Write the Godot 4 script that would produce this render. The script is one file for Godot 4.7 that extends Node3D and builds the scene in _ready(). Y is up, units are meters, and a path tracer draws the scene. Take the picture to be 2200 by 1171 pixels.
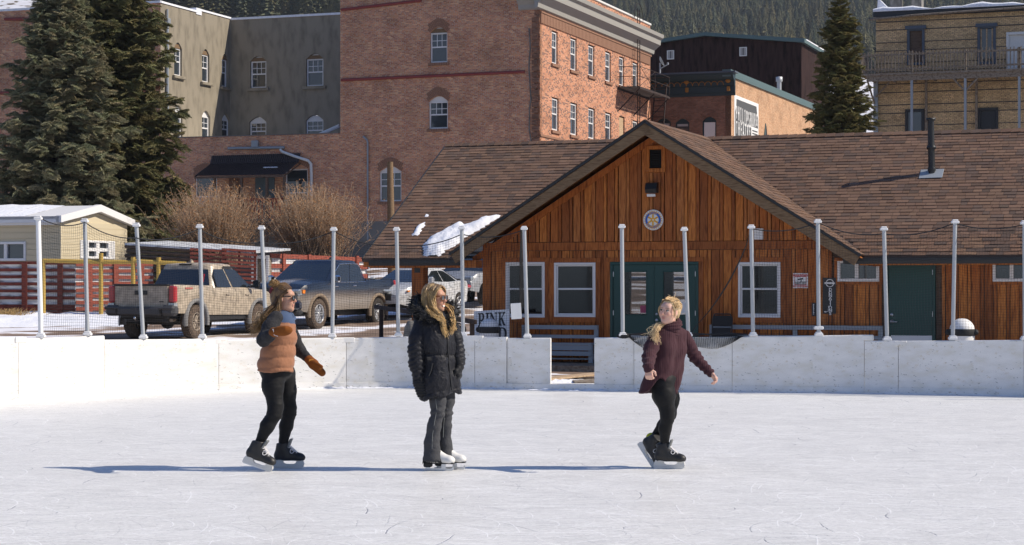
extends Node3D
# A town skating rink seen with a long lens. Metres,y up,the camera looks along -z.
const F := 4250.0      # focal length in pixels of a 2200 pixel wide picture
const CX := 1100.0
const HY := 615.0      # the row of the horizon
const EYE := 1.69
const PHI := 0.344     # the town's grid is turned by this against the view
var M := {}
var rng := RandomNumberGenerator.new()
var names := {}
var unit_box: ArrayMesh

class MB:
	var v := PackedVector3Array()
	var n := PackedVector3Array()
	var c := PackedColorArray()
	var col := Color.WHITE
	var colored := false
	func paint(x: Color) -> void:
		col = x
		colored = true
	func t3(a: Vector3,b: Vector3,d: Vector3,na: Vector3,nb: Vector3,nd: Vector3) -> void:
		var f := (b - a).cross(d - a)
		if f.length_squared() < 1e-16: return
		if f.dot(na + nb + nd) > 0.0:
			v.append(a); v.append(d); v.append(b)
			n.append(na); n.append(nd); n.append(nb)
		else:
			v.append(a); v.append(b); v.append(d)
			n.append(na); n.append(nb); n.append(nd)
		c.append(col); c.append(col); c.append(col)
	func tri(a: Vector3,b: Vector3,d: Vector3) -> void:
		var k := (b - a).cross(d - a).normalized()
		t3(a,b,d,k,k,k)
	func quad(a: Vector3,b: Vector3,d: Vector3,e: Vector3) -> void:
		tri(a,b,d); tri(a,d,e)
	func box(lo: Vector3,hi: Vector3,x := Transform3D.IDENTITY) -> void:
		var p := []
		for i in 8: p.append(x * Vector3(hi.x if i & 1 else lo.x,hi.y if i & 2 else lo.y,hi.z if i & 4 else lo.z))
		quad(p[0],p[2],p[3],p[1]); quad(p[4],p[5],p[7],p[6])
		quad(p[0],p[4],p[6],p[2]); quad(p[1],p[3],p[7],p[5])
		quad(p[0],p[1],p[5],p[4]); quad(p[2],p[6],p[7],p[3])
	func bbox(ce: Vector3,size: Vector3,b: float,x := Transform3D.IDENTITY) -> void:
		# a box with chamfered edges
		var h := size * 0.5
		b = minf(b,minf(h.x,minf(h.y,h.z)) * 0.98)
		var q := func(sx: float,sy: float,sz: float,ax: int) -> Vector3:
			var p := Vector3(sx * (h.x - (0.0 if ax == 0 else b)),sy * (h.y - (0.0 if ax == 1 else b)),sz * (h.z - (0.0 if ax == 2 else b)))
			return x * (ce + p)
		for s in [-1.0,1.0]:
			var a := [q.call(s,-1,-1,0),q.call(s,1,-1,0),q.call(s,1,1,0),q.call(s,-1,1,0)]
			var d := [q.call(-1,s,-1,1),q.call(-1,s,1,1),q.call(1,s,1,1),q.call(1,s,-1,1)]
			var e := [q.call(-1,-1,s,2),q.call(1,-1,s,2),q.call(1,1,s,2),q.call(-1,1,s,2)]
			for w in [a,d,e]:
				if s < 0: quad(w[0],w[3],w[2],w[1])
				else: quad(w[0],w[1],w[2],w[3])
			for r in [-1.0,1.0]:
				hint(q.call(s,r,-1,0),q.call(s,r,1,0),q.call(s,r,1,1),q.call(s,r,-1,1),x * ce)
				hint(q.call(s,-1,r,0),q.call(s,1,r,0),q.call(s,1,r,2),q.call(s,-1,r,2),x * ce)
				hint(q.call(-1,s,r,1),q.call(1,s,r,1),q.call(1,s,r,2),q.call(-1,s,r,2),x * ce)
				for k in [-1.0,1.0]:
					var A: Vector3 = q.call(s,r,k,0)
					var B: Vector3 = q.call(s,r,k,1)
					var D: Vector3 = q.call(s,r,k,2)
					if (B - A).cross(D - A).dot(A - x * ce) > 0.0: tri(A,B,D)
					else: tri(A,D,B)
	func hint(a: Vector3,b: Vector3,d: Vector3,e: Vector3,inside: Vector3) -> void:
		if (b - a).cross(d - a).dot((a + d) * 0.5 - inside) > 0.0: quad(a,b,d,e)
		else: quad(a,e,d,b)
	func grid(rows: Array,closed := false) -> void:
		# a smooth sheet through rows of points
		var R := rows.size()
		var C: int = rows[0].size()
		var N := []
		for i in R:
			var w := PackedVector3Array()
			for j in C:
				var a: Vector3 = rows[mini(i + 1,R - 1)][j] - rows[maxi(i - 1,0)][j]
				var jn := (j + 1) % C if closed else mini(j + 1,C - 1)
				var jp := (j + C - 1) % C if closed else maxi(j - 1,0)
				var b: Vector3 = rows[i][jn] - rows[i][jp]
				var k := a.cross(b)
				if k.length_squared() < 1e-18:
					var i2 := 1 if i == 0 else (R - 2 if i == R - 1 else i)
					k = (rows[mini(i2 + 1,R - 1)][j] - rows[maxi(i2 - 1,0)][j]).cross(rows[i2][jn] - rows[i2][jp])
				w.append(k.normalized())
			N.append(w)
		for i in R - 1:
			for j in (C if closed else C - 1):
				var k := (j + 1) % C
				t3(rows[i][j],rows[i + 1][j],rows[i + 1][k],N[i][j],N[i + 1][j],N[i + 1][k])
				t3(rows[i][j],rows[i + 1][k],rows[i][k],N[i][j],N[i + 1][k],N[i][k])
	func tube(path: Array,rad,sides := 8,caps := true) -> void:
		var rows := []
		var up := Vector3.UP
		var first: Vector3 = path[1] - path[0]
		if absf(first.normalized().y) > 0.9: up = Vector3.RIGHT
		for i in path.size():
			var t: Vector3 = (path[mini(i + 1,path.size() - 1)] - path[maxi(i - 1,0)]).normalized()
			var s := up.cross(t).normalized()
			up = t.cross(s).normalized()
			var r: float = rad if rad is float else rad[i]
			var w := PackedVector3Array()
			for j in sides:
				var a := TAU * j / sides
				w.append(path[i] + (s * cos(a) + up * sin(a)) * r)
			rows.append(w)
		grid(rows,true)
		if caps:
			for e in [0,path.size() - 1]:
				var w: PackedVector3Array = rows[e]
				for j in range(1,sides - 1):
					if e == 0: tri(w[0],w[j + 1],w[j])
					else: tri(w[0],w[j],w[j + 1])
	func lathe(profile: Array,seg := 16,x := Transform3D.IDENTITY,from := 0.0,to := TAU) -> void:
		# profile of Vector2(radius,height) turned about y
		var rows := []
		for p in profile:
			var w := PackedVector3Array()
			for j in (seg if to - from >= TAU - 0.01 else seg + 1):
				var a := from + (to - from) * j / seg
				w.append(x * Vector3(p.x * cos(a),p.y,p.x * sin(a)))
			rows.append(w)
		grid(rows,to - from >= TAU - 0.01)
	func prism(poly: PackedVector2Array,z0: float,z1: float,x := Transform3D.IDENTITY) -> void:
		# an outline in x and y given depth
		var area := 0.0
		for i in poly.size(): area += poly[i].cross(poly[(i + 1) % poly.size()])
		if area < 0: poly.reverse()
		var t := Geometry2D.triangulate_polygon(poly)
		for i in range(0,t.size(),3):
			var q := [poly[t[i]],poly[t[i + 1]],poly[t[i + 2]]]
			if (q[1] - q[0]).cross(q[2] - q[0]) < 0: q = [q[0],q[2],q[1]]
			tri(x * Vector3(q[0].x,q[0].y,z1),x * Vector3(q[1].x,q[1].y,z1),x * Vector3(q[2].x,q[2].y,z1))
			tri(x * Vector3(q[0].x,q[0].y,z0),x * Vector3(q[2].x,q[2].y,z0),x * Vector3(q[1].x,q[1].y,z0))
		for i in poly.size():
			var a := poly[i]
			var b := poly[(i + 1) % poly.size()]
			quad(x * Vector3(a.x,a.y,z0),x * Vector3(b.x,b.y,z0),x * Vector3(b.x,b.y,z1),x * Vector3(a.x,a.y,z1))
	func ball(ce: Vector3,r: Vector3,seg := 12,x := Transform3D.IDENTITY) -> void:
		var p := []
		for i in seg / 2 + 1:
			var a := -PI / 2 + PI * i / (seg / 2)
			p.append(Vector2(maxf(cos(a),0.0),sin(a)))
		lathe(p,seg,x * Transform3D(Basis.from_scale(r),ce))
	func done() -> ArrayMesh:
		var a := []
		a.resize(Mesh.ARRAY_MAX)
		a[Mesh.ARRAY_VERTEX] = v
		a[Mesh.ARRAY_NORMAL] = n
		if colored: a[Mesh.ARRAY_COLOR] = c
		var m := ArrayMesh.new()
		if v.size(): m.add_surface_from_arrays(Mesh.PRIMITIVE_TRIANGLES,a)
		return m

func at(px: float,py: float,d: float) -> Vector3:
	return Vector3((px - CX) / F * d,EYE + (HY - py) / F * d,-d)

func on(t: Transform3D,px: float,py: float,zl := 0.0) -> Vector3:
	# the point of a front plane of a building that is seen there,in the building's own axes
	var i := t.affine_inverse()
	var o := i * Vector3(0,EYE,0)
	var d := i.basis * Vector3((px - CX) / F,(HY - py) / F,-1)
	return o + d * ((zl - o.z) / d.z)

func onx(t: Transform3D,px: float,py: float,xl: float) -> Vector3:
	var i := t.affine_inverse()
	var o := i * Vector3(0,EYE,0)
	var d := i.basis * Vector3((px - CX) / F,(HY - py) / F,-1)
	return o + d * ((xl - o.x) / d.x)

func numbered(called: String) -> String:
	var k: int = names.get(called,-1) + 1
	names[called] = k
	return called if k == 0 else "%s_%03d" % [called,k]

func tag(o: Node3D,label: String,category := "",group := "",kind := "") -> Node3D:
	if label: o.set_meta("label",label)
	if category: o.set_meta("category",category)
	if group: o.set_meta("group",group)
	if kind: o.set_meta("kind",kind)
	return o

func thing(called: String,label: String,category: String,x := Transform3D.IDENTITY,group := "") -> Node3D:
	var o := Node3D.new()
	o.name = numbered(called)
	add_child(o)
	o.transform = x
	return tag(o,label,category,group)

func part(parent: Node3D,called: String,m,mat: Material,x := Transform3D.IDENTITY,kind := "") -> MeshInstance3D:
	var o := MeshInstance3D.new()
	o.name = numbered(called) if parent == self else called
	o.mesh = m.done() if m is MB else m
	o.material_override = mat
	o.transform = x
	parent.add_child(o,true)
	if kind: o.set_meta("kind",kind)
	return o

func solo(called: String,m,mat: Material,label: String,category: String,x := Transform3D.IDENTITY,group := "") -> MeshInstance3D:
	var o := part(self,called,m,mat,x)
	tag(o,label,category,group)
	return o

func struct(called: String,m,mat: Material,x := Transform3D.IDENTITY) -> MeshInstance3D:
	return part(self,called,m,mat,x,"structure")

func boxpart(parent: Node3D,called: String,lo: Vector3,hi: Vector3,mat: Material,turn := Basis.IDENTITY) -> MeshInstance3D:
	return part(parent,called,unit_box,mat,Transform3D(turn * Basis.from_scale(hi - lo),(lo + hi) * 0.5))

func turned(p: Vector3,a: float) -> Transform3D:
	return Transform3D(Basis(Vector3.UP,a),p)

func L(r: float,g: float,b: float) -> Color:
	return Color(r,g,b).linear_to_srgb()

func mat(called: String,c: Color,rough := 0.8,metal := 0.0,spec := 0.5) -> StandardMaterial3D:
	var m := StandardMaterial3D.new()
	m.resource_name = called
	m.albedo_color = c.linear_to_srgb()
	m.roughness = rough
	m.metallic = metal
	m.metallic_specular = spec
	M[called] = m
	return m

func noise_tex(size: int,freq: float,ramp: Array,seed_: int,kind := FastNoiseLite.TYPE_SIMPLEX_SMOOTH,oct := 4) -> NoiseTexture2D:
	var f := FastNoiseLite.new()
	f.noise_type = kind
	f.seed = seed_
	f.frequency = freq
	f.fractal_octaves = oct
	var t := NoiseTexture2D.new()
	t.width = size
	t.height = size
	t.seamless = true
	t.noise = f
	var g := Gradient.new()
	var o := PackedFloat32Array()
	var c := PackedColorArray()
	for k in ramp:
		o.append(k[0])
		c.append(k[1])
	g.offsets = o
	g.colors = c
	t.color_ramp = g
	return t

func skin_on(m: StandardMaterial3D,t: Texture2D,scale: Vector3,world := false,sharp := 4.0) -> StandardMaterial3D:
	m.albedo_texture = t
	m.uv1_triplanar = true
	m.uv1_world_triplanar = world
	m.uv1_triplanar_sharpness = sharp
	m.uv1_scale = scale
	return m

func relief(m: StandardMaterial3D,t: Texture2D,cm: float) -> StandardMaterial3D:
	m.heightmap_enabled = true
	m.heightmap_texture = t
	m.heightmap_scale = cm
	return m

func glass_mat(called: String,c: Color,a: float) -> StandardMaterial3D:
	var m := mat(called,c,0.04)
	m.transparency = BaseMaterial3D.TRANSPARENCY_ALPHA
	m.albedo_color.a = a
	return m

func grey(x: float,a := 1.0) -> Color:
	return Color(x,x,x,a)

# ---- textures ----
func brick_images(seed_: int,tones: Array,mortar: Color,dirty: float) -> Array:
	# 16 bricks by 32 courses,3.3 m by 2.2 m
	var r := RandomNumberGenerator.new()
	r.seed = seed_
	var S := 1024
	var im := Image.create(S,S,false,Image.FORMAT_RGB8)
	var he := Image.create(S,S,false,Image.FORMAT_L8)
	im.fill(mortar.linear_to_srgb())
	he.fill(grey(0.25))
	for y in S:
		for x in S / 4:
			var k := mortar * r.randf_range(0.7,1.15)
			if r.randf() < 0.5: im.fill_rect(Rect2i(x * 4,y,4,1),k.linear_to_srgb())
	for row in 32:
		for b in 17:
			var x0 := b * 64 - (32 if row % 2 else 0) + r.randi_range(-2,2)
			if row % 6 == 5: x0 += 16
			var t: Color = tones[r.randi() % tones.size()]
			t = t * r.randf_range(0.86,1.14)
			var y0 := row * 32 + r.randi_range(-1,1)
			for sub in 4:
				for q in 8:
					var tt := t * r.randf_range(0.92,1.08)
					if r.randf() < dirty: tt = tt.lerp(mortar,r.randf_range(0.2,0.7))
					im.fill_rect(Rect2i(x0 + 3 + q * 7,y0 + 2 + sub * 7,9 if q == 7 else 7,7),tt.linear_to_srgb())
			he.fill_rect(Rect2i(x0 + 3,y0 + 2,58,28),grey(r.randf_range(0.8,1.0)))
	return [ImageTexture.create_from_image(im),ImageTexture.create_from_image(he)]

func brick_mat(called: String,seed_: int,tones: Array,mortar: Color,dirty := 0.06) -> StandardMaterial3D:
	var t := brick_images(seed_,tones,mortar,dirty)
	var m := mat(called,Color.WHITE,0.92,0.0,0.25)
	skin_on(m,t[0],Vector3(1 / 3.3,1 / 2.2,1 / 3.3),false,12.0)
	relief(m,t[1],0.3)
	m.detail_enabled = true
	m.detail_blend_mode = BaseMaterial3D.BLEND_MODE_MUL
	m.detail_uv_layer = BaseMaterial3D.DETAIL_UV_2
	m.uv2_triplanar = true
	m.uv2_scale = Vector3(0.07,0.1,0.07)
	m.detail_albedo = M_dirt
	return m

var M_dirt: Texture2D

func scratched_ice() -> Texture2D:
	var r := RandomNumberGenerator.new()
	r.seed = 77
	var S := 2048
	var im := Image.create(S,S,false,Image.FORMAT_RGB8)
	var f := FastNoiseLite.new()
	f.frequency = 0.012
	f.fractal_octaves = 5
	f.seed = 5
	# mottled in small blocks,then thousands of blade cuts
	for y in range(0,S,3):
		for x in range(0,S,4):
			var e := absf(2.0 * y / S - 1.0)
			var k := f.get_noise_2d(x * 0.35,y * 0.5) * 0.6 + f.get_noise_2d(x * 1.6 + 900.0,y * 1.6) * 0.6
			k *= 1.0 - pow(e,8.0)
			k *= 1.0 - pow(absf(2.0 * x / S - 1.0),8.0)
			var q := 0.87 + 0.055 * k + r.randf_range(-0.035,0.035)
			im.fill_rect(Rect2i(x,y,4,3),Color(q * 1.003,q,q * 0.985).clamp())
	for s in 15000:
		var p := Vector2(r.randf() * S,r.randf() * S)
		var ang := r.randfn(0.0,0.5) if r.randf() < 0.75 else r.randf() * TAU
		var bend := r.randfn(0.0,0.005) if r.randf() < 0.93 else r.randfn(0.0,0.025)
		var len := r.randi_range(12,160)
		var up := r.randf() < 0.5
		var amt := r.randf_range(0.03,0.13)
		if r.randf() < 0.06: amt *= 1.8
		var wide := 1 + int(up or r.randf() < 0.3)
		for i in len:
			p += Vector2(cos(ang),sin(ang))
			ang += bend
			var xi := posmod(int(p.x),S)
			var yi := posmod(int(p.y),S)
			var o := im.get_pixel(xi,yi)
			var d := amt * sin(PI * i / len) * r.randf_range(0.3,1.3)
			var c := Color(minf(o.r + d,0.985),minf(o.g + d,0.985),minf(o.b + d,0.985))
			if not up: c = Color(maxf(o.r - d,0.45),maxf(o.g - d * 0.95,0.45),maxf(o.b - d * 0.85,0.5))
			im.fill_rect(Rect2i(xi,yi,1,wide),c)
	for s in 1500:
		# little heaps of shaved ice
		var p := Vector2i(r.randi() % S,r.randi() % S)
		var w := r.randi_range(2,16)
		for i in w * 3:
			var q := p + Vector2i(int(r.randfn(0,w)),int(r.randfn(0,1.8)))
			im.set_pixel(posmod(q.x,S),posmod(q.y,S),Color(0.975,0.975,0.975))
	return ImageTexture.create_from_image(im)


func _ready() -> void:
	# camera,sky,sun,exposure
	var cam = Camera3D.new()
	cam.name = "camera"
	cam.position = Vector3(0,EYE,0)
	cam.projection = Camera3D.PROJECTION_FRUSTUM
	cam.near = 0.1
	cam.far = 6000.0
	cam.size = 0.1 * 1171.0 / F
	cam.frustum_offset = Vector2(0,0.1 * (HY - 585.5) / F)
	add_child(cam)
	cam.current = true
	var env = Environment.new()
	env.background_mode = Environment.BG_SKY
	var sky = Sky.new()
	var sm = ProceduralSkyMaterial.new()
	sm.sky_top_color = Color(0.31,0.44,0.66)
	sm.sky_horizon_color = Color(0.76,0.81,0.86)
	sm.sky_curve = 0.14
	sm.ground_bottom_color = Color(0.50,0.52,0.55)
	sm.ground_horizon_color = Color(0.60,0.66,0.72)
	sm.sun_angle_max = 4.0
	sky.sky_material = sm
	env.sky = sky
	env.background_energy_multiplier = 0.85
	env.tonemap_mode = Environment.TONE_MAPPER_LINEAR
	env.tonemap_exposure = 1.22
	env.sdfgi_enabled = true
	env.ssao_enabled = true
	env.ssil_enabled = true
	env.fog_enabled = true
	env.fog_density = 0.00010
	env.fog_light_color = Color(0.80,0.84,0.90)
	var we = WorldEnvironment.new()
	we.name = "world"
	we.environment = env
	add_child(we)
	var sun = DirectionalLight3D.new()
	sun.name = "sun"
	var el = deg_to_rad(39.0)
	var az = deg_to_rad(5.0)
	var to_sun = Vector3(cos(el) * cos(az),sin(el),cos(el) * sin(az))
	sun.look_at_from_position(Vector3.ZERO,-to_sun,Vector3.UP)
	sun.light_energy = 1.45
	sun.light_color = Color(1.0,0.955,0.89)
	sun.light_angular_distance = 0.53
	sun.shadow_enabled = true
	add_child(sun)
	rng.seed = 11
	var b = BoxMesh.new()
	b.size = Vector3.ONE
	unit_box = ArrayMesh.new()
	unit_box.add_surface_from_arrays(Mesh.PRIMITIVE_TRIANGLES,b.get_mesh_arrays())
	make_materials()
	build_ground()
	build_hills()
	build_boards()
	build_cabin()
	build_town()
	build_lot()
	build_vehicles()
	build_trees()
	build_people()

func make_materials() -> void:
	M_dirt = noise_tex(512,0.012,[[0.0,grey(0.84)],[0.45,grey(0.96)],[1.0,grey(1.0)]],21)
	var blot = noise_tex(512,0.02,[[0.0,grey(0.8)],[1.0,grey(1.0)]],4)
	# ground
	var ice = mat("ice",Color.WHITE,0.42,0.0,0.45)
	skin_on(ice,scratched_ice(),Vector3(1 / 13.0,1 / 13.0,1 / 13.0),true)
	ice.uv1_offset = Vector3(0.37,0,0.13)
	relief(ice,ice.albedo_texture,0.9)
	var snow = mat("snow",Color.WHITE,0.9,0.0,0.2)
	skin_on(snow,noise_tex(512,0.02,[[0.0,Color(0.86,0.87,0.9)],[1.0,Color(0.96,0.965,0.975)]],3),Vector3.ONE * 0.5,true)
	relief(snow,noise_tex(512,0.03,[[0.0,grey(0)],[1.0,grey(1)]],8),1.2)
	var lot = mat("lot",Color.WHITE,0.95,0.0,0.2)
	skin_on(lot,noise_tex(1024,0.006,[[0.0,Color(0.93,0.93,0.95)],[0.40,Color(0.88,0.88,0.9)],[0.47,Color(0.62,0.55,0.50)],[0.6,Color(0.50,0.43,0.38)],[1.0,Color(0.42,0.36,0.31)]],31,FastNoiseLite.TYPE_SIMPLEX_SMOOTH,6),Vector3(0.045,0.045,0.06),true)
	relief(lot,noise_tex(512,0.05,[[0.0,grey(0)],[1.0,grey(1)]],12),4.0)
	# rink boards: white plastic with puck marks
	var bd = mat("board",Color.WHITE,0.48,0.0,0.4)
	skin_on(bd,puck_marks(),Vector3.ONE * 0.42,true,6.0)
	mat("board_edge",Color(0.78,0.74,0.64),0.55)
	mat("white_plastic",Color(0.80,0.80,0.80),0.4)
	mat("galvanised",Color(0.42,0.44,0.46),0.5,0.3)
	mat("net",Color(0.012,0.013,0.016),0.8)
	# wood
	var kn = noise_tex(1024,0.011,[[0.0,Color(0.55,0.45,0.38)],[0.32,Color(0.80,0.72,0.64)],[0.55,Color(0.95,0.90,0.84)],[0.78,Color(0.84,0.74,0.65)],[1.0,Color(0.60,0.47,0.38)]],5,FastNoiseLite.TYPE_SIMPLEX_SMOOTH,5)
	var tones = [Color(0.40,0.150,0.042),Color(0.46,0.185,0.050),Color(0.34,0.125,0.036),Color(0.43,0.185,0.062),Color(0.28,0.105,0.034),Color(0.52,0.215,0.058)]
	for i in tones.size():
		var w = mat("cedar_%d" % i,tones[i] * 1.3,0.62,0.0,0.35)
		skin_on(w,kn,Vector3(1.5,0.14,1.5),true,6.0)
		w.uv1_offset = Vector3(i * 0.37,i * 0.21,i * 0.13)
		relief(w,kn,0.25)
	var wr = mat("weathered_wood",Color(0.26,0.20,0.13),0.85)
	skin_on(wr,kn,Vector3(0.25,2.6,0.25),true)
	var gw = mat("grey_wood",Color(0.30,0.295,0.28),0.9)
	skin_on(gw,kn,Vector3(0.5,0.5,0.5),true)
	var bw = mat("barn_wood",Color(0.15,0.12,0.105),0.9)
	skin_on(bw,kn,Vector3(0.2,2.0,0.2),true)
	var py = mat("plywood",Color(0.62,0.53,0.40),0.85)
	skin_on(py,kn,Vector3(0.4,1.0,1.4),true)
	mat("bench_grey",Color(0.27,0.30,0.33),0.6)
	mat("door_green",Color(0.006,0.055,0.048),0.45)
	mat("window_white",Color(0.72,0.72,0.72),0.5)
	mat("black_metal",Color(0.012,0.014,0.016),0.45)
	mat("black",Color(0.012,0.012,0.013),0.7)
	mat("steel",Color(0.6,0.62,0.65),0.3,0.9)
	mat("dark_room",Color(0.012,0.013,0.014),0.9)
	mat("red_paint",Color(0.55,0.02,0.02),0.6)
	mat("white_paint",Color(0.78,0.78,0.77),0.6)
	mat("sign_black",Color(0.02,0.022,0.026),0.5)
	mat("emblem_blue",Color(0.02,0.12,0.50),0.5)
	mat("emblem_gold",Color(0.80,0.42,0.02),0.5)
	glass_mat("glass",Color(0.008,0.010,0.012),0.5)
	var dg = mat("dark_glass",Color(0.012,0.016,0.02),0.03,0.0,0.75)
	dg.clearcoat_enabled = true
	dg.clearcoat = 0.4
	dg.clearcoat_roughness = 0.02
	var sh = [Color(0.135,0.081,0.055),Color(0.120,0.073,0.050),Color(0.095,0.063,0.048),Color(0.146,0.090,0.059),Color(0.080,0.057,0.046)]
	var grit = noise_tex(512,0.14,[[0.0,grey(0.62)],[1.0,grey(1.0)]],15)
	for i in sh.size():
		var s = mat("shingle_%d" % i,sh[i] * 2.3,0.95,0.0,0.2)
		skin_on(s,grit,Vector3.ONE * 1.1,true)
	var sv = mat("shingles",Color.WHITE,0.95,0.0,0.2)
	skin_on(sv,grit,Vector3.ONE * 1.1,true)
	sv.vertex_color_use_as_albedo = true

func puck_marks() -> Texture2D:
	var r = RandomNumberGenerator.new()
	r.seed = 8
	var S = 1024
	var im = Image.create(S,S,false,Image.FORMAT_RGB8)
	var f = FastNoiseLite.new()
	f.frequency = 0.006
	f.fractal_octaves = 4
	for y in range(0,S,4):
		for x in range(0,S,4):
			var k = f.get_noise_2d(x * 0.8,y * 2.0)
			var q = 0.905 + 0.05 * k + r.randf_range(-0.008,0.008)
			im.fill_rect(Rect2i(x,y,4,4),Color(q,q * (0.992 + 0.012 * minf(0.0,k)),q * (0.975 + 0.05 * minf(0.0,k))).clamp())
	for i in 170:
		# most marks are low on the boards (rows count down from the top of the repeat)
		var p = Vector2(r.randf() * S,S * (1.0 - 0.42 * 0.85 * pow(r.randf(),1.5)))
		var w = r.randi_range(4,15)
		var g = r.randf_range(0.42,0.82)
		var slope = r.randfn(0.1,0.2)
		for k in w:
			im.fill_rect(Rect2i(int(p.x) + k,int(p.y + slope * k),1,r.randi_range(1,4)),Color(g,g,g * 0.97))
	for i in 60:
		var p = Vector2(r.randf() * S,S * (1.0 - 0.36 * r.randf()))
		for k in 24:
			im.fill_rect(Rect2i(int(p.x + r.randfn(0,7)),int(p.y + r.randfn(0,5)),r.randi_range(1,6),1),Color(0.80,0.75,0.66))
	return ImageTexture.create_from_image(im)

# ---- the ground ----
func lot_height(x: float,d: float) -> float:
	var h = smoothstep(38.0,51.0,d) * 0.345
	if d > 51.0:
		var k = smoothstep(-16.0,-5.0,x)
		var e = minf(d,66.0) - 51.0
		h += 0.0156 * (d - 51.0) + k * 0.0018 * e * e + k * maxf(0.0,d - 66.0) * 0.04
	if x > 1.0: h = lerpf(h,h * 0.5,smoothstep(1.0,6.0,x) * smoothstep(60.0,45.0,d))
	return h

var board_px = PackedFloat32Array([-720,-547,-366,-183,0,40,225,470,635,744,885,991,1088,1182,1275,1362,1457,1573,1700,1857,1930,2041,2200,2416,2640,2868,3093,3296])
var board_y := PackedFloat32Array([944,914,893,876,863,861.3,849.3,840,836.4,834.5,833.8,835,836.8,838.6,839.8,840.4,841.6,842.9,844,845.5,846.8,848.8,851.6,857,865,877,893,914])

func board_at(px: float) -> Vector3:
	# a point on the ice at the foot of the boards
	var i = 0
	while i < board_px.size() - 2 and board_px[i + 1] < px: i += 1
	var t = (px - board_px[i]) / (board_px[i + 1] - board_px[i])
	var m = board_px.size() - 1
	var y = cubic_interpolate(board_y[i],board_y[i + 1],board_y[maxi(i - 1,0)],board_y[mini(i + 2,m)],t)
	y = lerpf(y,lerpf(board_y[i],board_y[i + 1],t),0.5)
	var d = EYE * F / (y - HY)
	return Vector3((px - CX) / F * d,0,-d)

func height_at(px: float,py: float) -> float:
	return at(px,py,-board_at(px).z).y

func build_ground() -> void:
	# the ice: a sheet inside the boards,larger behind the camera
	var mb = MB.new()
	var rows = []
	for i in 2:
		var w = PackedVector3Array()
		for k in 2: w.append(Vector3([-40.0,40.0][k],0,[30.0,-34.5][i]))
		rows.append(w)
	mb.grid(rows)
	struct("ice",mb,M.ice)
	mb = MB.new()
	rows = []
	var ds = []
	var d = 33.6
	while d < 130.0:
		ds.append(d)
		d += 0.9 if d < 75.0 else 4.0
	ds.append_array([180.0,300.0,900.0,3200.0])
	var f = FastNoiseLite.new()
	f.frequency = 0.25
	for dd in ds:
		var w = PackedVector3Array()
		for k in 61:
			var x = (k - 30) * (0.9 if dd < 130.0 else dd * 0.03)
			if dd < 130.0: x = (k - 30) * (0.6 + dd * 0.006)
			w.append(Vector3(x,lot_height(x,minf(dd,140.0)) - 0.02 + 0.035 * f.get_noise_2d(x,dd) * float(dd > 40.0 and dd < 130),-dd))
		rows.append(w)
	mb.grid(rows)
	struct("ground",mb,M.lot)

func build_boards() -> void:
	var panels = [[-366,-110,727,727],[-110,40,727,724],[40,225,728,721],[225,470,730,728],[470,744,730.5,725],[744,1020,726.5,721],[1020,1088,724.5,724],[1088,1362,726.5,724.5],[1362,1573,724.5,723.5],[1573,1857,723.5,719.5],[1857,1930,732,732],[1930,2200,732.5,730.5],[2200,2416,730.5,729],[2416,2640,729,727]]
	var said = ["white plastic rink board at the far left edge, cut by the frame","white rink board panel at the left, its top stepped down on the right","white rink board panel with the leftmost tan truck wheel behind it","white rink board panel in front of the tan pickup truck","white rink board panel directly behind the skater in the orange vest","white rink board panel behind the skater in the black parka","narrow white rink board panel beside the parka skater, under the RINK sign","white rink board panel with the open gateway cut into it","white rink board panel behind the skater in the purple sweater, net draped over it","white rink board panel with the tallest top, right of the purple sweater","narrow white rink board panel below the single green door","white rink board panel under the white dome on the right","white rink board at the far right edge","white rink board beyond the right edge"]
	for i in panels.size():
		var p: Array = panels[i]
		var o = thing("rink_board",said[i],"rink board",Transform3D(Basis.IDENTITY,board_at((p[0] + p[1]) / 2.0)),"white boards round the rink")
		var x: Transform3D = o.transform.affine_inverse()
		if i == 7:
			board_panel(o,x,"panel",1088,1182,726.5,726,0.0,0.0,true)
			board_panel(o,x,"panel",1276,1362,725.5,724.5,0.0,0.0,true)
			board_panel(o,x,"threshold",1182,1276,0,0,0.105,0.0,false)
		else:
			board_panel(o,x,"panel",p[0],p[1],p[2],p[3],0.0,0.0,false)
		kick_strip(o,x,p[0],p[1])
		if i in [1,3,4,5,9,10]:
			# the top rail laps over the next panel
			var a = board_at(p[1])
			var q = board_at(p[1] + 13)
			var h = height_at(p[1],p[3])
			var mb = MB.new()
			var k = (q - a).normalized()
			mb.bbox(Vector3(0,h - 0.045,0),Vector3(0.2,0.09,0.07),0.012,x * Transform3D(Basis(k,Vector3.UP,k.cross(Vector3.UP)),a.lerp(q,0.4) + k.cross(Vector3.UP) * -0.029))
			part(o,"lap_rail",mb,M.board)

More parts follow.
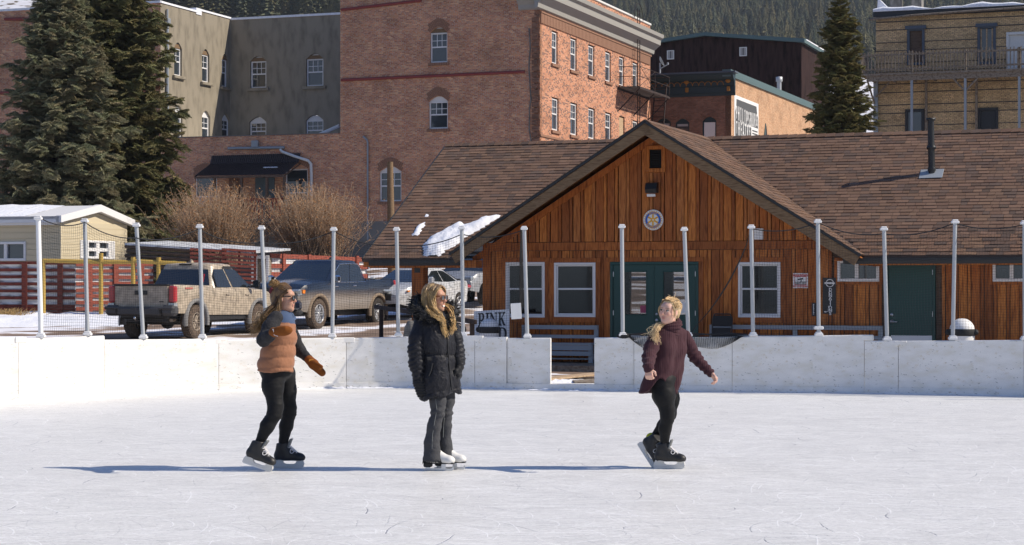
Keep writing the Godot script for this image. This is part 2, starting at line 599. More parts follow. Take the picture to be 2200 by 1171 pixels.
func board_panel(o: Node3D,x: Transform3D,called: String,p0: float,p1: float,y0: float,y1: float,flat: float,_z: float,soft: bool) -> void:
	var n = 6
	var rows = []
	var T = 0.085
	for i in n + 1:
		var t = float(i) / n
		var p = lerpf(p0 + 0.5,p1 - 0.5,t)
		var f = board_at(p)
		var g = (board_at(p + 3.0) - board_at(p - 3.0)).normalized()
		var out = Vector3.UP.cross(g).normalized()     # away from the rink
		if out.z > 0: out = -out
		var h = flat if flat > 0.0 else lerpf(height_at(p0,y0),height_at(p1,y1),t)
		var r = 0.02
		var w = PackedVector3Array()
		var ends = (i == 0 or i == n) and soft
		var s = 0.03 if ends else 0.0
		for q in [[0.0 + s,-0.03],[0.0 + s,h - r],[r * 0.3 + s,h - r * 0.3],[r + s,h],[T - r,h],[T,h - r],[T,-0.03]]:
			w.append(x * (f + out * q[0] + Vector3.UP * q[1]))
		if i == 1 and soft or i == n - 1 and soft:
			pass
		rows.append(w)
	if soft:
		# rounded vertical edges at the gateway
		var m = []
		for i in rows.size(): m.append(rows[i])
		var a: PackedVector3Array = rows[1].duplicate()
		var b: PackedVector3Array = rows[n - 1].duplicate()
		for j in a.size():
			a[j] = rows[0][j].lerp(rows[1][j],0.3)
			b[j] = rows[n][j].lerp(rows[n - 1][j],0.3)
		rows[1] = a
		rows[n - 1] = b
	var mb = MB.new()
	for j in 6:
		var strip = []
		for w in rows: strip.append(PackedVector3Array([w[j],w[j + 1]]))
		mb.grid(strip)
	for w in [rows[0],rows[n]]:
		for j in range(1,6): mb.tri(w[0],w[j],w[j + 1])
	part(o,called,mb,M.board)

func kick_strip(o: Node3D,x: Transform3D,p0: float,p1: float) -> void:
	var mb = MB.new()
	var rows = []
	for i in 7:
		var p = lerpf(p0 + 0.3,p1 - 0.3,i / 6.0)
		var f = board_at(p)
		var g = (board_at(p + 3.0) - board_at(p - 3.0)).normalized()
		var inn = -Vector3.UP.cross(g).normalized()
		if inn.z < 0: inn = -inn
		var w = PackedVector3Array()
		for q in [[0.006,-0.02],[0.012,0.0],[0.012,0.095],[0.001,0.105]]: w.append(x * (f + inn * q[0] + Vector3.UP * q[1]))
		rows.append(w)
	mb.grid(rows)
	part(o,"kick_strip",mb,M.board)
	# ridge of shaved ice along the foot
	var r = RandomNumberGenerator.new()
	r.seed = int(p0) + 999
	rows = []
	var n = int(absf(p1 - p0) / 5.0)
	for i in n + 1:
		var p = lerpf(p0,p1,float(i) / n)
		var f = board_at(p)
		var inn = Vector3(-0.15 if p > 900 else 0.3,0,1).normalized()
		var h = r.randf_range(0.008,0.03) * (1.6 if p < 1300 and r.randf() < 0.2 else 1.0) * (1.0 if p < 1300 else 0.4)
		rows.append(PackedVector3Array([x * (f + inn * 0.013 + Vector3.UP * h),x * (f + inn * r.randf_range(0.03,0.05) + Vector3.UP * h * 0.7),x * (f + inn * r.randf_range(0.08,0.14) + Vector3.UP * 0.001)]))
	mb = MB.new()
	mb.grid(rows)
	part(o,"shaved_ice",mb,M.snow)


# ---- posts and nets ----
func build_posts() -> void:
	var posts = [[82,468,88,722,"thick"],[182,474,188,718,""],[293,483,308,725,""],[429,486,435,724,""],[562,489,572,724,""],[717,492,714,722,""],[852,492,856,720,""],[992,489,995,719,""],[1126,490,1133,723,""],[1336,486,1338,720,""],[1470,492,1479,720,""],[1614,487,1618,720,""],[1757,475,1759,719,"bracket"],[1899,491,1906,729,""],[2052,476,2047,727,""],[2201,478,2202,728,""],[2360,478,2362,726,""],[2520,478,2524,724,""]]
	var said = ["thick white net post at the far left with a net bundle","grey net post between the mobile home and the tan truck's tail","grey net post in front of the tan truck's tailgate","grey net post in front of the tan truck's rear wheel","grey net post rising behind the skater with the hair bun","grey net post in front of the dark truck's doors","grey net post between the dark truck and the white sedan","grey net post left of the RINK sign","grey net post in front of the left cabin window, dark net hanging along it","bare grey net post in front of the left green door","bare grey net post in front of the right green door","grey net post in front of the right cabin window","tall grey net post left of the donations sign, with a lower bracket","grey net post at the left edge of the single green door","grey net post in front of the white dome","grey net post at the right edge of the photo","grey net post past the right edge","last grey net post past the right edge"]
	for i in posts.size():
		var p: Array = posts[i]
		var f = board_at(p[2])
		var d = -f.z + 0.045
		var foot = at(p[2],p[3],d)
		var top = at(p[0],p[1],d)
		var o = thing("net_post",said[i],"post",Transform3D(Basis.IDENTITY,foot),"net posts on the rink boards")
		var r = 0.038 if p[4] == "thick" else 0.032
		var mb = MB.new()
		mb.tube([Vector3(0,-0.04,0),(top - foot) * 0.5,top - foot + Vector3(0,0.03 if i in [8,10,13] else -0.01,0)],r,12)
		part(o,"pole",mb,M.white_plastic if p[4] == "thick" else M.galvanised)
		mb = MB.new()
		mb.bbox(top - foot + Vector3(0,-0.01,0),Vector3(0.115,0.038,0.10),0.008)
		mb.bbox(top - foot + Vector3(0,0.022,0),Vector3(0.085,0.02,0.08),0.006)
		part(o,"cap",mb,M.white_plastic)
		mb = MB.new()
		mb.bbox(Vector3(0,0.0,0),Vector3(0.13,0.04,0.11),0.008)
		mb.bbox(Vector3(0,0.03,0),Vector3(0.10,0.03,0.09),0.008)
		part(o,"base",mb,M.white_plastic)
		if p[4] == "bracket":
			mb = MB.new()
			mb.bbox((top - foot) * 0.06,Vector3(0.145,0.05,0.12),0.012)
			part(o,"bracket",mb,M.white_plastic)
	var left = [[88,470],[182,477],[290,511],[426,493],[560,521],[717,497],[851,526],[992,503],[1126,493]]
	var right = [[1614,491],[1757,478],[1899,502],[2052,479],[2201,482],[2360,480]]
	var where = ["beside the mobile home","between the second and third post","in front of the tan truck bed","in front of the tan truck cab","in front of the dark truck's hood","in front of the dark truck's bed","in front of the white sedan","in front of the RINK sign","over the right cabin window","over the donations sign","over the single green door","over the white dome","past the right edge"]
	var k = 0
	for line in [left,right]:
		for i in line.size() - 1:
			net_span(line[i],line[i + 1],"black rink safety net sagging " + where[k],i)
			k += 1
	loose_net()

func net_point(px: float,top_y: float,t: float) -> Vector3:
	var f = board_at(px)
	var d = -f.z + 0.045
	var a = at(px,top_y,d)
	var y0 = height_at(px,722.0)
	return Vector3(f.x + (a.x - f.x) * 0.0 + f.x * 0.0015,lerpf(y0,a.y,t),-d - 0.03)

func string_to(mb: MB,a: Vector3,b: Vector3,r: float) -> void:
	# a thin three-sided cord
	var t = (b - a).normalized()
	var s = t.cross(Vector3(0.2,0.3,1)).normalized() * r
	var u = t.cross(s)
	var p = [s,-s * 0.5 + u * 0.87,-s * 0.5 - u * 0.87]
	for i in 3:
		var q: Vector3 = p[i]
		var w: Vector3 = p[(i + 1) % 3]
		mb.t3(a + q,b + q,b + w,q / r,q / r,w / r)
		mb.t3(a + q,b + w,a + w,q / r,w / r,w / r)

func net_span(a: Array,b: Array,label: String,seed_: int) -> void:
	var o = thing("safety_net",label,"net",Transform3D(Basis.IDENTITY,board_at(a[0])),"black nets between the posts")
	var x: Transform3D = o.transform.affine_inverse()
	var f = FastNoiseLite.new()
	f.seed = seed_
	f.frequency = 1.2
	var len = board_at(a[0]).distance_to(board_at(b[0]))
	var n = int(len / 0.043)
	var cols = []
	for i in n + 1:
		var t = float(i) / n
		var px = lerpf(a[0],b[0],t)
		var y: float = lerpf(a[1],b[1],t) + 4.0 * t * (1 - t) * 11.0
		var w = []
		for j in 41:
			var v = j / 40.0
			var p = net_point(px,y,v)
			p.z += 0.05 * f.get_noise_2d(p.x,p.y * 1.5) - 0.12 * sin(PI * v) * sin(PI * t)
			p.x += 0.02 * f.get_noise_2d(p.x * 0.7 + 9.0,p.y)
			p.y += 0.03 * f.get_noise_2d(p.x * 0.6 - 5.0,p.y * 0.5) * (1 - v)
			w.append(x * p)
		cols.append(w)
	var mb = MB.new()
	for i in n + 1:
		for j in range(0,40,2): string_to(mb,cols[i][j],cols[i][j + 2],0.0016)
	for j in 41:
		for i in range(0,n,2): string_to(mb,cols[i][j],cols[mini(i + 2,n)][j],0.0016)
	part(o,"netting",mb,M.net,Transform3D.IDENTITY,"stuff")
	mb = MB.new()
	var path = []
	for i in range(0,n + 1,3): path.append(cols[i][40])
	path.append(cols[n][40])
	mb.tube(path,0.009,5)
	part(o,"top_rope",mb,M.net)

func lattice(mb: MB,g: Array,r: float) -> void:
	for i in g.size():
		for j in g[i].size():
			if j + 1 < g[i].size(): string_to(mb,g[i][j],g[i][j + 1],r)
			if i + 1 < g.size(): string_to(mb,g[i][j],g[i + 1][j],r)

func loose_net() -> void:
	var r = RandomNumberGenerator.new()
	r.seed = 3
	# hanging along the post beside the gateway
	var o = thing("hanging_net","dark gathered net hanging down beside the post at the gateway","net",Transform3D(Basis.IDENTITY,board_at(1120)))
	var x: Transform3D = o.transform.affine_inverse()
	var mb = MB.new()
	for s in 16:
		var path = []
		var off = r.randf_range(-4,4)
		for i in 12:
			var t = i / 11.0
			path.append(x * at(1120 + off * t + 1.5 * sin(t * 5 + s),lerpf(492,655 + r.randf() * 5,t),32.4))
		for i in 11: string_to(mb,path[i],path[i + 1],0.006)
	part(o,"netting",mb,M.net,Transform3D.IDENTITY,"stuff")
	var pap = MB.new()
	var c = x * at(1119,668,32.36)
	pap.bbox(c,Vector3(0.17,0.26,0.006),0.002,Transform3D(Basis(Vector3.BACK,0.06),Vector3.ZERO))
	solo("paper_notice",pap,M.white_paint,"white paper sheet tied at the foot of the hanging net","paper",o.transform)
	# the slack net from the right post down to the boards and over their edge
	o = thing("slack_net","black net slung from the right post and draped over the board top","net",Transform3D(Basis.IDENTITY,board_at(1480)))
	x = o.transform.affine_inverse()
	mb = MB.new()
	for s in 12:
		var prev = Vector3.ZERO
		var off = r.randf_range(-5,5)
		for i in 15:
			var t = i / 14.0
			var px = lerpf(1614,1478,t) + off * sin(PI * t) * 0.8
			var py = lerpf(489,716,pow(t,0.72)) + 14.0 * sin(PI * t) * (0.6 + 0.4 * t) - off * 0.7 * sin(PI * t) + 10.0 * smoothstep(0.85,1.0,t)
			var p = x * at(px,minf(py,720),31.75)
			if i: string_to(mb,prev,p,0.005)
			prev = p
	part(o,"gathered_rope",mb,M.net)
	mb = MB.new()
	var g = []
	for i in 53:
		var t = i / 52.0
		var px = lerpf(1345,1600,t)
		var f = board_at(px)
		var drop: float = 0.36 * pow(sin(PI * pow(t,0.85)),0.8) * (0.75 + 0.25 * sin(t * 9.0))
		var top = height_at(px,723.5) + 0.012
		var w = []
		for j in 13:
			var v = j / 12.0
			var side = 0.10 * (v - 0.2) * (0.5 - t)
			if j < 2: w.append(x * (f + Vector3(0,top,-0.07 + 0.05 * j)))
			else: w.append(x * (f + Vector3(side,top - drop * (v - 0.08),0.022 + 0.02 * sin(t * 31.0 + v * 4.0))))
		g.append(w)
	lattice(mb,g,0.0032)
	part(o,"draped_netting",mb,M.net,Transform3D.IDENTITY,"stuff")
	mb = MB.new()
	for s in 5:
		var path = []
		for i in 18:
			var t = i / 17.0
			var px = lerpf(1336,1604,t)
			path.append(x * (board_at(px) + Vector3(0,height_at(px,722.5) + 0.02 + 0.012 * sin(t * 20 + s) + s * 0.005,-0.02 - 0.018 * s)))
		mb.tube(path,0.008,5)
	mb.ball(x * (board_at(1338) + Vector3(0.02,height_at(1338,722),-0.03)),Vector3(0.12,0.05,0.05),10)
	part(o,"edge_rope",mb,M.net)


# ---- lettering ----
func letters(parent: Node3D,called: String,s: String,h: float,m: Material,x: Transform3D,serif := false,squeeze := 1.0) -> void:
	var f = SystemFont.new()
	f.font_names = PackedStringArray(["Droid Serif" if serif else "Droid Sans"])
	f.font_weight = 700
	var t = TextMesh.new()
	t.font = f
	t.text = s
	t.font_size = 32
	t.pixel_size = h / 23.0
	t.depth = 0.006
	t.curve_step = 1.0
	part(parent,called,t,m,x * Transform3D(Basis.from_scale(Vector3(squeeze,1,1)),Vector3.ZERO))

func panel_rect(mb: MB,a: Vector3,b: Vector3,th: float) -> void:
	mb.bbox((a + b) * 0.5,Vector3(absf(b.x - a.x),absf(b.y - a.y),th),minf(0.006,th * 0.4))

func frame_mesh(x0: float,x1: float,y0: float,y1: float,z: float,w: float,th: float) -> MB:
	var mb = MB.new()
	var b = minf(0.008,w * 0.2)
	mb.bbox(Vector3((x0 + x1) / 2,y1 - w / 2,z),Vector3(x1 - x0,w,th),b)
	mb.bbox(Vector3((x0 + x1) / 2,y0 + w / 2,z),Vector3(x1 - x0,w,th),b)
	mb.bbox(Vector3(x0 + w / 2,(y0 + y1) / 2,z - 0.001),Vector3(w,y1 - y0 - 2 * w + 0.004,th),b)
	mb.bbox(Vector3(x1 - w / 2,(y0 + y1) / 2,z - 0.001),Vector3(w,y1 - y0 - 2 * w + 0.004,th),b)
	return mb

var C: Transform3D
var planks := []

func gable_y(x: float) -> float:
	return 5.036 - 0.627 * absf(x - 0.04)

func main_y(z: float) -> float:
	return 2.28 + (0.6 - z) * 0.565

func build_cabin() -> void:
	build_posts()
	C = turned(Vector3(2.94,0,-40.7),-PHI)
	var o = thing("rink_cabin","brown cedar warming cabin with a front gable and shingled roof behind the rink","cabin",C)
	var r = RandomNumberGenerator.new()
	r.seed = 42
	var XL = -3.74
	var XR = 9.6
	# openings in the front wall: x0,x1,y0,y1
	var hole = func(a: float,b: float,c: float,d: float) -> Array:
		var p = on(C,a,c)
		var q = on(C,b,d)
		return [p.x,q.x,minf(p.y,q.y),maxf(p.y,q.y)]
	var w1: Array = hole.call(1088,1172,682,563)
	var w2: Array = hole.call(1192,1281,681,564)
	var w3: Array = hole.call(1587,1678,682,563)
	var wa: Array = hole.call(1800,1890,605,559)
	var wb: Array = hole.call(2133,2222,605,561)
	var dd: Array = hole.call(1312,1502,700,562)
	var ds: Array = hole.call(1904,2011,700,561)
	dd[2] = 0.13
	ds[2] = 0.13
	var holes = [w1,w2,w3,wa,wb,dd,ds]
	# walls
	var mb = MB.new()
	wall_with_holes(mb,XL,XR,0.1,2.5,holes,-0.16,-0.004)
	var g = PackedVector2Array([Vector2(XL,2.46),Vector2(XL,gable_y(XL) - 0.16),Vector2(0.04,gable_y(0.04) - 0.16),Vector2(3.9,gable_y(3.9) - 0.16),Vector2(3.9,2.46)])
	mb.prism(g,-0.16,-0.006)
	var side = PackedVector2Array([Vector2(0.1,0.1),Vector2(9.0,0.1),Vector2(9.0,2.4),Vector2(4.4,4.85),Vector2(0.1,2.4)])
	for sx in [XL,XR - 0.15]: mb.prism(side,0.0,0.15,Transform3D(Basis(Vector3(0,0,-1),Vector3.UP,Vector3(1,0,0)),Vector3(sx,0,0)))
	# the back wall,with the glazed doors and windows that show through the front ones
	var back = []
	for q in [[1352,1390,674,584],[1443,1481,690,584],[1141,1154,672,588],[1232,1240,673,588],[1259,1268,662,588]]:
		var a = on(C,q[0],q[2],-8.8)
		var b = on(C,q[1],q[3],-8.8)
		back.append([a.x,b.x,a.y,b.y])
	wall_with_holes(mb,XL,XR,0.1,2.5,back,-9.0,-8.85)
	part(o,"wall",mb,M.barn_wood)
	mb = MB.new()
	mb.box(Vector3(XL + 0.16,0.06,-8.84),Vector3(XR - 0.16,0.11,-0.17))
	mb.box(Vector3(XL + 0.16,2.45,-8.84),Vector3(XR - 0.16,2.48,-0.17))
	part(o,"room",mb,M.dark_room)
	# boards and battens
	var pitch = 0.247
	var n = int((XR - XL) / pitch) + 1
	for i in n:
		var x = XL + i * pitch
		for s in 2:
			var c = x + (0.085 if s == 0 else 0.208)
			var w = (0.155 if s == 0 else 0.060) * r.randf_range(0.96,1.05)
			var z = 0.008 if s == 0 else 0.021
			var called = "board" if s == 0 else "batten"
			var top = 2.43 if c < 3.75 else 2.20
			if c > XR: continue
			var segs = [[0.12,top]]
			for h in holes:
				if c > h[0] - 0.03 and c < h[1] + 0.03:
					var nx = []
					for q in segs:
						if h[2] > q[0] + 0.05: nx.append([q[0],minf(q[1],h[2] - 0.04)])
						if h[3] < q[1] - 0.05: nx.append([maxf(q[0],h[3] + 0.04),q[1]])
					segs = nx
			for q in segs: cedar(o,called,c,w,q[0],q[1],z,r)
			# above the belt,up to the rake
			var up = gable_y(c) - 0.30
			if c < 3.9 and up > 2.64:
				var lo = 2.615
				if c > on(C,1388,340).x and c < on(C,1430,340).x:
					var v0 = on(C,1410,371).y
					cedar(o,called,c,w,lo,v0,z,r)
					var v1 = on(C,1410,312).y
					if up > v1 + 0.04: cedar(o,called,c,w,v1,up,z,r)
				else: cedar(o,called,c,w,lo,up,z,r)
	# belt board in lengths,corner boards,rake trim on the wall
	var xs = [XL - 0.03,-1.62,0.42,2.3,3.72]
	for i in 4: boxpart(o,"belt_board",Vector3(xs[i] + 0.003,2.44,0),Vector3(xs[i + 1] - 0.003,2.605,0.045),M["cedar_%d" % [2,0,4,2][i]])
	boxpart(o,"corner_board",Vector3(XL - 0.03,0.1,-0.02),Vector3(XL + 0.14,2.438,0.038),M.cedar_0)
	for s in [-1.0,1.0]:
		var len = 4.62
		var c = Vector3(0.04 + s * 2.02,gable_y(2.06) - 0.275,0.02)
		boxpart(o,"rake_trim",c - Vector3(2.36,0.065,0.02),c + Vector3(2.36,0.065,0.03),M.cedar_0,Basis(Vector3.BACK,-s * atan(0.627)))
	# door and window trim
	for h in [w1,w2,w3]: trim(o,h,0.105,true)
	trim(o,dd,0.10,false)
	for h in [wa,wb]: trim(o,h,0.06,true)
	double_hung(o,w1)
	double_hung(o,w2)
	double_hung(o,w3)
	slider(o,wa)
	slider(o,wb)
	double_door(o,dd)
	single_door(o,ds)
	# louvred vent in the gable
	var v0 = on(C,1388,371)
	var v1 = on(C,1431,312)
	var vent = part(o,"vent",frame_mesh(v0.x,v1.x,v0.y,v1.y,0.035,0.085,0.06),M.cedar_1)
	boxpart(vent,"backing",Vector3(v0.x + 0.06,v0.y + 0.06,-0.003),Vector3(v1.x - 0.06,v1.y - 0.06,0.005),M.black)
	for k in 11:
		var y = lerpf(v0.y + 0.1,v1.y - 0.1,k / 10.0)
		boxpart(vent,"louvre",Vector3(v0.x + 0.085,y - 0.003,0.0),Vector3(v1.x - 0.085,y + 0.003,0.045),M.black_metal,Basis(Vector3.RIGHT,0.6))
	cabin_roof(o,XL,XR,r)
	# porch post and beams at the left end
	var pp = on(C,902,600,0.25)
	boxpart(o,"porch_post",Vector3(pp.x - 0.135,0.0,0.12),Vector3(pp.x + 0.135,2.12,0.38),M.cedar_2)
	boxpart(o,"post_plate",Vector3(pp.x - 0.07,1.98,0.381),Vector3(pp.x + 0.06,2.10,0.388),M.black_metal)
	boxpart(o,"beam",Vector3(-6.2,2.08,0.06),Vector3(XL - 0.03,2.24,0.44),M.cedar_1)
	boxpart(o,"beam",Vector3(-6.2,2.08,-8.9),Vector3(XL - 0.03,2.24,-8.6),M.cedar_1)
	boxpart(o,"porch_post",Vector3(-6.0,0.0,-8.9),Vector3(-5.78,2.12,-8.65),M.cedar_2)
	# deck in front
	var dk = thing("deck","low weathered wood deck along the front of the cabin, seen through the gateway","deck",C)
	for k in 9: boxpart(dk,"plank",Vector3(-3.9,0.075,0.06 + k * 0.2),Vector3(9.5,0.105 + 0.004 * (k % 2),0.25 + k * 0.2),M.grey_wood)
	boxpart(dk,"rim_joist",Vector3(-3.9,-0.06,1.80),Vector3(9.5,0.073,1.86),M.grey_wood)
	cabin_things()

func cedar(o: Node3D,called: String,c: float,w: float,y0: float,y1: float,z: float,r: RandomNumberGenerator) -> void:
	if y1 - y0 < 0.03: return
	boxpart(o,called,Vector3(c - w / 2,y0,z - 0.012),Vector3(c + w / 2,y1,z + 0.012 + r.randf_range(0,0.004)),M["cedar_%d" % (r.randi() % 6)])

func wall_with_holes(mb: MB,x0: float,x1: float,y0: float,y1: float,holes: Array,z0: float,z1: float,x := Transform3D.IDENTITY) -> void:
	# a wall of thickness z0 to z1 with rectangular openings and their reveals
	var xs = [x0,x1]
	var ys = [y0,y1]
	for h in holes:
		for k in [h[0],h[1]]: if k > x0 and k < x1: xs.append(k)
		for k in [h[2],h[3]]: if k > y0 and k < y1: ys.append(k)
	xs.sort()
	ys.sort()
	for i in xs.size() - 1:
		for j in ys.size() - 1:
			var a: float = xs[i]
			var b: float = xs[i + 1]
			var c: float = ys[j]
			var d: float = ys[j + 1]
			if b - a < 0.0005 or d - c < 0.0005: continue
			var m = Vector2((a + b) / 2,(c + d) / 2)
			var open = false
			for h in holes:
				if m.x > h[0] and m.x < h[1] and m.y > h[2] and m.y < h[3]: open = true
			if open: continue
			mb.quad(x * Vector3(a,c,z1),x * Vector3(b,c,z1),x * Vector3(b,d,z1),x * Vector3(a,d,z1))
			mb.quad(x * Vector3(a,c,z0),x * Vector3(a,d,z0),x * Vector3(b,d,z0),x * Vector3(b,c,z0))
	for h in holes + [[x0,x1,y0,y1]]:
		var f: bool = h[0] == x0 and h[1] == x1
		var p = [Vector2(h[0],h[2]),Vector2(h[1],h[2]),Vector2(h[1],h[3]),Vector2(h[0],h[3])]
		for i in 4:
			var a: Vector2 = p[i]
			var b: Vector2 = p[(i + 1) % 4]
			var q = [x * Vector3(a.x,a.y,z0),x * Vector3(b.x,b.y,z0),x * Vector3(b.x,b.y,z1),x * Vector3(a.x,a.y,z1)]
			if f: mb.quad(q[0],q[1],q[2],q[3])
			else: mb.quad(q[3],q[2],q[1],q[0])

func trim(o: Node3D,h: Array,w: float,sill: bool) -> void:
	var z1 = 0.052
	boxpart(o,"trim",Vector3(h[0] - w,h[3] + 0.004,0),Vector3(h[1] + w,h[3] + w * 0.9,z1),M.cedar_2)
	boxpart(o,"trim",Vector3(h[0] - w,h[2] - w if sill else 0.12,0),Vector3(h[0] - 0.002,h[3] + 0.002,z1 - 0.002),M.cedar_0)
	boxpart(o,"trim",Vector3(h[1] + 0.002,h[2] - w if sill else 0.12,0),Vector3(h[1] + w,h[3] + 0.002,z1 - 0.002),M.cedar_4)
	if sill: boxpart(o,"trim",Vector3(h[0],h[2] - w,0),Vector3(h[1],h[2] - 0.002,z1),M.cedar_2)

func double_hung(o: Node3D,h: Array) -> void:
	var wi = part(o,"window",frame_mesh(h[0],h[1],h[2],h[3],0.03,0.05,0.07),M.window_white)
	var ym: float = (h[2] + h[3]) / 2 + 0.02
	var mb = frame_mesh(h[0] + 0.05,h[1] - 0.05,ym - 0.02,h[3] - 0.05,0.012,0.028,0.03)
	part(wi,"sash",mb,M.window_white)
	mb = frame_mesh(h[0] + 0.05,h[1] - 0.05,h[2] + 0.05,ym + 0.02,0.0,0.028,0.03)
	part(wi,"sash",mb,M.window_white)
	boxpart(wi,"pane",Vector3(h[0] + 0.05,ym,0.008),Vector3(h[1] - 0.05,h[3] - 0.05,0.012),M.glass)
	boxpart(wi,"pane",Vector3(h[0] + 0.05,h[2] + 0.05,-0.006),Vector3(h[1] - 0.05,ym,-0.002),M.glass)

func slider(o: Node3D,h: Array) -> void:
	var wi = part(o,"window",frame_mesh(h[0],h[1],h[2],h[3],0.03,0.06,0.07),M.window_white)
	var xm: float = lerpf(h[0],h[1],0.46)
	boxpart(wi,"mullion",Vector3(xm - 0.035,h[2] + 0.06,-0.004),Vector3(xm + 0.035,h[3] - 0.06,0.045),M.window_white)
	boxpart(wi,"pane",Vector3(h[0] + 0.06,h[2] + 0.06,0.004),Vector3(xm,h[3] - 0.06,0.010),M.dark_glass)
	boxpart(wi,"pane",Vector3(xm,h[2] + 0.06,-0.008),Vector3(h[1] - 0.06,h[3] - 0.06,-0.002),M.dark_glass)

func double_door(o: Node3D,h: Array) -> void:
	var fr = part(o,"door_frame",MB.new(),M.door_green)
	var mb = MB.new()
	mb.bbox(Vector3((h[0] + h[1]) / 2,h[3] - 0.03,0.0),Vector3(h[1] - h[0],0.06,0.12),0.006)
	for s in [h[0] + 0.03,h[1] - 0.03]: mb.bbox(Vector3(s,(h[2] + h[3]) / 2 - 0.03,-0.001),Vector3(0.06,h[3] - h[2] - 0.06,0.12),0.006)
	fr.mesh = mb.done()
	var xm: float = (h[0] + h[1]) / 2
	for s in 2:
		var a: float = h[0] + 0.064 if s == 0 else xm + 0.003
		var b: float = xm - 0.003 if s == 0 else h[1] - 0.064
		var y0: float = h[2] + 0.01
		var y1: float = h[3] - 0.064
		var g0 = on(C,1341 if s == 0 else 1426,676)
		var g1 = on(C,1389 if s == 0 else 1479,584)
		mb = MB.new()
		wall_with_holes(mb,a,b,y0,y1,[[g0.x,g1.x,g0.y,g1.y]],-0.02,0.025)
		var d = part(o,"door",mb,M.door_green)
		part(d,"glazing_bead",frame_mesh(g0.x - 0.02,g1.x + 0.02,g0.y - 0.02,g1.y + 0.02,0.028,0.024,0.014),M.door_green)
		boxpart(d,"pane",Vector3(g0.x,g0.y,0.0),Vector3(g1.x,g1.y,0.006),M.glass)
		boxpart(d,"kick_plate",Vector3(a + 0.08,y0 + 0.03,0.0255),Vector3(b - 0.08,on(C,1400,721).y,0.030),M.white_paint)
		for k in [0.25,0.95,1.75]:
			boxpart(d,"hinge",Vector3((a if s == 0 else b) - 0.012,y0 + k,0.02),Vector3((a if s == 0 else b) + 0.012,y0 + k + 0.1,0.038),M.steel)
		if s == 1:
			for k in [[684,0.035],[677,0.03]]:
				mb = MB.new()
				var kp = on(C,1414,688 if k[0] == 684 else 675)
				mb.ball(Vector3(xm + 0.06,kp.y,0.055),Vector3(k[1],k[1],0.03),12)
				part(d,"knob",mb,M.steel)
			boxpart(d,"notice",Vector3(g1.x - 0.34,g0.y + 0.04,0.008),Vector3(g1.x - 0.02,g0.y + 0.26,0.011),M.white_paint)
		else:
			var q = on(C,1382,667)
			boxpart(d,"sticker",Vector3(q.x - 0.06,q.y - 0.05,0.008),Vector3(q.x + 0.06,q.y + 0.10,0.010),mat("sticker",Color(0.35,0.06,0.12),0.6))

func single_door(o: Node3D,h: Array) -> void:
	var mb = MB.new()
	mb.bbox(Vector3((h[0] + h[1]) / 2,h[3] - 0.02,0.01),Vector3(h[1] - h[0],0.04,0.12),0.006)
	for s in [h[0] + 0.025,h[1] - 0.03]: mb.bbox(Vector3(s,(h[2] + h[3]) / 2 - 0.02,0.009),Vector3(0.05,h[3] - h[2] - 0.04,0.12),0.006)
	part(o,"door_frame",mb,M.door_green)
	mb = MB.new()
	mb.bbox(Vector3((h[0] + h[1]) / 2,(h[2] + h[3]) / 2 - 0.015,0.01),Vector3(h[1] - h[0] - 0.11,h[3] - h[2] - 0.05,0.05),0.005)
	var d = part(o,"door",mb,M.door_green)
	var a = on(C,1915,728)
	var b = on(C,2003,721)
	boxpart(d,"kick_plate",Vector3(a.x,0.2,0.036),Vector3(b.x,b.y,0.041),M.white_paint)
	mb = MB.new()
	var k = on(C,1917,676)
	mb.lathe([Vector2(0,0.05),Vector2(0.025,0.05),Vector2(0.032,0.035),Vector2(0.034,0)],14,Transform3D(Basis(Vector3.RIGHT,PI / 2),k + Vector3(0,0,0.034)))
	part(d,"deadbolt",mb,M.steel)
	mb = MB.new()
	k = on(C,1917,691)
	mb.lathe([Vector2(0,0.06),Vector2(0.03,0.06),Vector2(0.038,0.03),Vector2(0.042,0)],14,Transform3D(Basis(Vector3.RIGHT,PI / 2),k + Vector3(0,0,0.034)))
	mb.tube([k + Vector3(0,0,0.09),k + Vector3(0.04,0,0.1),k + Vector3(0.11,-0.003,0.1)],[0.014,0.012,0.010],8)
	part(d,"lever_handle",mb,M.steel)
	for y in [585,675]:
		var q = on(C,2005,y)
		boxpart(d,"hinge",q + Vector3(-0.012,-0.05,0.02),q + Vector3(0.012,0.05,0.05),M.steel)
	var jb = on(C,1886,567)
	boxpart(o,"junction_box",jb + Vector3(-0.08,-0.05,0.0),jb + Vector3(0.09,0.055,0.12),M.cedar_4)

func shingle_box(mb: MB,x: Transform3D,w: float,l: float,th: float) -> void:
	# lies on the slope: x across,z down the slope,y out of it
	var a = x * Vector3(0.004,0.001,0)
	var b = x * Vector3(w - 0.004,0.001,0)
	var c = x * Vector3(w - 0.004,th,l)
	var d = x * Vector3(0.004,th,l)
	mb.quad(a,d,c,b)
	var e = x * Vector3(0.004,0,l)
	var f = x * Vector3(w - 0.004,0,l)
	mb.quad(d,e,f,c)
	mb.tri(a,e,d)
	mb.tri(b,c,f)

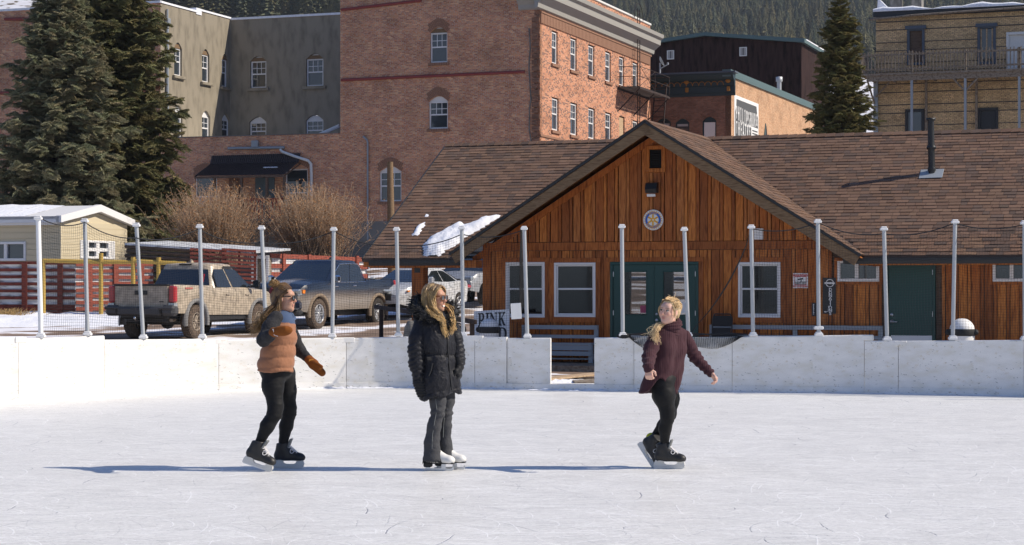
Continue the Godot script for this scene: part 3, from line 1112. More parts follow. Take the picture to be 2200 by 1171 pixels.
func cabin_roof(o: Node3D,XL: float,XR: float,r: RandomNumberGenerator) -> void:
	var X0 = -6.3
	var X1 = XR + 0.35
	var deck = MB.new()
	var sof = MB.new()
	var main_b = Basis(Vector3.RIGHT,atan(0.565))
	# main slopes,front and back
	var edges = [X0]
	for k in 33: edges.append(0.04 - 4.23 + (4.23 + 4.35) * k / 32.0)
	edges.append(X1)
	var dn = Vector3(0,-0.07,0)
	for i in edges.size() - 1:
		# the front slope stops at the valleys of the gable
		var q = []
		for x in [edges[i],edges[i + 1]]:
			var rr = absf(x - 0.04)
			var zf = 0.6 if i == 0 or i == edges.size() - 2 else minf(0.6,0.6 - (5.036 - 0.627 * rr - 2.28) / 0.565 + 0.02)
			q.append(Vector3(x,main_y(zf),zf))
			q.append(Vector3(x,5.05,-4.3))
		deck.quad(q[0],q[2],q[3],q[1])
		sof.quad(q[1] + dn,q[3] + dn,q[2] + dn,q[0] + dn)
		if q[0].z > 0.59: deck.quad(q[0] + dn,q[2] + dn,q[2],q[0])
	var e = [Vector3(X0,2.28,-9.2),Vector3(X1,2.28,-9.2),Vector3(X1,5.05,-4.3),Vector3(X0,5.05,-4.3)]
	deck.quad(e[3],e[2],e[1],e[0])
	sof.quad(e[0] + dn,e[1] + dn,e[2] + dn,e[3] + dn)
	deck.quad(e[0],e[1],e[1] + dn,e[0] + dn)
	for x in [X0,X1]:
		deck.quad(Vector3(x,2.28,0.6),Vector3(x,5.05,-4.3),Vector3(x,4.98,-4.3),Vector3(x,2.21,0.6))
	# gable slopes: from the front rake back to the valley
	for s in [-1.0,1.0]:
		var q = []
		var half = 4.23 if s < 0 else 4.35
		for k in 9:
			var rr = half * k / 8.0
			var y = 5.036 - 0.627 * rr
			var zv = 0.6 - (y - 2.28) / 0.565
			q.append([Vector3(0.04 + s * rr,y,0.9),Vector3(0.04 + s * rr,y,zv)])
		for k in 8:
			var a: Vector3 = q[k][0]
			var b: Vector3 = q[k][1]
			var c: Vector3 = q[k + 1][1]
			var d: Vector3 = q[k + 1][0]
			if s > 0:
				deck.quad(a,d,c,b)
				sof.quad(a + dn,b + dn,c + dn,d + dn)
			else:
				deck.quad(a,b,c,d)
				sof.quad(a + dn,d + dn,c + dn,b + dn)
	var roof = part(o,"roof",deck,M.shingle_4)
	part(o,"soffit",sof,M.cedar_1)
	# shingles in courses
	var E = 0.1408
	var single = 0
	var rest = MB.new()
	var tones = [Color(0.209,0.125,0.084),Color(0.185,0.112,0.077),Color(0.145,0.097,0.074),Color(0.226,0.138,0.091),Color(0.123,0.088,0.071),Color(0.198,0.120,0.081)]
	for row in 40:
		var x: float = X0 - r.randf() * 0.3
		var run = 0
		var tone = r.randi() % 6
		while x < X1:
			var w = r.randf_range(0.12,0.28)
			var t = row * E
			var lo = Vector3(x,main_y(0.6),0.6) + main_b * Vector3(0,0,-(t + E))
			var mid = Vector3(x + w / 2,0,lo.z + 0.05)
			var rr = absf(mid.x - 0.04)
			var hid = rr < 4.3 and mid.z > 0.6 - (5.036 - 0.627 * rr - 2.28) / 0.565 + 0.03
			if not hid:
				var a = maxf(x,X0)
				var b = minf(x + w,X1)
				if b - a > 0.03:
					tone = r.randi() % 6
					var th = 0.009 if r.randf() < 0.55 else 0.016
					var xf = Transform3D(main_b,Vector3(a,lo.y + 0.002,lo.z))
					if row < 6 and single < 290 and x > 3.0:
						single += 1
						part(roof,"shingle",unit_box,M["shingle_%d" % (tone % 5)],xf * Transform3D(Basis(Vector3.RIGHT,-th / E) * Basis.from_scale(Vector3(b - a - 0.008,0.01,E)),Vector3((b - a) / 2,th * 0.5,E / 2)))
					else:
						rest.paint(tones[tone].lerp(Color(0.165,0.115,0.092),0.35) * 1.5 * r.randf_range(0.85,1.15))
						shingle_box(rest,xf,b - a,E,th)
			x += w
	# the gable's two slopes
	for s in [-1.0,1.0]:
		var half = 4.23 if s < 0 else 4.35
		var ang = atan(0.627)
		var rows = int(half / cos(ang) / E)
		for row in rows:
			var rr: float = half - (row + 1) * E * cos(ang)
			if rr < 0.0: rr = 0.0
			var y = 5.036 - 0.627 * rr
			var zv = 0.6 - (y + 0.05 - 2.28) / 0.565
			var z = 0.93
			while z > zv:
				var w = r.randf_range(0.12,0.28)
				var w2 = minf(w,z - zv)
				var th = 0.009 if r.randf() < 0.55 else 0.016
				# x across = along z,z down the slope = outward
				var down = Vector3(s * cos(ang),-sin(ang),0)
				var upn = Vector3(s * sin(ang),cos(ang),0)
				var xx = upn.cross(down)
				var org = Vector3(0.04 + s * rr,y + 0.002,z if xx.z < 0 else z - w2)
				rest.paint(tones[r.randi() % 6].lerp(Color(0.165,0.115,0.092),0.35) * 1.5 * r.randf_range(0.85,1.15))
				shingle_box(rest,Transform3D(Basis(xx,upn,down),org),w2,E,th)
				z -= w
	var x = X0
	while x < X1:
		# ridge caps
		if x < -0.3 or x > 0.3 or true:
			rest.paint(tones[r.randi() % 6].lerp(Color(0.165,0.115,0.092),0.35) * 1.5 * r.randf_range(0.85,1.1))
			rest.box(Vector3(x,-0.004,0),Vector3(x + 0.205,0.012,0.16),Transform3D(main_b * Basis(Vector3.BACK,0.06),Vector3(0,5.05,-4.3)) * Transform3D(Basis.IDENTITY,Vector3(0,0.012 - 0.06 * x,0)))
		x += 0.21
	var z = 0.9
	while z > -4.2:
		for s in [-1.0,1.0]:
			rest.paint(tones[r.randi() % 6].lerp(Color(0.165,0.115,0.092),0.35) * 1.5)
			rest.box(Vector3(0 if s > 0 else -0.15,0,z - 0.2),Vector3(0.15 if s > 0 else 0,0.014,z),Transform3D(Basis(Vector3.BACK,-s * atan(0.627)),Vector3(0.04,5.045,0)))
		z -= 0.205
	part(roof,"shingles",rest,M.shingles,Transform3D.IDENTITY,"stuff")
	# rake boards and drip edges at the gable's front
	for s in [-1.0,1.0]:
		var half = 4.23 if s < 0 else 4.35
		var len: float = half / cos(atan(0.627))
		var b = Basis(Vector3.BACK,-s * atan(0.627))
		var mb = MB.new()
		var cx = Vector3(s * len / 2,-0.155,0.875)
		mb.bbox(cx,Vector3(len,0.20,0.045),0.006)
		part(o,"rake_board",mb,M.weathered_wood,Transform3D(b,Vector3(0.04,5.036,0)))
		mb = MB.new()
		mb.bbox(Vector3(s * len / 2,-0.027,0.905),Vector3(len + 0.02,0.055,0.03),0.004)
		part(o,"drip_edge",mb,M.black_metal,Transform3D(b,Vector3(0.04,5.036,0)))
	# eave fascia,gutters
	boxpart(o,"fascia",Vector3(4.3,2.10,0.53),Vector3(X1,2.212,0.56),M.cedar_1)
	boxpart(o,"fascia",Vector3(X0,2.10,0.53),Vector3(-4.1,2.212,0.56),M.cedar_1)
	boxpart(o,"eave_lining",Vector3(3.8,2.19,0.0),Vector3(X1,2.205,0.53),M.cedar_1)
	for q in [[4.0,X1],[X0 + 0.18,-4.05]]:
		var mb = MB.new()
		var prof = PackedVector2Array([Vector2(0,0),Vector2(0.11,0.0),Vector2(0.125,0.06),Vector2(0.125,0.115),Vector2(0.115,0.115),Vector2(0.112,0.07),Vector2(0.1,0.012),Vector2(0.01,0.012),Vector2(0.01,0.11),Vector2(0,0.11)])
		mb.prism(prof,q[0],q[1],Transform3D(Basis(Vector3(0,0,1),Vector3.UP,Vector3(-1,0,0)),Vector3(0,2.125,0.562)) * Transform3D(Basis(Vector3(1,0,0),Vector3(0,1,0),Vector3(0,0,-1)),Vector3.ZERO) if false else Transform3D(Basis(Vector3(0,0,1),Vector3.UP,Vector3(1,0,0)),Vector3(0,2.125,0.562)))
		part(o,"gutter",mb,M.black_metal)
	# left end rake
	var mb2 = MB.new()
	mb2.bbox(Vector3(X0 - 0.01,-0.03,2.815),Vector3(0.03,0.10,5.63),0.004)
	part(o,"drip_edge",mb2,M.black_metal,Transform3D(main_b,Vector3(0,5.05,-4.3)))
	# stove pipe with its flashing,near the right end of the front slope
	var foot = pipe_foot()
	var pipe = MB.new()
	var hgt = 1.10
	pipe.lathe([Vector2(0.07,-0.1),Vector2(0.07,0.05),Vector2(0.085,0.06),Vector2(0.085,0.12),Vector2(0.07,0.13),Vector2(0.07,0.50),Vector2(0.10,0.51),Vector2(0.10,0.56),Vector2(0.07,0.60),Vector2(0.065,hgt),Vector2(0.095,hgt + 0.01),Vector2(0.10,hgt + 0.06),Vector2(0.0,hgt + 0.07)],16)
	var st = part(o,"stove_pipe",pipe,M.black_metal,Transform3D(Basis(Vector3.BACK,0.02),foot))
	var fl = MB.new()
	fl.bbox(Vector3(0,0.022,0.05),Vector3(0.48,0.012,0.4),0.004)
	part(st,"flashing",fl,M.bench_grey,Transform3D(main_b,Vector3.ZERO))
	# snow left in the shade of the valley
	roof_snow(o)

func pipe_foot() -> Vector3:
	var best = Vector3.ZERO
	for k in 60:
		var z = 0.6 - k * 0.08
		var p = on(C,2002,374,z)
		if absf(p.y - main_y(z)) < absf(best.y - main_y(best.z)) or k == 0: best = p
	best.y = main_y(best.z)
	return best

func roof_at(px: float,py: float) -> Vector3:
	var best = Vector3(0,99,0)
	for k in 130:
		var z = 0.6 - k * 0.04
		var p = on(C,px,py,z)
		if absf(p.y - main_y(z)) < absf(best.y - main_y(best.z)): best = p
	best.y = main_y(best.z)
	return best

func snow_patch(called: String,label: String,edge: Array,thick: float,seed_: int) -> void:
	# an outline on the front slope,raised in the middle
	var poly = PackedVector2Array()
	for i in edge.size():
		var a: Array = edge[i]
		var b: Array = edge[(i + 1) % edge.size()]
		var n = 5
		for k in n:
			var t = float(k) / n
			var p = roof_at(lerpf(a[0],b[0],t),lerpf(a[1],b[1],t))
			poly.append(Vector2(p.x,-p.z))
	var f = FastNoiseLite.new()
	f.seed = seed_
	f.frequency = 2.2
	for i in poly.size(): poly[i] += Vector2(f.get_noise_2d(poly[i].x * 2,poly[i].y * 2),f.get_noise_2d(poly[i].y * 2,poly[i].x * 2)) * 0.07
	var lo = poly[0]
	var hi = poly[0]
	for p in poly:
		lo = lo.min(p)
		hi = hi.max(p)
	var step = 0.045
	var mb = MB.new()
	var W = int((hi.x - lo.x) / step) + 2
	var H = int((hi.y - lo.y) / step) + 2
	var val = []
	for i in W:
		var w = []
		for j in H:
			var p = lo + Vector2(i,j) * step
			var d = 9.0
			for k in poly.size():
				d = minf(d,p.distance_to(Geometry2D.get_closest_point_to_segment(p,poly[k],poly[(k + 1) % poly.size()])))
			if not Geometry2D.is_point_in_polygon(p,poly): d = -d
			var up = thick * (1.0 - exp(-maxf(d + 0.02,0.0) / 0.05)) * (1.0 + 0.4 * f.get_noise_2d(p.x,p.y)) - 0.02 * float(d < -0.02)
			w.append([Vector3(p.x,main_y(-p.y) + 0.012 + up,-p.y),d])
		val.append(w)
	for i in W - 1:
		for j in H - 1:
			if maxf(maxf(val[i][j][1],val[i + 1][j][1]),maxf(val[i][j + 1][1],val[i + 1][j + 1][1])) > -0.03:
				mb.quad(val[i][j][0],val[i + 1][j][0],val[i + 1][j + 1][0],val[i][j + 1][0])
	solo(called,smooth(mb),M.snow,label,"snow patch",C)

func smooth(mb: MB) -> MB:
	# shared normals where corners meet
	var acc = {}
	for i in mb.v.size():
		var k = Vector3i((mb.v[i] * 2000.0).round())
		acc[k] = acc.get(k,Vector3.ZERO) + mb.n[i]
	for i in mb.v.size(): mb.n[i] = acc[Vector3i((mb.v[i] * 2000.0).round())].normalized()
	return mb

func roof_snow(_o: Node3D) -> void:
	snow_patch("snow_patch","long white snow drift in the left roof valley beside the gable",[[908,530],[925,515],[948,502],[985,484],[1000,487],[1040,474],[1072,466],[1040,487],[1000,510],[968,532],[940,551],[915,550]],0.11,1)
	snow_patch("snow_patch","small wavy strip of snow left of the long drift on the roof",[[884,506],[893,495],[901,484],[912,480],[908,488],[904,497],[897,506]],0.06,2)
	snow_patch("snow_patch","tiny topmost snow scrap on the left roof slope",[[911,470],[916,463],[922,462],[917,470]],0.04,3)

func sign_board(o: Node3D,called: String,a: Vector3,b: Vector3,z: float,m: Material) -> MeshInstance3D:
	return boxpart(o,called,Vector3(a.x,minf(a.y,b.y),z),Vector3(b.x,maxf(a.y,b.y),z + 0.012),m)

func bench(o: Node3D,x0: float,x1: float,z: float,seat: float,top: float,slatted: bool,h: Material) -> void:
	# a park bench against the wall: rails,seat planks,legs
	var ends = [x0 + 0.03,x1 - 0.03]
	if x1 - x0 > 2.5: ends.append((x0 + x1) / 2)
	for x in ends:
		boxpart(o,"leg",Vector3(x - 0.045,0.11,z + 0.42),Vector3(x + 0.045,seat - 0.02,z + 0.47),h)
		boxpart(o,"upright",Vector3(x - 0.045,0.11,z + 0.04),Vector3(x + 0.045,top,z + 0.09),h)
		boxpart(o,"brace",Vector3(x - 0.02,0.2,z + 0.09),Vector3(x + 0.02,0.28,z + 0.42),h)
	boxpart(o,"back_rail",Vector3(x0,top - 0.085,z + 0.091),Vector3(x1,top,z + 0.125),h)
	boxpart(o,"back_rail",Vector3(x0,top - 0.27,z + 0.091),Vector3(x1,top - 0.20,z + 0.125),h)
	for k in 3: boxpart(o,"seat_plank",Vector3(x0,seat - 0.02,z + 0.12 + k * 0.13),Vector3(x1,seat + 0.018,z + 0.24 + k * 0.13),h)
	boxpart(o,"front_rail",Vector3(x0,seat - 0.13,z + 0.472),Vector3(x1,seat - 0.025,z + 0.505),h)
	if slatted:
		boxpart(o,"lower_rail",Vector3(x0,0.26,z + 0.472),Vector3(x1,0.35,z + 0.505),h)
		boxpart(o,"lower_shelf",Vector3(x0,0.18,z + 0.12),Vector3(x1,0.205,z + 0.44),h)

func dome(called: String,label: String,px: float,py: float,z: float,rad: float) -> void:
	var p = on(C,px,py,z)
	var o = thing(called,label,"skating aid",C * Transform3D(Basis.IDENTITY,p),"white domes by the cabin")
	var mb = MB.new()
	var pr = []
	for i in 9:
		var a = PI / 2 * i / 8.0
		pr.append(Vector2(rad * sin(a),rad * 0.95 * cos(a)))
	pr.append(Vector2(rad * 1.02,-0.12))
	pr.append(Vector2(rad * 0.98,-0.5))
	mb.lathe(pr,20)
	part(o,"shell",mb,M.white_paint)
	mb = MB.new()
	mb.lathe([Vector2(rad * 1.03,0.0),Vector2(rad * 1.12,0.02),Vector2(rad * 1.12,-0.09),Vector2(rad * 1.03,-0.11)],20)
	mb.ball(Vector3(-rad * 1.1,-0.04,0.05),Vector3(0.06,0.06,0.06),8)
	mb.ball(Vector3(rad * 1.1,-0.04,0.05),Vector3(0.06,0.06,0.06),8)
	part(o,"black_band",mb,M.black)

func cabin_things() -> void:
	var x = C
	# the emblem: a gear wheel of six spokes
	var p = on(C,1403.5,472.5,0.06)
	var o = thing("emblem_plaque","round white plaque with a gold gear wheel on blue, high on the gable","emblem",C * Transform3D(Basis.IDENTITY,p))
	var face = Basis(Vector3.RIGHT,PI / 2)
	var mb = MB.new()
	mb.lathe([Vector2(0,0.012),Vector2(0.205,0.012),Vector2(0.213,0.004),Vector2(0.213,-0.02)],40,Transform3D(face,Vector3.ZERO))
	part(o,"disc",mb,M.white_paint)
	mb = MB.new()
	var gear = PackedVector2Array()
	for i in 24:
		for k in [[0.0,0.172],[0.3,0.172],[0.42,0.196],[0.62,0.196],[0.72,0.172]]:
			var a: float = TAU * (i + k[0]) / 24.0
			gear.append(Vector2(cos(a),sin(a)) * k[1])
	mb.prism(gear,0.013,0.018)
	part(o,"gear",mb,M.emblem_gold)
	mb = MB.new()
	mb.lathe([Vector2(0.118,0.0185),Vector2(0.165,0.0215),Vector2(0.165,0.017)],40,Transform3D(face,Vector3.ZERO))
	part(o,"blue_ring",mb,M.emblem_blue)
	mb = MB.new()
	mb.lathe([Vector2(0,0.0205),Vector2(0.120,0.0205),Vector2(0.120,0.017)],40,Transform3D(face,Vector3.ZERO))
	part(o,"hub_disc",mb,M.white_paint)
	for i in 6: boxpart(o,"spoke",Vector3(-0.016,0.03,0.021),Vector3(0.016,0.118,0.026),M.emblem_gold).transform = Transform3D(Basis(Vector3.BACK,TAU * i / 6.0),Vector3.ZERO) * Transform3D(Basis.from_scale(Vector3(0.034,0.09,0.005)),Vector3(0,0.072,0.0235))
	mb = MB.new()
	mb.lathe([Vector2(0.018,0.0215),Vector2(0.02,0.027),Vector2(0.038,0.027),Vector2(0.04,0.0215)],24,Transform3D(face,Vector3.ZERO))
	part(o,"hub",mb,M.emblem_gold)
	for w in [["ROTARY",1.0],["INTERNATIONAL",-1.0]]:
		var s: String = w[0]
		for i in s.length():
			var a: float = (i - (s.length() - 1) / 2.0) * (0.21 if w[1] > 0 else 0.165)
			var ang: float = -a if w[1] > 0 else a
			var q = Vector3(sin(-ang) * 0.141,w[1] * cos(ang) * 0.141,0.021)
			if w[1] < 0: q = Vector3(sin(a) * 0.141,-cos(a) * 0.141,0.021)
			letters(o,"letter",s[i],0.032,M.emblem_gold,Transform3D(Basis(Vector3.BACK,ang),q))
	# the lamp
	p = on(C,1403.5,404,0.0)
	o = thing("wall_lamp","dark boxy floodlight on the gable above the round plaque","lamp",C * Transform3D(Basis.IDENTITY,p))
	mb = MB.new()
	mb.prism(PackedVector2Array([Vector2(0.02,0.11),Vector2(0.16,0.09),Vector2(0.21,-0.03),Vector2(0.17,-0.11),Vector2(0.02,-0.10)]),-0.12,0.12,Transform3D(Basis(Vector3(0,0,1),Vector3.UP,Vector3(-1,0,0)),Vector3.ZERO))
	part(o,"housing",mb,M.black_metal)
	mb = MB.new()
	mb.bbox(Vector3(-0.005,-0.076,0.2),Vector3(0.18,0.06,0.02),0.005,Transform3D(Basis(Vector3.RIGHT,0.45),Vector3.ZERO))
	part(o,"lens",mb,M.white_paint)
	# signs on the wall
	var a = on(C,1705,619)
	var b = on(C,1737,587)
	o = thing("warning_sign","white warning sign with red border and a camera drawing","sign",C)
	sign_board(o,"plate",a,b,0.045,M.white_paint)
	boxpart(o,"inner_border",Vector3(a.x + 0.03,a.y + 0.06,0.0596),Vector3(b.x - 0.03,b.y - 0.065,0.061),M.red_paint)
	boxpart(o,"inner_face",Vector3(a.x + 0.04,a.y + 0.07,0.0611),Vector3(b.x - 0.04,b.y - 0.075,0.063),M.white_paint)
	var cx = (a.x + b.x) / 2
	letters(o,"heading","WARNING",0.045,M.red_paint,Transform3D(Basis.IDENTITY,Vector3(cx,b.y - 0.043,0.062)),false,1.0)
	letters(o,"wording","NO LOITERING",0.034,M.red_paint,Transform3D(Basis.IDENTITY,Vector3(cx,a.y + 0.035,0.062)),false,0.9)
	letters(o,"wording","24 HOUR VIDEO",0.028,M.sign_black,Transform3D(Basis.IDENTITY,Vector3(cx,a.y + 0.118,0.065)),false,0.85)
	letters(o,"wording","SURVEILLANCE",0.026,M.sign_black,Transform3D(Basis.IDENTITY,Vector3(cx,a.y + 0.085,0.065)),false,0.85)
	mb = MB.new()
	mb.prism(PackedVector2Array([Vector2(-0.06,0.0),Vector2(0.05,0.02),Vector2(0.055,0.05),Vector2(-0.055,0.03)]),0,0.003,Transform3D(Basis.IDENTITY,Vector3(cx,a.y + 0.155,0.0635)))
	mb.prism(PackedVector2Array([Vector2(0.01,-0.035),Vector2(0.022,-0.035),Vector2(0.026,0.01),Vector2(0.012,0.01)]),0,0.003,Transform3D(Basis.IDENTITY,Vector3(cx,a.y + 0.155,0.0635)))
	part(o,"camera_drawing",mb,M.sign_black)
	a = on(C,1769,674)
	b = on(C,1797,597)
	o = thing("donations_sign","tall black sign reading DONATIONS in white letters downward","sign",C)
	sign_board(o,"plate",a,b,0.045,M.sign_black)
	cx = (a.x + b.x) / 2 + 0.02
	var word = "DONATIONS"
	for i in 9: letters(o,"letter",word[i],0.062,M.white_paint,Transform3D(Basis.IDENTITY,Vector3(cx,b.y - 0.235 - i * 0.0595,0.059)),false,1.2)
	mb = MB.new()
	mb.lathe([Vector2(0.066,0.0),Vector2(0.068,0.003),Vector2(0.080,0.003),Vector2(0.082,0.0)],28,Transform3D(face,Vector3(cx - 0.01,b.y - 0.105,0.058)))
	mb.bbox(Vector3(cx - 0.01,b.y - 0.105,0.061),Vector3(0.21,0.035,0.004),0.001)
	part(o,"seal",mb,M.white_paint)
	mb = MB.new()
	mb.tube([Vector3(cx - 0.035,a.y + 0.16,0.062),Vector3(cx - 0.045,a.y + 0.05,0.062),Vector3(cx - 0.1,a.y + 0.03,0.062)],0.006,5)
	mb.ball(Vector3(cx - 0.1,a.y + 0.04,0.06),Vector3(0.025,0.015,0.004),8)
	part(o,"stick_drawing",mb,M.white_paint)
	a = on(C,1745,679)
	b = on(C,1754,651)
	o = thing("small_black_sign","narrow black sign with small white letters left of the donations sign","sign",C)
	sign_board(o,"plate",a,b,0.045,M.sign_black)
	for i in 8: boxpart(o,"mark",Vector3((a.x + b.x) / 2 - 0.012,b.y - 0.04 - i * 0.027,0.057),Vector3((a.x + b.x) / 2 + 0.010 - 0.004 * (i % 3),b.y - 0.021 - i * 0.027,0.060),M.white_paint)
	a = on(C,1623,515)
	b = on(C,1642,491)
	solo("wall_box",frame_mesh(a.x,b.x,a.y,b.y,0.09,0.09,0.1),M.white_paint,"small white box fixed to the cabin wall above the belt board","box",C)
	# benches and the folding chair
	a = on(C,1124,697,0.1)
	b = on(C,1285,697,0.1)
	o = thing("bench","grey painted slatted bench seen through the gateway, under the two left windows","bench",C,"grey benches by the cabin")
	bench(o,a.x,b.x,0.06,0.50,a.y - 0.01,true,M.bench_grey)
	a = on(C,1527,697,0.1)
	b = on(C,1896,697,0.1)
	o = thing("bench","long grey bench under the right window, chair leaning on its left end","bench",C,"grey benches by the cabin")
	bench(o,a.x,b.x,0.06,0.50,a.y - 0.005,false,M.bench_grey)
	p = on(C,1556,680,0.35)
	o = thing("folding_chair","black folding chair leaning on the left end of the long bench","chair",C * Transform3D(Basis(Vector3.RIGHT,-0.12),Vector3(p.x,0.1,0.62)))
	mb = MB.new()
	for s in [-0.2,0.2]: mb.tube([Vector3(s,0,0),Vector3(s,0.95,0),Vector3(s * 0.8,1.04,0)],0.013,8)
	mb.tube([Vector3(-0.16,1.04,0),Vector3(0.16,1.04,0)],0.013,8)
	part(o,"frame",mb,M.black_metal)
	mb = MB.new()
	mb.bbox(Vector3(0,0.90,0.01),Vector3(0.38,0.22,0.02),0.01)
	part(o,"backrest",mb,M.black)
	mb = MB.new()
	mb.bbox(Vector3(0,0.56,0.03),Vector3(0.37,0.40,0.025),0.01)
	part(o,"seat",mb,M.black)
	boxpart(o,"care_label",Vector3(0.06,0.41,0.044),Vector3(0.10,0.45,0.047),M.white_paint)
	dome("white_dome","white plastic dome with black band beside the single green door",2067,709,1.1,0.235)
	dome("white_dome","white plastic dome with black band in front of the RINK sign",1051,704,1.25,0.20)
	# the leaning RINK sign
	a = on(C,1020,722,0.9)
	b = on(C,1096,664,0.9)
	var w = b.x - a.x
	var h = b.y - a.y
	o = thing("rink_sign","white board lettered RINK in black, leaning at the left of the cabin","sign",C * Transform3D(Basis(Vector3.BACK,0.05) * Basis(Vector3.RIGHT,-0.15),Vector3((a.x + b.x) / 2,a.y - 0.3,0.95)))
	boxpart(o,"board_panel",Vector3(-w / 2,0,-0.015),Vector3(w / 2,h + 0.28,0.015),M.white_paint)
	letters(o,"wording","RINK",0.27,M.sign_black,Transform3D(Basis.IDENTITY,Vector3(0.0,h + 0.08,0.017)),true,0.62)
	letters(o,"letter","D",0.27,M.sign_black,Transform3D(Basis.IDENTITY,Vector3(w / 2 - 0.15,h - 0.24,0.017)),true,0.8)
	# beams lying on the ground,and the plank in the gateway
	p = on(C,1240,812,3.0)
	var pl = at(1238,813,35.4)
	mb = MB.new()
	mb.bbox(Vector3.ZERO,Vector3(0.40,0.03,2.2),0.006)
	solo("ramp_plank",mb,M.plywood,"pale plywood plank lying slantwise in the gateway","plank",Transform3D(Basis(Vector3.UP,-0.75) * Basis(Vector3.RIGHT,0.03),Vector3(pl.x,0.075,pl.z - 0.2)))
	mb = MB.new()
	mb.bbox(Vector3.ZERO,Vector3(1.3,0.03,1.6),0.006)
	solo("rubber_mat",mb,M.grey_wood,"grey worn mat beside the plywood plank in the gateway","mat",Transform3D(Basis(Vector3.UP,0.05),Vector3(pl.x + 0.55,0.012,pl.z + 0.1)))
	var f = FastNoiseLite.new()
	f.frequency = 1.6
	var rows = []
	for i in 20:
		var ww = PackedVector3Array()
		for j in 14:
			var u = Vector2(i / 19.0 - 0.5,j / 13.0 - 0.5)
			var e = maxf(0.0,1.0 - u.length() * 2.0)
			ww.append(Vector3(u.x * 2.4,sqrt(e) * 0.14 * (0.6 + 0.7 * f.get_noise_2d(i * 0.35,j * 0.35)) - 0.01,u.y * 1.5))
		rows.append(ww)
	mb = MB.new()
	mb.grid(rows)
	solo("snow_heap",mb,M.snow,"low lumpy heap of snow left of the plank in the gateway","snow",Transform3D(Basis.IDENTITY,Vector3(pl.x - 0.95,0,pl.z + 0.1)))
	# a bank of ploughed snow behind the cabin,which shows through its glass doors
	rows = []
	for i in 40:
		var ww = PackedVector3Array()
		for j in 16:
			var t = j / 15.0
			ww.append(Vector3(-3.2 + i * 0.36,2.3 * smoothstep(0.0,4.0,i)  * sin(PI * t) * (0.85 + 0.3 * f.get_noise_2d(i * 0.3,j * 0.2)) - 0.1,-9.7 - t * 6.0))
		rows.append(ww)
	mb = MB.new()
	mb.grid(rows)
	struct("snow_bank",mb,M.snow,C)


# ---- windows of the town's buildings ----
func sash_window(o: Node3D,x: Transform3D,a: Vector2,b: Vector2,grid: int,frame: Material,pane: Material,arch := 0.0) -> void:
	# a double hung window in its own plane: a lower left,b upper right; the upper sash has small panes
	var fw = 0.075
	var top = b.y
	var wi = part(o,"window",frame_mesh(a.x,b.x,a.y,top,0.0,fw,0.08),frame,x)
	var ym = lerpf(a.y,top,0.52)
	boxpart(wi,"sash",Vector3(a.x + fw,ym - 0.035,-0.02),Vector3(b.x - fw,ym + 0.035,0.025),frame)
	boxpart(wi,"pane",Vector3(a.x + fw,a.y + fw,-0.03),Vector3(b.x - fw,ym,-0.024),pane)
	boxpart(wi,"pane",Vector3(a.x + fw,ym,-0.016),Vector3(b.x - fw,top - fw,-0.010),pane)
	if grid:
		for k in range(1,grid):
			var xx = lerpf(a.x + fw,b.x - fw,float(k) / grid)
			boxpart(wi,"muntin",Vector3(xx - 0.014,ym + 0.03,-0.012),Vector3(xx + 0.014,top - fw,0.008),frame)
		var yy = (ym + top - fw) / 2
		boxpart(wi,"muntin",Vector3(a.x + fw,yy - 0.014,-0.013),Vector3(b.x - fw,yy + 0.014,0.007),frame)
	if arch > 0.0:
		var p = PackedVector2Array([Vector2(a.x,top + 0.003)])
		for k in 9:
			var t = k / 8.0
			p.append(Vector2(lerpf(a.x,b.x,t),top + 0.01 + arch * sin(PI * t) * 0.95))
		p.append(Vector2(b.x,top + 0.003))
		var mb = MB.new()
		mb.prism(p,-0.03,0.02)
		part(wi,"arch_panel",mb,frame if arch < 0.5 else frame)

func spandrels(mb: MB,x: Transform3D,a: Vector2,b: Vector2,rise: float,z0: float,z1: float) -> void:
	# fills the corners of a rectangular opening above an arch
	for s in 2:
		var p = PackedVector2Array()
		p.append(Vector2(a.x if s == 0 else b.x,b.y + rise))
		for k in 6:
			var t = 0.5 * k / 5.0
			var xx = lerpf(a.x,b.x,t if s == 0 else 1.0 - t)
			p.append(Vector2(xx,b.y + rise * sin(PI * t)))
		var q = PackedVector2Array()
		q.append(Vector2(a.x if s == 0 else b.x,b.y + rise))
		for k in range(1,p.size()): q.append(p[k])
		mb.prism(q,z0,z1,x)

func brick_arch(o: Node3D,x: Transform3D,a: Vector2,b: Vector2,rise: float,m: Material) -> void:
	var mb = MB.new()
	var n = 15
	for ring in 2:
		for k in n:
			var t = (k + 0.5) / n
			var c = Vector2(lerpf(a.x - 0.08,b.x + 0.08,t),b.y + rise * sin(PI * clampf(lerpf(-0.05,1.05,t),0,1)) + 0.12 + ring * 0.215)
			var slope = atan(rise * PI * cos(PI * t) / (b.x - a.x)) * 0.9
			mb.bbox(Vector3.ZERO,Vector3((b.x - a.x) / n * 0.9 + 0.012,0.2,0.05),0.006,x * Transform3D(Basis(Vector3.BACK,slope),Vector3(c.x,c.y,0.0)))
	part(o,"brick_arch",mb,m)

func rect_on(t: Transform3D,q: Array,z := 0.0) -> Array:
	# [px0,px1,ytop,ybot] on a front plane as a,b corners
	var a = on(t,q[0],q[3],z)
	var b = on(t,q[1],q[2],z)
	return [Vector2(a.x,a.y),Vector2(b.x,b.y)]

func rect_onx(t: Transform3D,q: Array,xl: float) -> Array:
	# the same on a side plane that faces right; first coordinate is minus z
	var a = onx(t,q[0],q[3],xl)
	var b = onx(t,q[1],q[2],xl)
	var c = onx(t,q[0],q[2],xl)
	var d = onx(t,q[1],q[3],xl)
	return [Vector2(-a.z,(a.y + d.y) / 2),Vector2(-b.z,(b.y + c.y) / 2)]

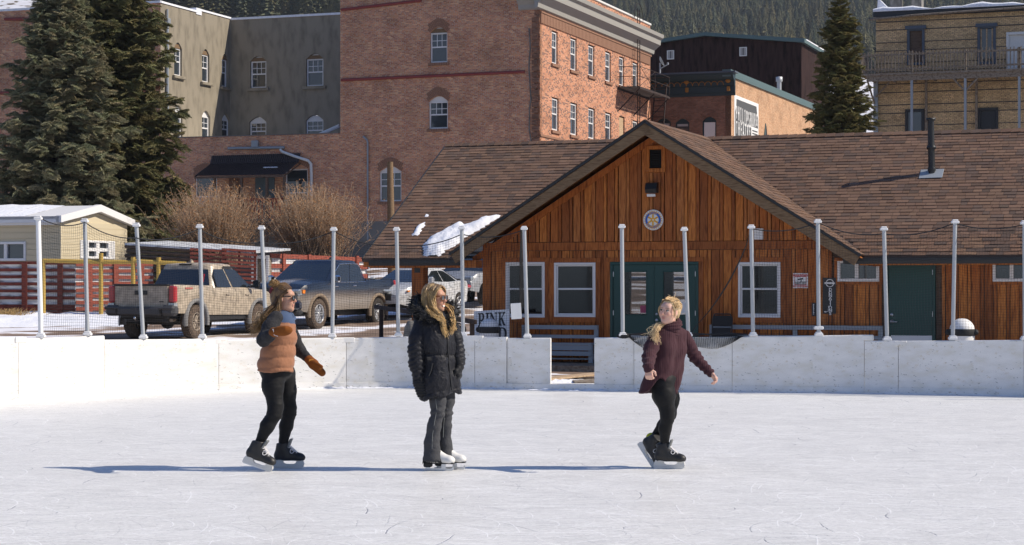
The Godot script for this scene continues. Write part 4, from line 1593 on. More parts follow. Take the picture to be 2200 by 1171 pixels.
func right_face(xl: float,out := 0.0) -> Transform3D:
	# axes of a wall that faces right: its x runs away from the viewer
	return Transform3D(Basis(Vector3(0,0,-1),Vector3.UP,Vector3(1,0,0)),Vector3(xl + out,0,0))

func town_materials() -> void:
	var white = Color(0.56,0.47,0.40)
	var br = brick_mat("brick_front",1,[Color(0.557,0.232,0.121),Color(0.641,0.305,0.158),Color(0.456,0.193,0.112),Color(0.709,0.385,0.205),Color(0.574,0.242,0.131),Color(0.607,0.264,0.131),Color(0.506,0.224,0.131),Color(0.624,0.284,0.149)],white,0.10)
	br.uv2_offset = Vector3(0.3,0.2,0)
	brick_mat("brick_side",2,[Color(0.598,0.260,0.156),Color(0.546,0.227,0.130),Color(0.650,0.312,0.195),Color(0.572,0.247,0.143),Color(0.624,0.286,0.169),Color(0.26,0.13,0.10),Color(0.22,0.12,0.10)],Color(0.598,0.455,0.338),0.03)
	brick_mat("brick_brown",3,[Color(0.264,0.127,0.081),Color(0.299,0.153,0.099),Color(0.227,0.108,0.071),Color(0.277,0.135,0.089)],Color(0.205,0.179,0.144),0.03)
	brick_mat("brick_tan",4,[Color(0.56,0.34,0.20),Color(0.52,0.30,0.17),Color(0.60,0.38,0.24),Color(0.50,0.27,0.15)],Color(0.58,0.40,0.27),0.25)
	brick_mat("faux_brick",5,[Color(0.623,0.439,0.235),Color(0.686,0.483,0.268),Color(0.561,0.395,0.220),Color(0.643,0.462,0.251)],Color(0.249,0.187,0.133),0.02)
	var ab = mat("arch_brick",Color(0.46,0.245,0.155),0.9)
	skin_on(ab,noise_tex(256,0.15,[[0.0,grey(0.6)],[1.0,grey(1.0)]],41),Vector3.ONE * 0.8)
	var st = mat("stucco",Color(0.30,0.265,0.205),0.95,0.0,0.2)
	skin_on(st,noise_tex(1024,0.010,[[0.0,grey(0.80)],[0.35,grey(0.92)],[0.6,grey(0.98)],[1.0,grey(1.0)]],51,FastNoiseLite.TYPE_SIMPLEX_SMOOTH,6),Vector3(0.16,0.06,0.16))
	var co = mat("concrete",Color(0.30,0.28,0.25),0.9)
	skin_on(co,noise_tex(512,0.02,[[0.0,grey(0.55)],[1.0,grey(1.0)]],52),Vector3.ONE * 0.2)
	mat("red_iron",Color(0.24,0.045,0.04),0.7)
	mat("cornice_grey",Color(0.33,0.32,0.295),0.85)
	var rust = mat("rust",Color(0.055,0.033,0.028),0.85)
	skin_on(rust,noise_tex(256,0.03,[[0.0,grey(0.6)],[1.0,grey(1.0)]],53),Vector3.ONE * 0.5)
	mat("zinc",Color(0.30,0.33,0.36),0.5,0.3)
	var shed = mat("metal_brown",Color(0.052,0.029,0.026),0.8,0.0,0.2)
	skin_on(shed,noise_tex(512,0.02,[[0.0,grey(0.45)],[0.5,grey(0.85)],[1.0,grey(1.0)]],54),Vector3(0.25,0.05,0.25))
	mat("cornice_teal",Color(0.012,0.035,0.045),0.6)
	mat("coping_teal",Color(0.08,0.135,0.14),0.6)
	mat("gold_paint",Color(0.30,0.13,0.015),0.6)
	mat("awning_brown",Color(0.055,0.037,0.031),0.6)
	mat("sign_grey",Color(0.075,0.08,0.085),0.8)
	mat("white_wash",Color(0.68,0.68,0.66),0.85)
	mat("blue_trim",Color(0.075,0.095,0.125),0.7)
	mat("teal_door",Color(0.10,0.14,0.16),0.6)
	mat("curtain",Color(0.50,0.46,0.47),0.9)
	mat("mauve",Color(0.34,0.20,0.26),0.9)
	var rp = mat("porch_red",Color(0.33,0.05,0.025),0.8)
	skin_on(rp,noise_tex(256,0.03,[[0.0,grey(0.6)],[1.0,grey(1.0)]],55),Vector3.ONE * 0.6)
	var pn = mat("town_glass",Color(0.02,0.03,0.04),0.04,0.0,0.8)
	pn.clearcoat_enabled = true
	pn.clearcoat = 0.5
	mat("blind",Color(0.38,0.37,0.36),0.8)

func build_town() -> void:
	town_materials()
	brick_block()
	stucco_wing()
	theatre()
	warehouse()
	yellow_house()

var B: Transform3D

func brick_block() -> void:
	B = turned(Vector3(1.384,0,-98.0),-PHI)
	var o = thing("brick_building","three storey red brick building with a cornice and rows of white windows","building",B)
	var xl = on(B,731,300).x
	var top = on(B,940,-30).y
	var base = 0.0
	# the front
	var mb = MB.new()
	var wins = [[924,961,69,135,0],[921,962,217,277,1],[815,862,368,433,1]]
	var holes = []
	for w in wins:
		var r = rect_on(B,w)
		holes.append([r[0].x,r[1].x,r[0].y,r[1].y + 0.28])
	var left = -60.0
	var low = on(B,540,292).y
	# the upper part of the front is only the main block; the low wall runs on to the left wing
	wall_with_holes(mb,xl,0.0,base,top,holes,-0.35,0.0)
	for w in wins:
		var r = rect_on(B,w)
		spandrels(mb,Transform3D.IDENTITY,r[0],r[1],0.28,-0.35,0.0)
	part(o,"front_wall",mb,M.brick_front)
	for w in wins:
		var r = rect_on(B,w)
		sash_window(o,Transform3D(Basis.IDENTITY,Vector3(0,0,-0.14)),r[0],r[1],3,M.window_white,M.town_glass,0.27)
		if w[4] == 0: boxpart(o,"arch_board",Vector3(r[0].x,r[1].y + 0.004,-0.10),Vector3(r[1].x,r[1].y + 0.2,-0.06),M.weathered_wood)
		brick_arch(o,Transform3D.IDENTITY,r[0],r[1],0.28,M.arch_brick)
		var sl = MB.new()
		for k in 9: sl.bbox(Vector3(lerpf(r[0].x - 0.1,r[1].x + 0.1,(k + 0.5) / 9.0),r[0].y - 0.08,0.02),Vector3((r[1].x - r[0].x + 0.2) / 9.0 * 0.9,0.15,0.1),0.006)
		part(o,"sill",sl,M.arch_brick)
	# the right side
	var far = -onx(B,1397,90,0.0).z
	var ptop = onx(B,1276,0,0.0).y
	var sides = []
	holes = []
	for w in [[1182,1194,69,137],[1222,1235,84,151],[1260.5,1273,99,163],[1297,1308.5,113,175],[1327,1337,124,184],[1356,1366.5,136,190],[1182,1196,212,280],[1222,1236,223,290],[1260.5,1274,234,298],[1297,1309.5,244,306],[1327,1338,252,308],[1356,1367,261,315]]:
		var r = rect_onx(B,w,-0.1)
		sides.append(r)
		holes.append([r[0].x - 0.03,r[1].x + 0.03,r[0].y - 0.02,r[1].y + 0.05])
	mb = MB.new()
	wall_with_holes(mb,0.0,far,base,ptop,holes,-0.3,0.0,right_face(0.0))
	part(o,"side_wall",mb,M.brick_side)
	mb = MB.new()
	mb.box(Vector3(xl,base,-far),Vector3(-0.3,top - 0.2,-far + 0.3))
	mb.box(Vector3(xl,base,-far),Vector3(xl + 0.3,on(B,731,-5).y,-0.351))
	part(o,"rear_wall",mb,M.brick_front)
	for i in sides.size():
		var r: Array = sides[i]
		if i == 10:
			var bd = MB.new()
			bd.bbox(Vector3((r[0].x + r[1].x) / 2,(r[0].y + r[1].y) / 2,0),Vector3(r[1].x - r[0].x,r[1].y - r[0].y,0.05),0.01)
			part(o,"boarded_window",bd,M.plywood,right_face(-0.1))
			continue
		sash_window(o,right_face(-0.12),r[0],r[1],3,M.window_white,M.town_glass)
		boxpart(o,"blind",Vector3(-0.155,r[0].y + 0.1,-r[1].x + 0.1),Vector3(-0.15,lerpf(r[0].y,r[1].y,0.5),-r[0].x - 0.1),M.blind)
		var sl = MB.new()
		sl.bbox(Vector3((r[0].x + r[1].x) / 2,r[0].y - 0.1,0.03),Vector3(r[1].x - r[0].x + 0.3,0.15,0.12),0.01)
		part(o,"sill",sl,M.arch_brick,right_face(0.0))
	# string courses and corbels on the side
	var lt: float = sides[0][1].y
	mb = MB.new()
	var k = 0
	while k * 0.24 < far - 0.3:
		mb.bbox(Vector3(0.15 + k * 0.24,lt + 0.42,0.02),Vector3(0.2,0.5,0.09),0.008)
		k += 1
	mb.bbox(Vector3(far / 2,lt + 0.72,0.03),Vector3(far,0.09,0.14),0.01)
	mb.bbox(Vector3(far / 2,sides[6][0].y - 0.42,0.02),Vector3(far,0.12,0.08),0.01)
	part(o,"belt_course",mb,M.arch_brick,right_face(0.0))
	# quoin strip of dark bricks at the corner,and the cracked pipe beside it
	mb = MB.new()
	k = 0
	while k * 0.3 < ptop - 2.4:
		mb.bbox(Vector3(-0.22 - 0.05 * (k % 2),0.5 + k * 0.3,0.012),Vector3(0.40 - 0.1 * (k % 2),0.24,0.05),0.01)
		k += 1
	part(o,"quoin_bricks",mb,M.brick_brown)
	mb = MB.new()
	var path = []
	var r2 = RandomNumberGenerator.new()
	r2.seed = 6
	for i in 28: path.append(Vector3(-0.52 + 0.04 * sin(i * 1.3) + r2.randf_range(-0.03,0.03),lerpf(1.0,ptop - 2.6,i / 27.0),0.03))
	mb.tube(path,0.035,6)
	part(o,"mortar_seam",mb,M.concrete)
	# cornice: a stepped profile along the side,turned a little round the corner
	var c1 = onx(B,1164,22,0.0).y
	var prof = [[0.0,0.0],[0.12,0.05],[0.16,0.25],[0.45,0.5],[0.52,0.55],[0.55,0.85],[0.70,0.95],[0.74,1.15],[0.1,1.2]]
	var poly = PackedVector2Array([Vector2(-0.05,0.0)])
	for q in prof: poly.append(Vector2(q[0],q[1]))
	poly.append(Vector2(-0.05,1.2))
	mb = MB.new()
	mb.prism(poly,-0.7,far + 0.4,Transform3D(Basis(Vector3(1,0,0),Vector3.UP,Vector3(0,0,-1)),Vector3(0,c1,0)))
	mb.prism(poly,-1.1,0.0,Transform3D(Basis(Vector3(0,0,1),Vector3.UP,Vector3(1,0,0)),Vector3(0,c1,0)))
	part(o,"cornice",mb,M.cornice_grey)
	mb = MB.new()
	mb.bbox(Vector3(far / 2 + 0.3,ptop + 0.06,-0.15),Vector3(far - 0.6,0.12,0.45),0.02)
	part(o,"coping",mb,M.white_wash,right_face(0.0))
	# iron bands on the front
	var bands = MB.new()
	for q in [[733,172,1127,154],[733,21,905,1]]:
		var a = on(B,q[0],q[1],0.05)
		var b = on(B,q[2],q[3],0.05)
		bands.tube([a,b],0.075,8)
	part(o,"iron_band",bands,M.red_iron)
	# roof
	boxpart(o,"roof",Vector3(xl + 0.3,top - 1.6,-far + 0.3),Vector3(-0.35,top - 1.4,-0.4),M.white_wash)
	fire_escape(o,far)
	# conduit and bits on the front
	mb = MB.new()
	mb.tube([on(B,780,293,0.06),on(B,788,300,0.06),on(B,790,306,0.06),on(B,790,515,0.06)],0.05,8)
	part(o,"conduit",mb,M.zinc)
	# the one storey wall that closes the court
	o = thing("low_brick_wall","one storey brick wall with a dark awning, in front of the grey stucco court","building",B)
	mb = MB.new()
	var rl = on(B,345,300).x
	var ww = [[419,466,378,470,0],[612,661,362,470,0]]
	holes = []
	for w in ww:
		var r = rect_on(B,w)
		holes.append([r[0].x,r[1].x,r[0].y,r[1].y])
	wall_with_holes(mb,rl,xl - 0.002,base,low,holes,-0.35,-0.001)
	part(o,"wall",mb,M.brick_front)
	boxpart(o,"foundation",Vector3(left,base,0.0),Vector3(-0.6,on(B,640,478).y,0.07),M.concrete)
	boxpart(o,"coping",Vector3(rl,low,-0.4),Vector3(xl - 0.1,low + 0.05,0.03),M.concrete)
	boxpart(o,"roof",Vector3(rl,low - 0.35,-7.85),Vector3(xl,low - 0.15,-0.36),M.white_wash)
	boxpart(o,"snow_edge",Vector3(rl + 0.2,low + 0.02,-7.4),Vector3(xl - 0.3,low + 0.12,-1.0),M.snow)
	for w in ww:
		var r = rect_on(B,w)
		sash_window(o,Transform3D(Basis.IDENTITY,Vector3(0,0,-0.12)),r[0],r[1],0,M.window_white,M.town_glass)
		brick_arch(o,Transform3D.IDENTITY,r[0],r[1],0.25,M.arch_brick)
	var cu = rect_on(B,ww[0])
	for s in [0.0,1.0]: boxpart(o,"curtain",Vector3(lerpf(cu[0].x,cu[1].x,0.1 + 0.5 * s),cu[0].y,-0.149),Vector3(lerpf(cu[0].x,cu[1].x,0.4 + 0.5 * s),cu[1].y - 0.1,-0.143),M.curtain if s < 0.5 else M.mauve)
	# porch under the awning
	var a = on(B,549,440,0.02)
	var b = on(B,590,381,0.02)
	boxpart(o,"door",Vector3(a.x,1.0,0.0),Vector3(b.x,b.y,0.06),M.teal_door)
	a = on(B,492,470,0.02)
	b = on(B,520,383,0.02)
	boxpart(o,"brick_panel",Vector3(a.x,a.y,0.0),Vector3(b.x,b.y,0.05),M.brick_brown)
	var aw = MB.new()
	var t0 = on(B,455,335,0.02)
	var t1 = on(B,646,329,0.02)
	var m0 = on(B,455,353,0.25)
	var m1 = on(B,648,348,0.25)
	var e0 = on(B,423,378,1.9)
	var e1 = on(B,614,375,1.9)
	m0.x = t0.x
	m1.x = t1.x
	e0.x = t0.x
	e1.x = t1.x
	var nr = 44
	for i in nr:
		var u = float(i) / nr
		var v = (i + 1.0) / nr
		var h = Vector3(0,0.045,0)
		for seg in [[t0,t1,m0,m1],[m0,m1,e0,e1]]:
			var p: Vector3 = seg[0].lerp(seg[1],u)
			var q: Vector3 = seg[0].lerp(seg[1],v)
			var s: Vector3 = seg[2].lerp(seg[3],u)
			var w: Vector3 = seg[2].lerp(seg[3],v)
			var nrm = (w - p).cross(q - p).normalized() * -0.04
			if nrm.z < 0: nrm = -nrm
			var pm = p.lerp(q,0.8)
			var sm = s.lerp(w,0.8)
			aw.quad(p,s,sm,pm)
			aw.quad(pm + nrm,sm + nrm,w + nrm,q + nrm)
			aw.quad(pm,sm,sm + nrm,pm + nrm)
			aw.quad(w,q,q + nrm,w + nrm)
	part(o,"awning",aw,M.awning_brown)
	mb = MB.new()
	mb.box(e0 + Vector3(0,-0.14,-0.06),e1 + Vector3(0,-0.01,0.01))
	for s in [e0,e1]: mb.quad(s + Vector3(0,-0.1,0),Vector3(s.x,m0.y - 0.1,0.02),Vector3(s.x,m0.y,0.02),s)
	for u in [0.22,0.52,0.80,0.99]:
		var q: Vector3 = e0.lerp(e1,u)
		mb.box(q + Vector3(-0.06,-4.4,-0.14),q + Vector3(0.06,-0.1,-0.02))
	part(o,"porch_frame",mb,M.barn_wood)
	var ra = on(B,562,428,1.8)
	var rb = on(B,604,427,1.8)
	boxpart(o,"railing",ra + Vector3(-1.5,-0.06,-0.03),rb + Vector3(0.2,0.05,0.03),M.porch_red)
	for i in 13: boxpart(o,"baluster",ra + Vector3(-1.4 + i * 0.2,-1.0,-0.02),ra + Vector3(-1.32 + i * 0.2,-0.06,0.02),M.porch_red)
	boxpart(o,"porch_floor",Vector3(t0.x,ra.y - 1.3,0.08),Vector3(t1.x,ra.y - 1.1,1.9),M.barn_wood)
	var sw = MB.new()
	for q in [[570,0.0],[577,0.02],[585,0.03],[592,0.02]]:
		var p = on(B,q[0],364,1.05)
		sw.ball(Vector3(p.x,lerpf(m0.y,e0.y,0.5) + 0.06,1.05),Vector3(0.14,0.04,0.08),8)
	part(o,"snow_scraps",sw,M.snow)
	mb = MB.new()
	a = on(B,543,317,0.0)
	b = on(B,557,302,0.0)
	mb.bbox((a + b) / 2 + Vector3(0,0,0.1),Vector3(b.x - a.x,b.y - a.y,0.2),0.02)
	part(o,"scupper_box",mb,M.zinc)
	mb = MB.new()
	mb.tube([on(B,490,319,0.1),on(B,611,317,0.1)],0.07,8)
	part(o,"gutter",mb,M.zinc)
	mb = MB.new()
	mb.tube([on(B,602,321,0.12),on(B,606,326,0.14),on(B,636,337,0.16),on(B,662,345,0.14),on(B,668,352,0.12),on(B,669,375,0.1),on(B,670,580,0.1)],0.075,8)
	part(o,"downpipe",mb,M.white_wash)
	mb = MB.new()
	mb.tube([on(B,684,290,-2.0),on(B,729,270,-2.0)],0.09,8)
	part(o,"roof_pipe",mb,M.white_wash)

func fire_escape(o: Node3D,far: float) -> void:
	# platform,rails,braces and ladder on the side face
	var x = right_face(0.0)
	var fe = MB.new()
	var p0 = onx(B,1326,186,0.0)
	var y = p0.y
	var z0 = -p0.z
	var z1 = far - 0.4
	var w = 1.3
	for i in 14: fe.box(Vector3(z0,y - 0.05,0.04 + i * 0.09),Vector3(z1,y,0.075 + i * 0.09),x)
	for i in 2: fe.box(Vector3(z0,y - 0.16,[0.05,w][i] - 0.04),Vector3(z1,y - 0.05,[0.05,w][i] + 0.02),x)
	for i in 3:
		var z = lerpf(z0 + 0.1,z1 - 0.1,i / 2.0)
		fe.tube([x * Vector3(z,y - 0.1,w),x * Vector3(z,y - 1.35,0.03)],0.035,6)
		fe.tube([x * Vector3(z,y,w),x * Vector3(z,y + 1.1,w)],0.022,6)
	for h in [0.55,1.1]:
		fe.tube([x * Vector3(z0,y + h,0.02),x * Vector3(z0,y + h,w),x * Vector3(z1,y + h,w),x * Vector3(z1,y + h,0.02)],0.02,5)
	fe.tube([x * Vector3(z0 + 0.1,y,w),x * Vector3((z0 + z1) / 2,y + 1.1,w)],0.015,5)
	fe.tube([x * Vector3(z0 + 0.1,y + 1.1,w),x * Vector3((z0 + z1) / 2,y,w)],0.015,5)
	part(o,"fire_escape",fe,M.rust)
	# ladder to the roof
	var la = MB.new()
	var lz = -onx(B,1370,100,0.35).z
	var yt = onx(B,1370,18,0.35).y
	for s in [0.0,0.45]: la.tube([x * Vector3(lz + s,y - 6.0,0.35),x * Vector3(lz + s,yt,0.35)],0.025,6)
	var k = 0
	while y - 6.0 + k * 0.32 < yt:
		la.tube([x * Vector3(lz,y - 6.0 + k * 0.32,0.35),x * Vector3(lz + 0.45,y - 6.0 + k * 0.32,0.35)],0.015,5)
		k += 1
	var hoop = []
	for i in 13: hoop.append(x * Vector3(lz + 0.22 - 0.9 + 0.9 * (1 - cos(PI * i / 12.0)),yt - 0.6 + 0.9 * sin(PI * i / 12.0),0.35))
	la.tube(hoop,0.018,5)
	part(o,"roof_ladder",la,M.rust)
	# the steep stair down from the platform
	var sa = MB.new()
	for s in [0.25,0.95]:
		sa.tube([x * Vector3(z1 + 0.6,y + 0.8,s),x * Vector3(z1 - 1.2,y - 5.5,s)],0.045,6)
	for i in 20:
		var t = i / 19.0
		var q = Vector3(lerpf(z1 + 0.6,z1 - 1.2,t),lerpf(y + 0.8,y - 5.5,t),0.6)
		sa.box(q + Vector3(-0.1,-0.02,-0.35),q + Vector3(0.1,0.01,0.35),x)
	part(o,"escape_stair",sa,M.rust)

func stucco_wing() -> void:
	var o = thing("stucco_building","grey stucco building wing with arched windows, brick on its left front","building",B)
	var xl = on(B,345,150).x
	var xr = on(B,731,300).x
	var zb = -onx(B,495,150,xl).z
	var tf = onx(B,345,6,xl).y
	# brick front to the left of the corner
	var left = -60.0
	var mb = MB.new()
	mb.box(Vector3(left,0,-0.35),Vector3(xl - 0.001,tf,0.001))
	part(o,"brick_front",mb,M.brick_front)
	boxpart(o,"coping",Vector3(left,tf,-0.45),Vector3(xl,tf + 0.12,0.06),M.snow)
	var bands = MB.new()
	for q in [[10,41,343,40],[0,200,343,187]]: bands.tube([on(B,q[0],q[1],0.05),on(B,q[2],q[3],0.05)],0.085,8)
	part(o,"iron_band",bands,M.red_iron)
	# the lit face on the left of the court
	var rs = []
	var holes = []
	for w in [[371,387,104,163,1],[431,446,118,177,1],[473.5,486,128,187,1],[371,388,238,300,0],[431,447.5,250,303,0],[474,490,257,300,0]]:
		var r = rect_onx(B,w,xl - 0.1)
		rs.append([r,w[4]])
		holes.append([r[0].x - 0.02,r[1].x + 0.02,r[0].y,r[1].y + 0.32])
	mb = MB.new()
	var tb = onx(B,495,41,xl).y
	var x = right_face(xl)
	wall_with_holes(mb,0.0,zb,0.0,minf(tf,tb) - 0.05,holes,-0.3,0.0,x)
	for r in rs: spandrels(mb,x,r[0][0] - Vector2(0.02,0),r[0][1] + Vector2(0.02,0),0.32,-0.3,0.0)
	var zs = -onx(B,430,25,xl).z
	mb.box(Vector3(0,minf(tf,tb) - 0.051,-0.3),Vector3(zs,tf,-0.001),x)
	mb.box(Vector3(zs,minf(tf,tb) - 0.051,-0.3),Vector3(zb,tb,-0.001),x)
	part(o,"side_wall",mb,M.stucco)
	mb = MB.new()
	mb.box(Vector3(0,tf,-0.4),Vector3(zs,tf + 0.1,0.05),x)
	mb.box(Vector3(zs - 0.5,tf - 0.1,-0.4),Vector3(zs + 0.1,tf + 0.25,0.04),x)
	mb.box(Vector3(zs,tb,-0.4),Vector3(zb,tb + 0.1,0.05),x)
	part(o,"parapet_cap",mb,M.snow)
	for r in rs:
		sash_window(o,right_face(xl - 0.14),r[0][0],r[0][1],2,M.window_white,M.town_glass,0.3)
		if r[1]: boxpart(o,"arch_board",Vector3(xl - 0.1,r[0][1].y + 0.004,-r[0][1].x),Vector3(xl - 0.06,r[0][1].y + 0.22,-r[0][0].x),M.weathered_wood)
		var sl = MB.new()
		sl.bbox(Vector3((r[0][0].x + r[0][1].x) / 2,r[0][0].y - 0.09,0.06),Vector3(r[0][1].x - r[0][0].x + 0.45,0.16,0.2),0.02)
		part(o,"sill",sl,M.stucco,x)
	# the shaded wall at the back of the court
	rs = []
	holes = []
	for w in [[540,573,131,190,1],[660,695.5,126,186,1],[538,573,262,304,0],[659,695.5,258,304,0]]:
		var r = rect_on(B,w,-zb - 0.1)
		rs.append([r,w[4]])
		holes.append([r[0].x - 0.02,r[1].x + 0.02,r[0].y,r[1].y + 0.30])
	mb = MB.new()
	var th = on(B,600,38,-zb).y
	wall_with_holes(mb,xl,xr + 4.0,0.0,th,holes,-zb - 0.3,-zb - 0.001)
	for r in rs: spandrels(mb,Transform3D.IDENTITY,r[0][0] - Vector2(0.02,0),r[0][1] + Vector2(0.02,0),0.30,-zb - 0.3,-zb - 0.001)
	part(o,"back_wall",mb,M.stucco)
	boxpart(o,"parapet_cap",Vector3(xl - 0.05,th,-zb - 0.4),Vector3(xr + 4.0,th + 0.12,-zb + 0.05),M.snow)
	boxpart(o,"roof",Vector3(-60,th - 0.7,-zb - 16),Vector3(xr + 4.0,th - 0.5,-zb - 0.3),M.white_wash)
	for r in rs:
		sash_window(o,Transform3D(Basis.IDENTITY,Vector3(0,0,-zb - 0.13)),r[0][0],r[0][1],3,M.window_white,M.town_glass,0.28)
		if r[1]: boxpart(o,"arch_board",Vector3(r[0][0].x,r[0][1].y + 0.004,-zb - 0.09),Vector3(r[0][1].x,r[0][1].y + 0.2,-zb - 0.05),M.weathered_wood)
		boxpart(o,"sill",Vector3(r[0][0].x - 0.2,r[0][0].y - 0.16,-zb),Vector3(r[0][1].x + 0.2,r[0][0].y,-zb + 0.12),M.stucco)
	# leader head and drain pipe
	mb = MB.new()
	var p = onx(B,356,48,xl)
	mb.bbox(p + Vector3(0.12,0,0),Vector3(0.24,0.42,0.3),0.03)
	mb.tube([p + Vector3(0.1,0.7,0),p + Vector3(0.1,0.2,0)],0.06,8)
	mb.tube([p + Vector3(0.1,-0.2,0),Vector3(p.x + 0.1,onx(B,356,275,xl).y,p.z)],0.085,10)
	part(o,"drain_pipe",mb,M.zinc)

func theatre() -> void:
	var t = turned(at(1571,615,118.0) * Vector3(1,0,1),-PHI)
	var o = thing("theatre_building","dark brown brick theatre with a teal cornice and a pale painted side wall","building",t)
	var left = -13.0
	var wins = [[1410,1441,262,320],[1451,1481,263,320],[1509,1539,259,320]]
	var top = on(t,1571,170).y
	var holes = []
	var mb = MB.new()
	for w in wins:
		var r = rect_on(t,w)
		holes.append([r[0].x,r[1].x,r[0].y,r[1].y + 0.25])
	wall_with_holes(mb,left,0.0,0.0,top,holes,-0.35,0.0)
	for w in wins:
		var r = rect_on(t,w)
		spandrels(mb,Transform3D.IDENTITY,r[0],r[1],0.25,-0.35,0.0)
	part(o,"front_wall",mb,M.brick_brown)
	for i in 3:
		var r = rect_on(t,wins[i])
		sash_window(o,Transform3D(Basis.IDENTITY,Vector3(0,0,-0.15)),r[0],r[1],0,M.cornice_teal,M.town_glass if i < 2 else M.blind,0.24)
		if i < 2: boxpart(o,"roller_blind",Vector3(r[0].x + 0.1,r[1].y - 0.22,-0.1),Vector3(r[1].x - 0.1,r[1].y - 0.08,-0.09),M.blind)
		else: boxpart(o,"white_screen",Vector3(r[0].x + 0.09,r[0].y,-0.1),Vector3(r[1].x - 0.09,r[1].y - 0.09,-0.09),M.white_wash)
		brick_arch(o,Transform3D.IDENTITY,r[0],r[1],0.25,M.brick_brown)
	# the painted side wall,its top sloping with the roof
	mb = MB.new()
	var z1 = -onx(t,1752,240,0.0).z
	var y0 = onx(t,1585,172,0.0).y
	var y1 = onx(t,1752,238,0.0).y
	mb.prism(PackedVector2Array([Vector2(0,0),Vector2(z1,0),Vector2(z1,y1),Vector2(0,y0)]),-0.35,0.001,right_face(0.0))
	part(o,"side_wall",mb,M.brick_tan)
	mb = MB.new()
	mb.prism(PackedVector2Array([Vector2(-0.6,y0),Vector2(z1,y1),Vector2(z1,y1 + 0.42),Vector2(-0.6,y0 + 0.42)]),-0.4,0.12,right_face(0.0))
	part(o,"coping",mb,M.coping_teal)
	boxpart(o,"roof",Vector3(left,y0 - 0.6,-z1),Vector3(-0.4,y0 - 0.4,-0.3),M.white_wash)
	# the pressed metal cornice
	var ct = on(t,1571,158).y
	var cb = on(t,1571,205).y
	mb = MB.new()
	var h = ct - cb
	var prof = PackedVector2Array([Vector2(-0.05,0),Vector2(0.06,0),Vector2(0.07,h * 0.12),Vector2(0.12,h * 0.14),Vector2(0.12,h * 0.42),Vector2(0.2,h * 0.45),Vector2(0.22,h * 0.66),Vector2(0.45,h * 0.74),Vector2(0.62,h * 0.92),Vector2(0.64,h),Vector2(-0.05,h)])
	mb.prism(prof,left,0.25,Transform3D(Basis(Vector3(0,0,1),Vector3.UP,Vector3(1,0,0)),Vector3(0,cb,0)))
	part(o,"cornice",mb,M.cornice_teal)
	boxpart(o,"cornice_cap",Vector3(left,ct,-0.2),Vector3(0.4,ct + 0.1,0.7),M.blue_trim)
	for q in [0.0,-2.55,-5.1,-7.65]:
		mb = MB.new()
		mb.bbox(Vector3(q - 0.12,cb + h * 0.30,0.2),Vector3(0.2,h * 0.22,0.16),0.03)
		mb.ball(Vector3(q - 0.12,cb + h * 0.66,0.30),Vector3(0.16,0.14,0.1),10)
		part(o,"gilt_bracket",mb,M.gold_paint)
	mb = MB.new()
	for i in 26:
		var path = []
		for k in 8: path.append(Vector3(-0.6 - i * 0.38 - 0.19 * cos(PI * k / 7.0),cb + h * 0.47 + 0.24 * sin(PI * k / 7.0),0.235))
		mb.tube(path,0.022,5,false)
	part(o,"gilt_arcade",mb,M.gold_paint)
	# the lettered sign painted on the side
	var a = onx(t,1577,300,0.0)
	var b = onx(t,1629,300,0.0)
	var s0 = onx(t,1577,203,0.0).y
	var zz = [-a.z,-b.z]
	var w: float = zz[1] - zz[0]
	var x = right_face(0.0,0.01) * Transform3D(Basis.IDENTITY,Vector3(zz[0],0,0))
	var sg = thing("theatre_sign","large painted wall sign reading PHILIPSBURG THEATRE in white on grey","sign",t)
	mb = MB.new()
	mb.box(Vector3(0,s0 - 4.2,0),Vector3(w,s0,0.012),x)
	part(sg,"white_border",mb,M.white_paint)
	mb = MB.new()
	mb.prism(PackedVector2Array([Vector2(0.22,s0 - 4.1),Vector2(w - 0.18,s0 - 4.1),Vector2(w - 0.16,s0 - 1.1),Vector2(w - 0.5,s0 - 0.5),Vector2(w - 0.62,s0 - 0.22),Vector2(0.55,s0 - 0.22),Vector2(0.5,s0 - 0.6),Vector2(0.22,s0 - 1.0)]),0.012,0.02,x)
	part(sg,"grey_field",mb,M.sign_grey)
	var word = "PHILIPSBURG"
	for i in 11:
		var u = (i + 0.5) / 11.0
		var hh = 0.74 + 0.24 * sin(PI * u)
		var yy = s0 - 1.12 + 0.10 * sin(TAU * u * 0.8 - 1.2) * -1.0
		letters(sg,"letter",word[i],hh,M.white_paint,x * Transform3D(Basis.from_scale(Vector3(0.46,1,1)),Vector3(lerpf(0.28,w - 0.28,u),yy,0.024)))
	word = "THEATRE"
	for i in 7:
		var u = (i + 0.5) / 7.0
		var hh = 0.7 + 0.22 * sin(PI * u)
		letters(sg,"letter",word[i],hh,M.white_paint,x * Transform3D(Basis.from_scale(Vector3(0.44,1,1)),Vector3(lerpf(0.28,w * 0.66,u),s0 - 1.92 - 0.10 * sin(PI * u),0.024)))
	mb = MB.new()
	mb.box(Vector3(w * 0.68,s0 - 2.36,0.02),Vector3(w - 0.25,s0 - 1.58,0.027),x)
	part(sg,"white_panel",mb,M.white_paint)
	mb = MB.new()
	for k in 3: mb.box(Vector3(w * 0.72,s0 - 1.85 - k * 0.18,0.027),Vector3(w - 0.4,s0 - 1.76 - k * 0.18,0.031),x)
	part(sg,"small_print",mb,M.sign_grey)
	mb = MB.new()
	mb.tube([x * Vector3(w * 0.36,s0 - 2.25,0.03),x * Vector3(w * 0.42,s0 - 2.5,0.03),x * Vector3(w * 0.5,s0 - 2.52,0.03),x * Vector3(w * 0.52,s0 - 2.38,0.03)],0.06,6)
	part(sg,"flourish",mb,M.white_paint)
	# the pointed dark opening
	var p = onx(t,1644,265,0.0)
	mb = MB.new()
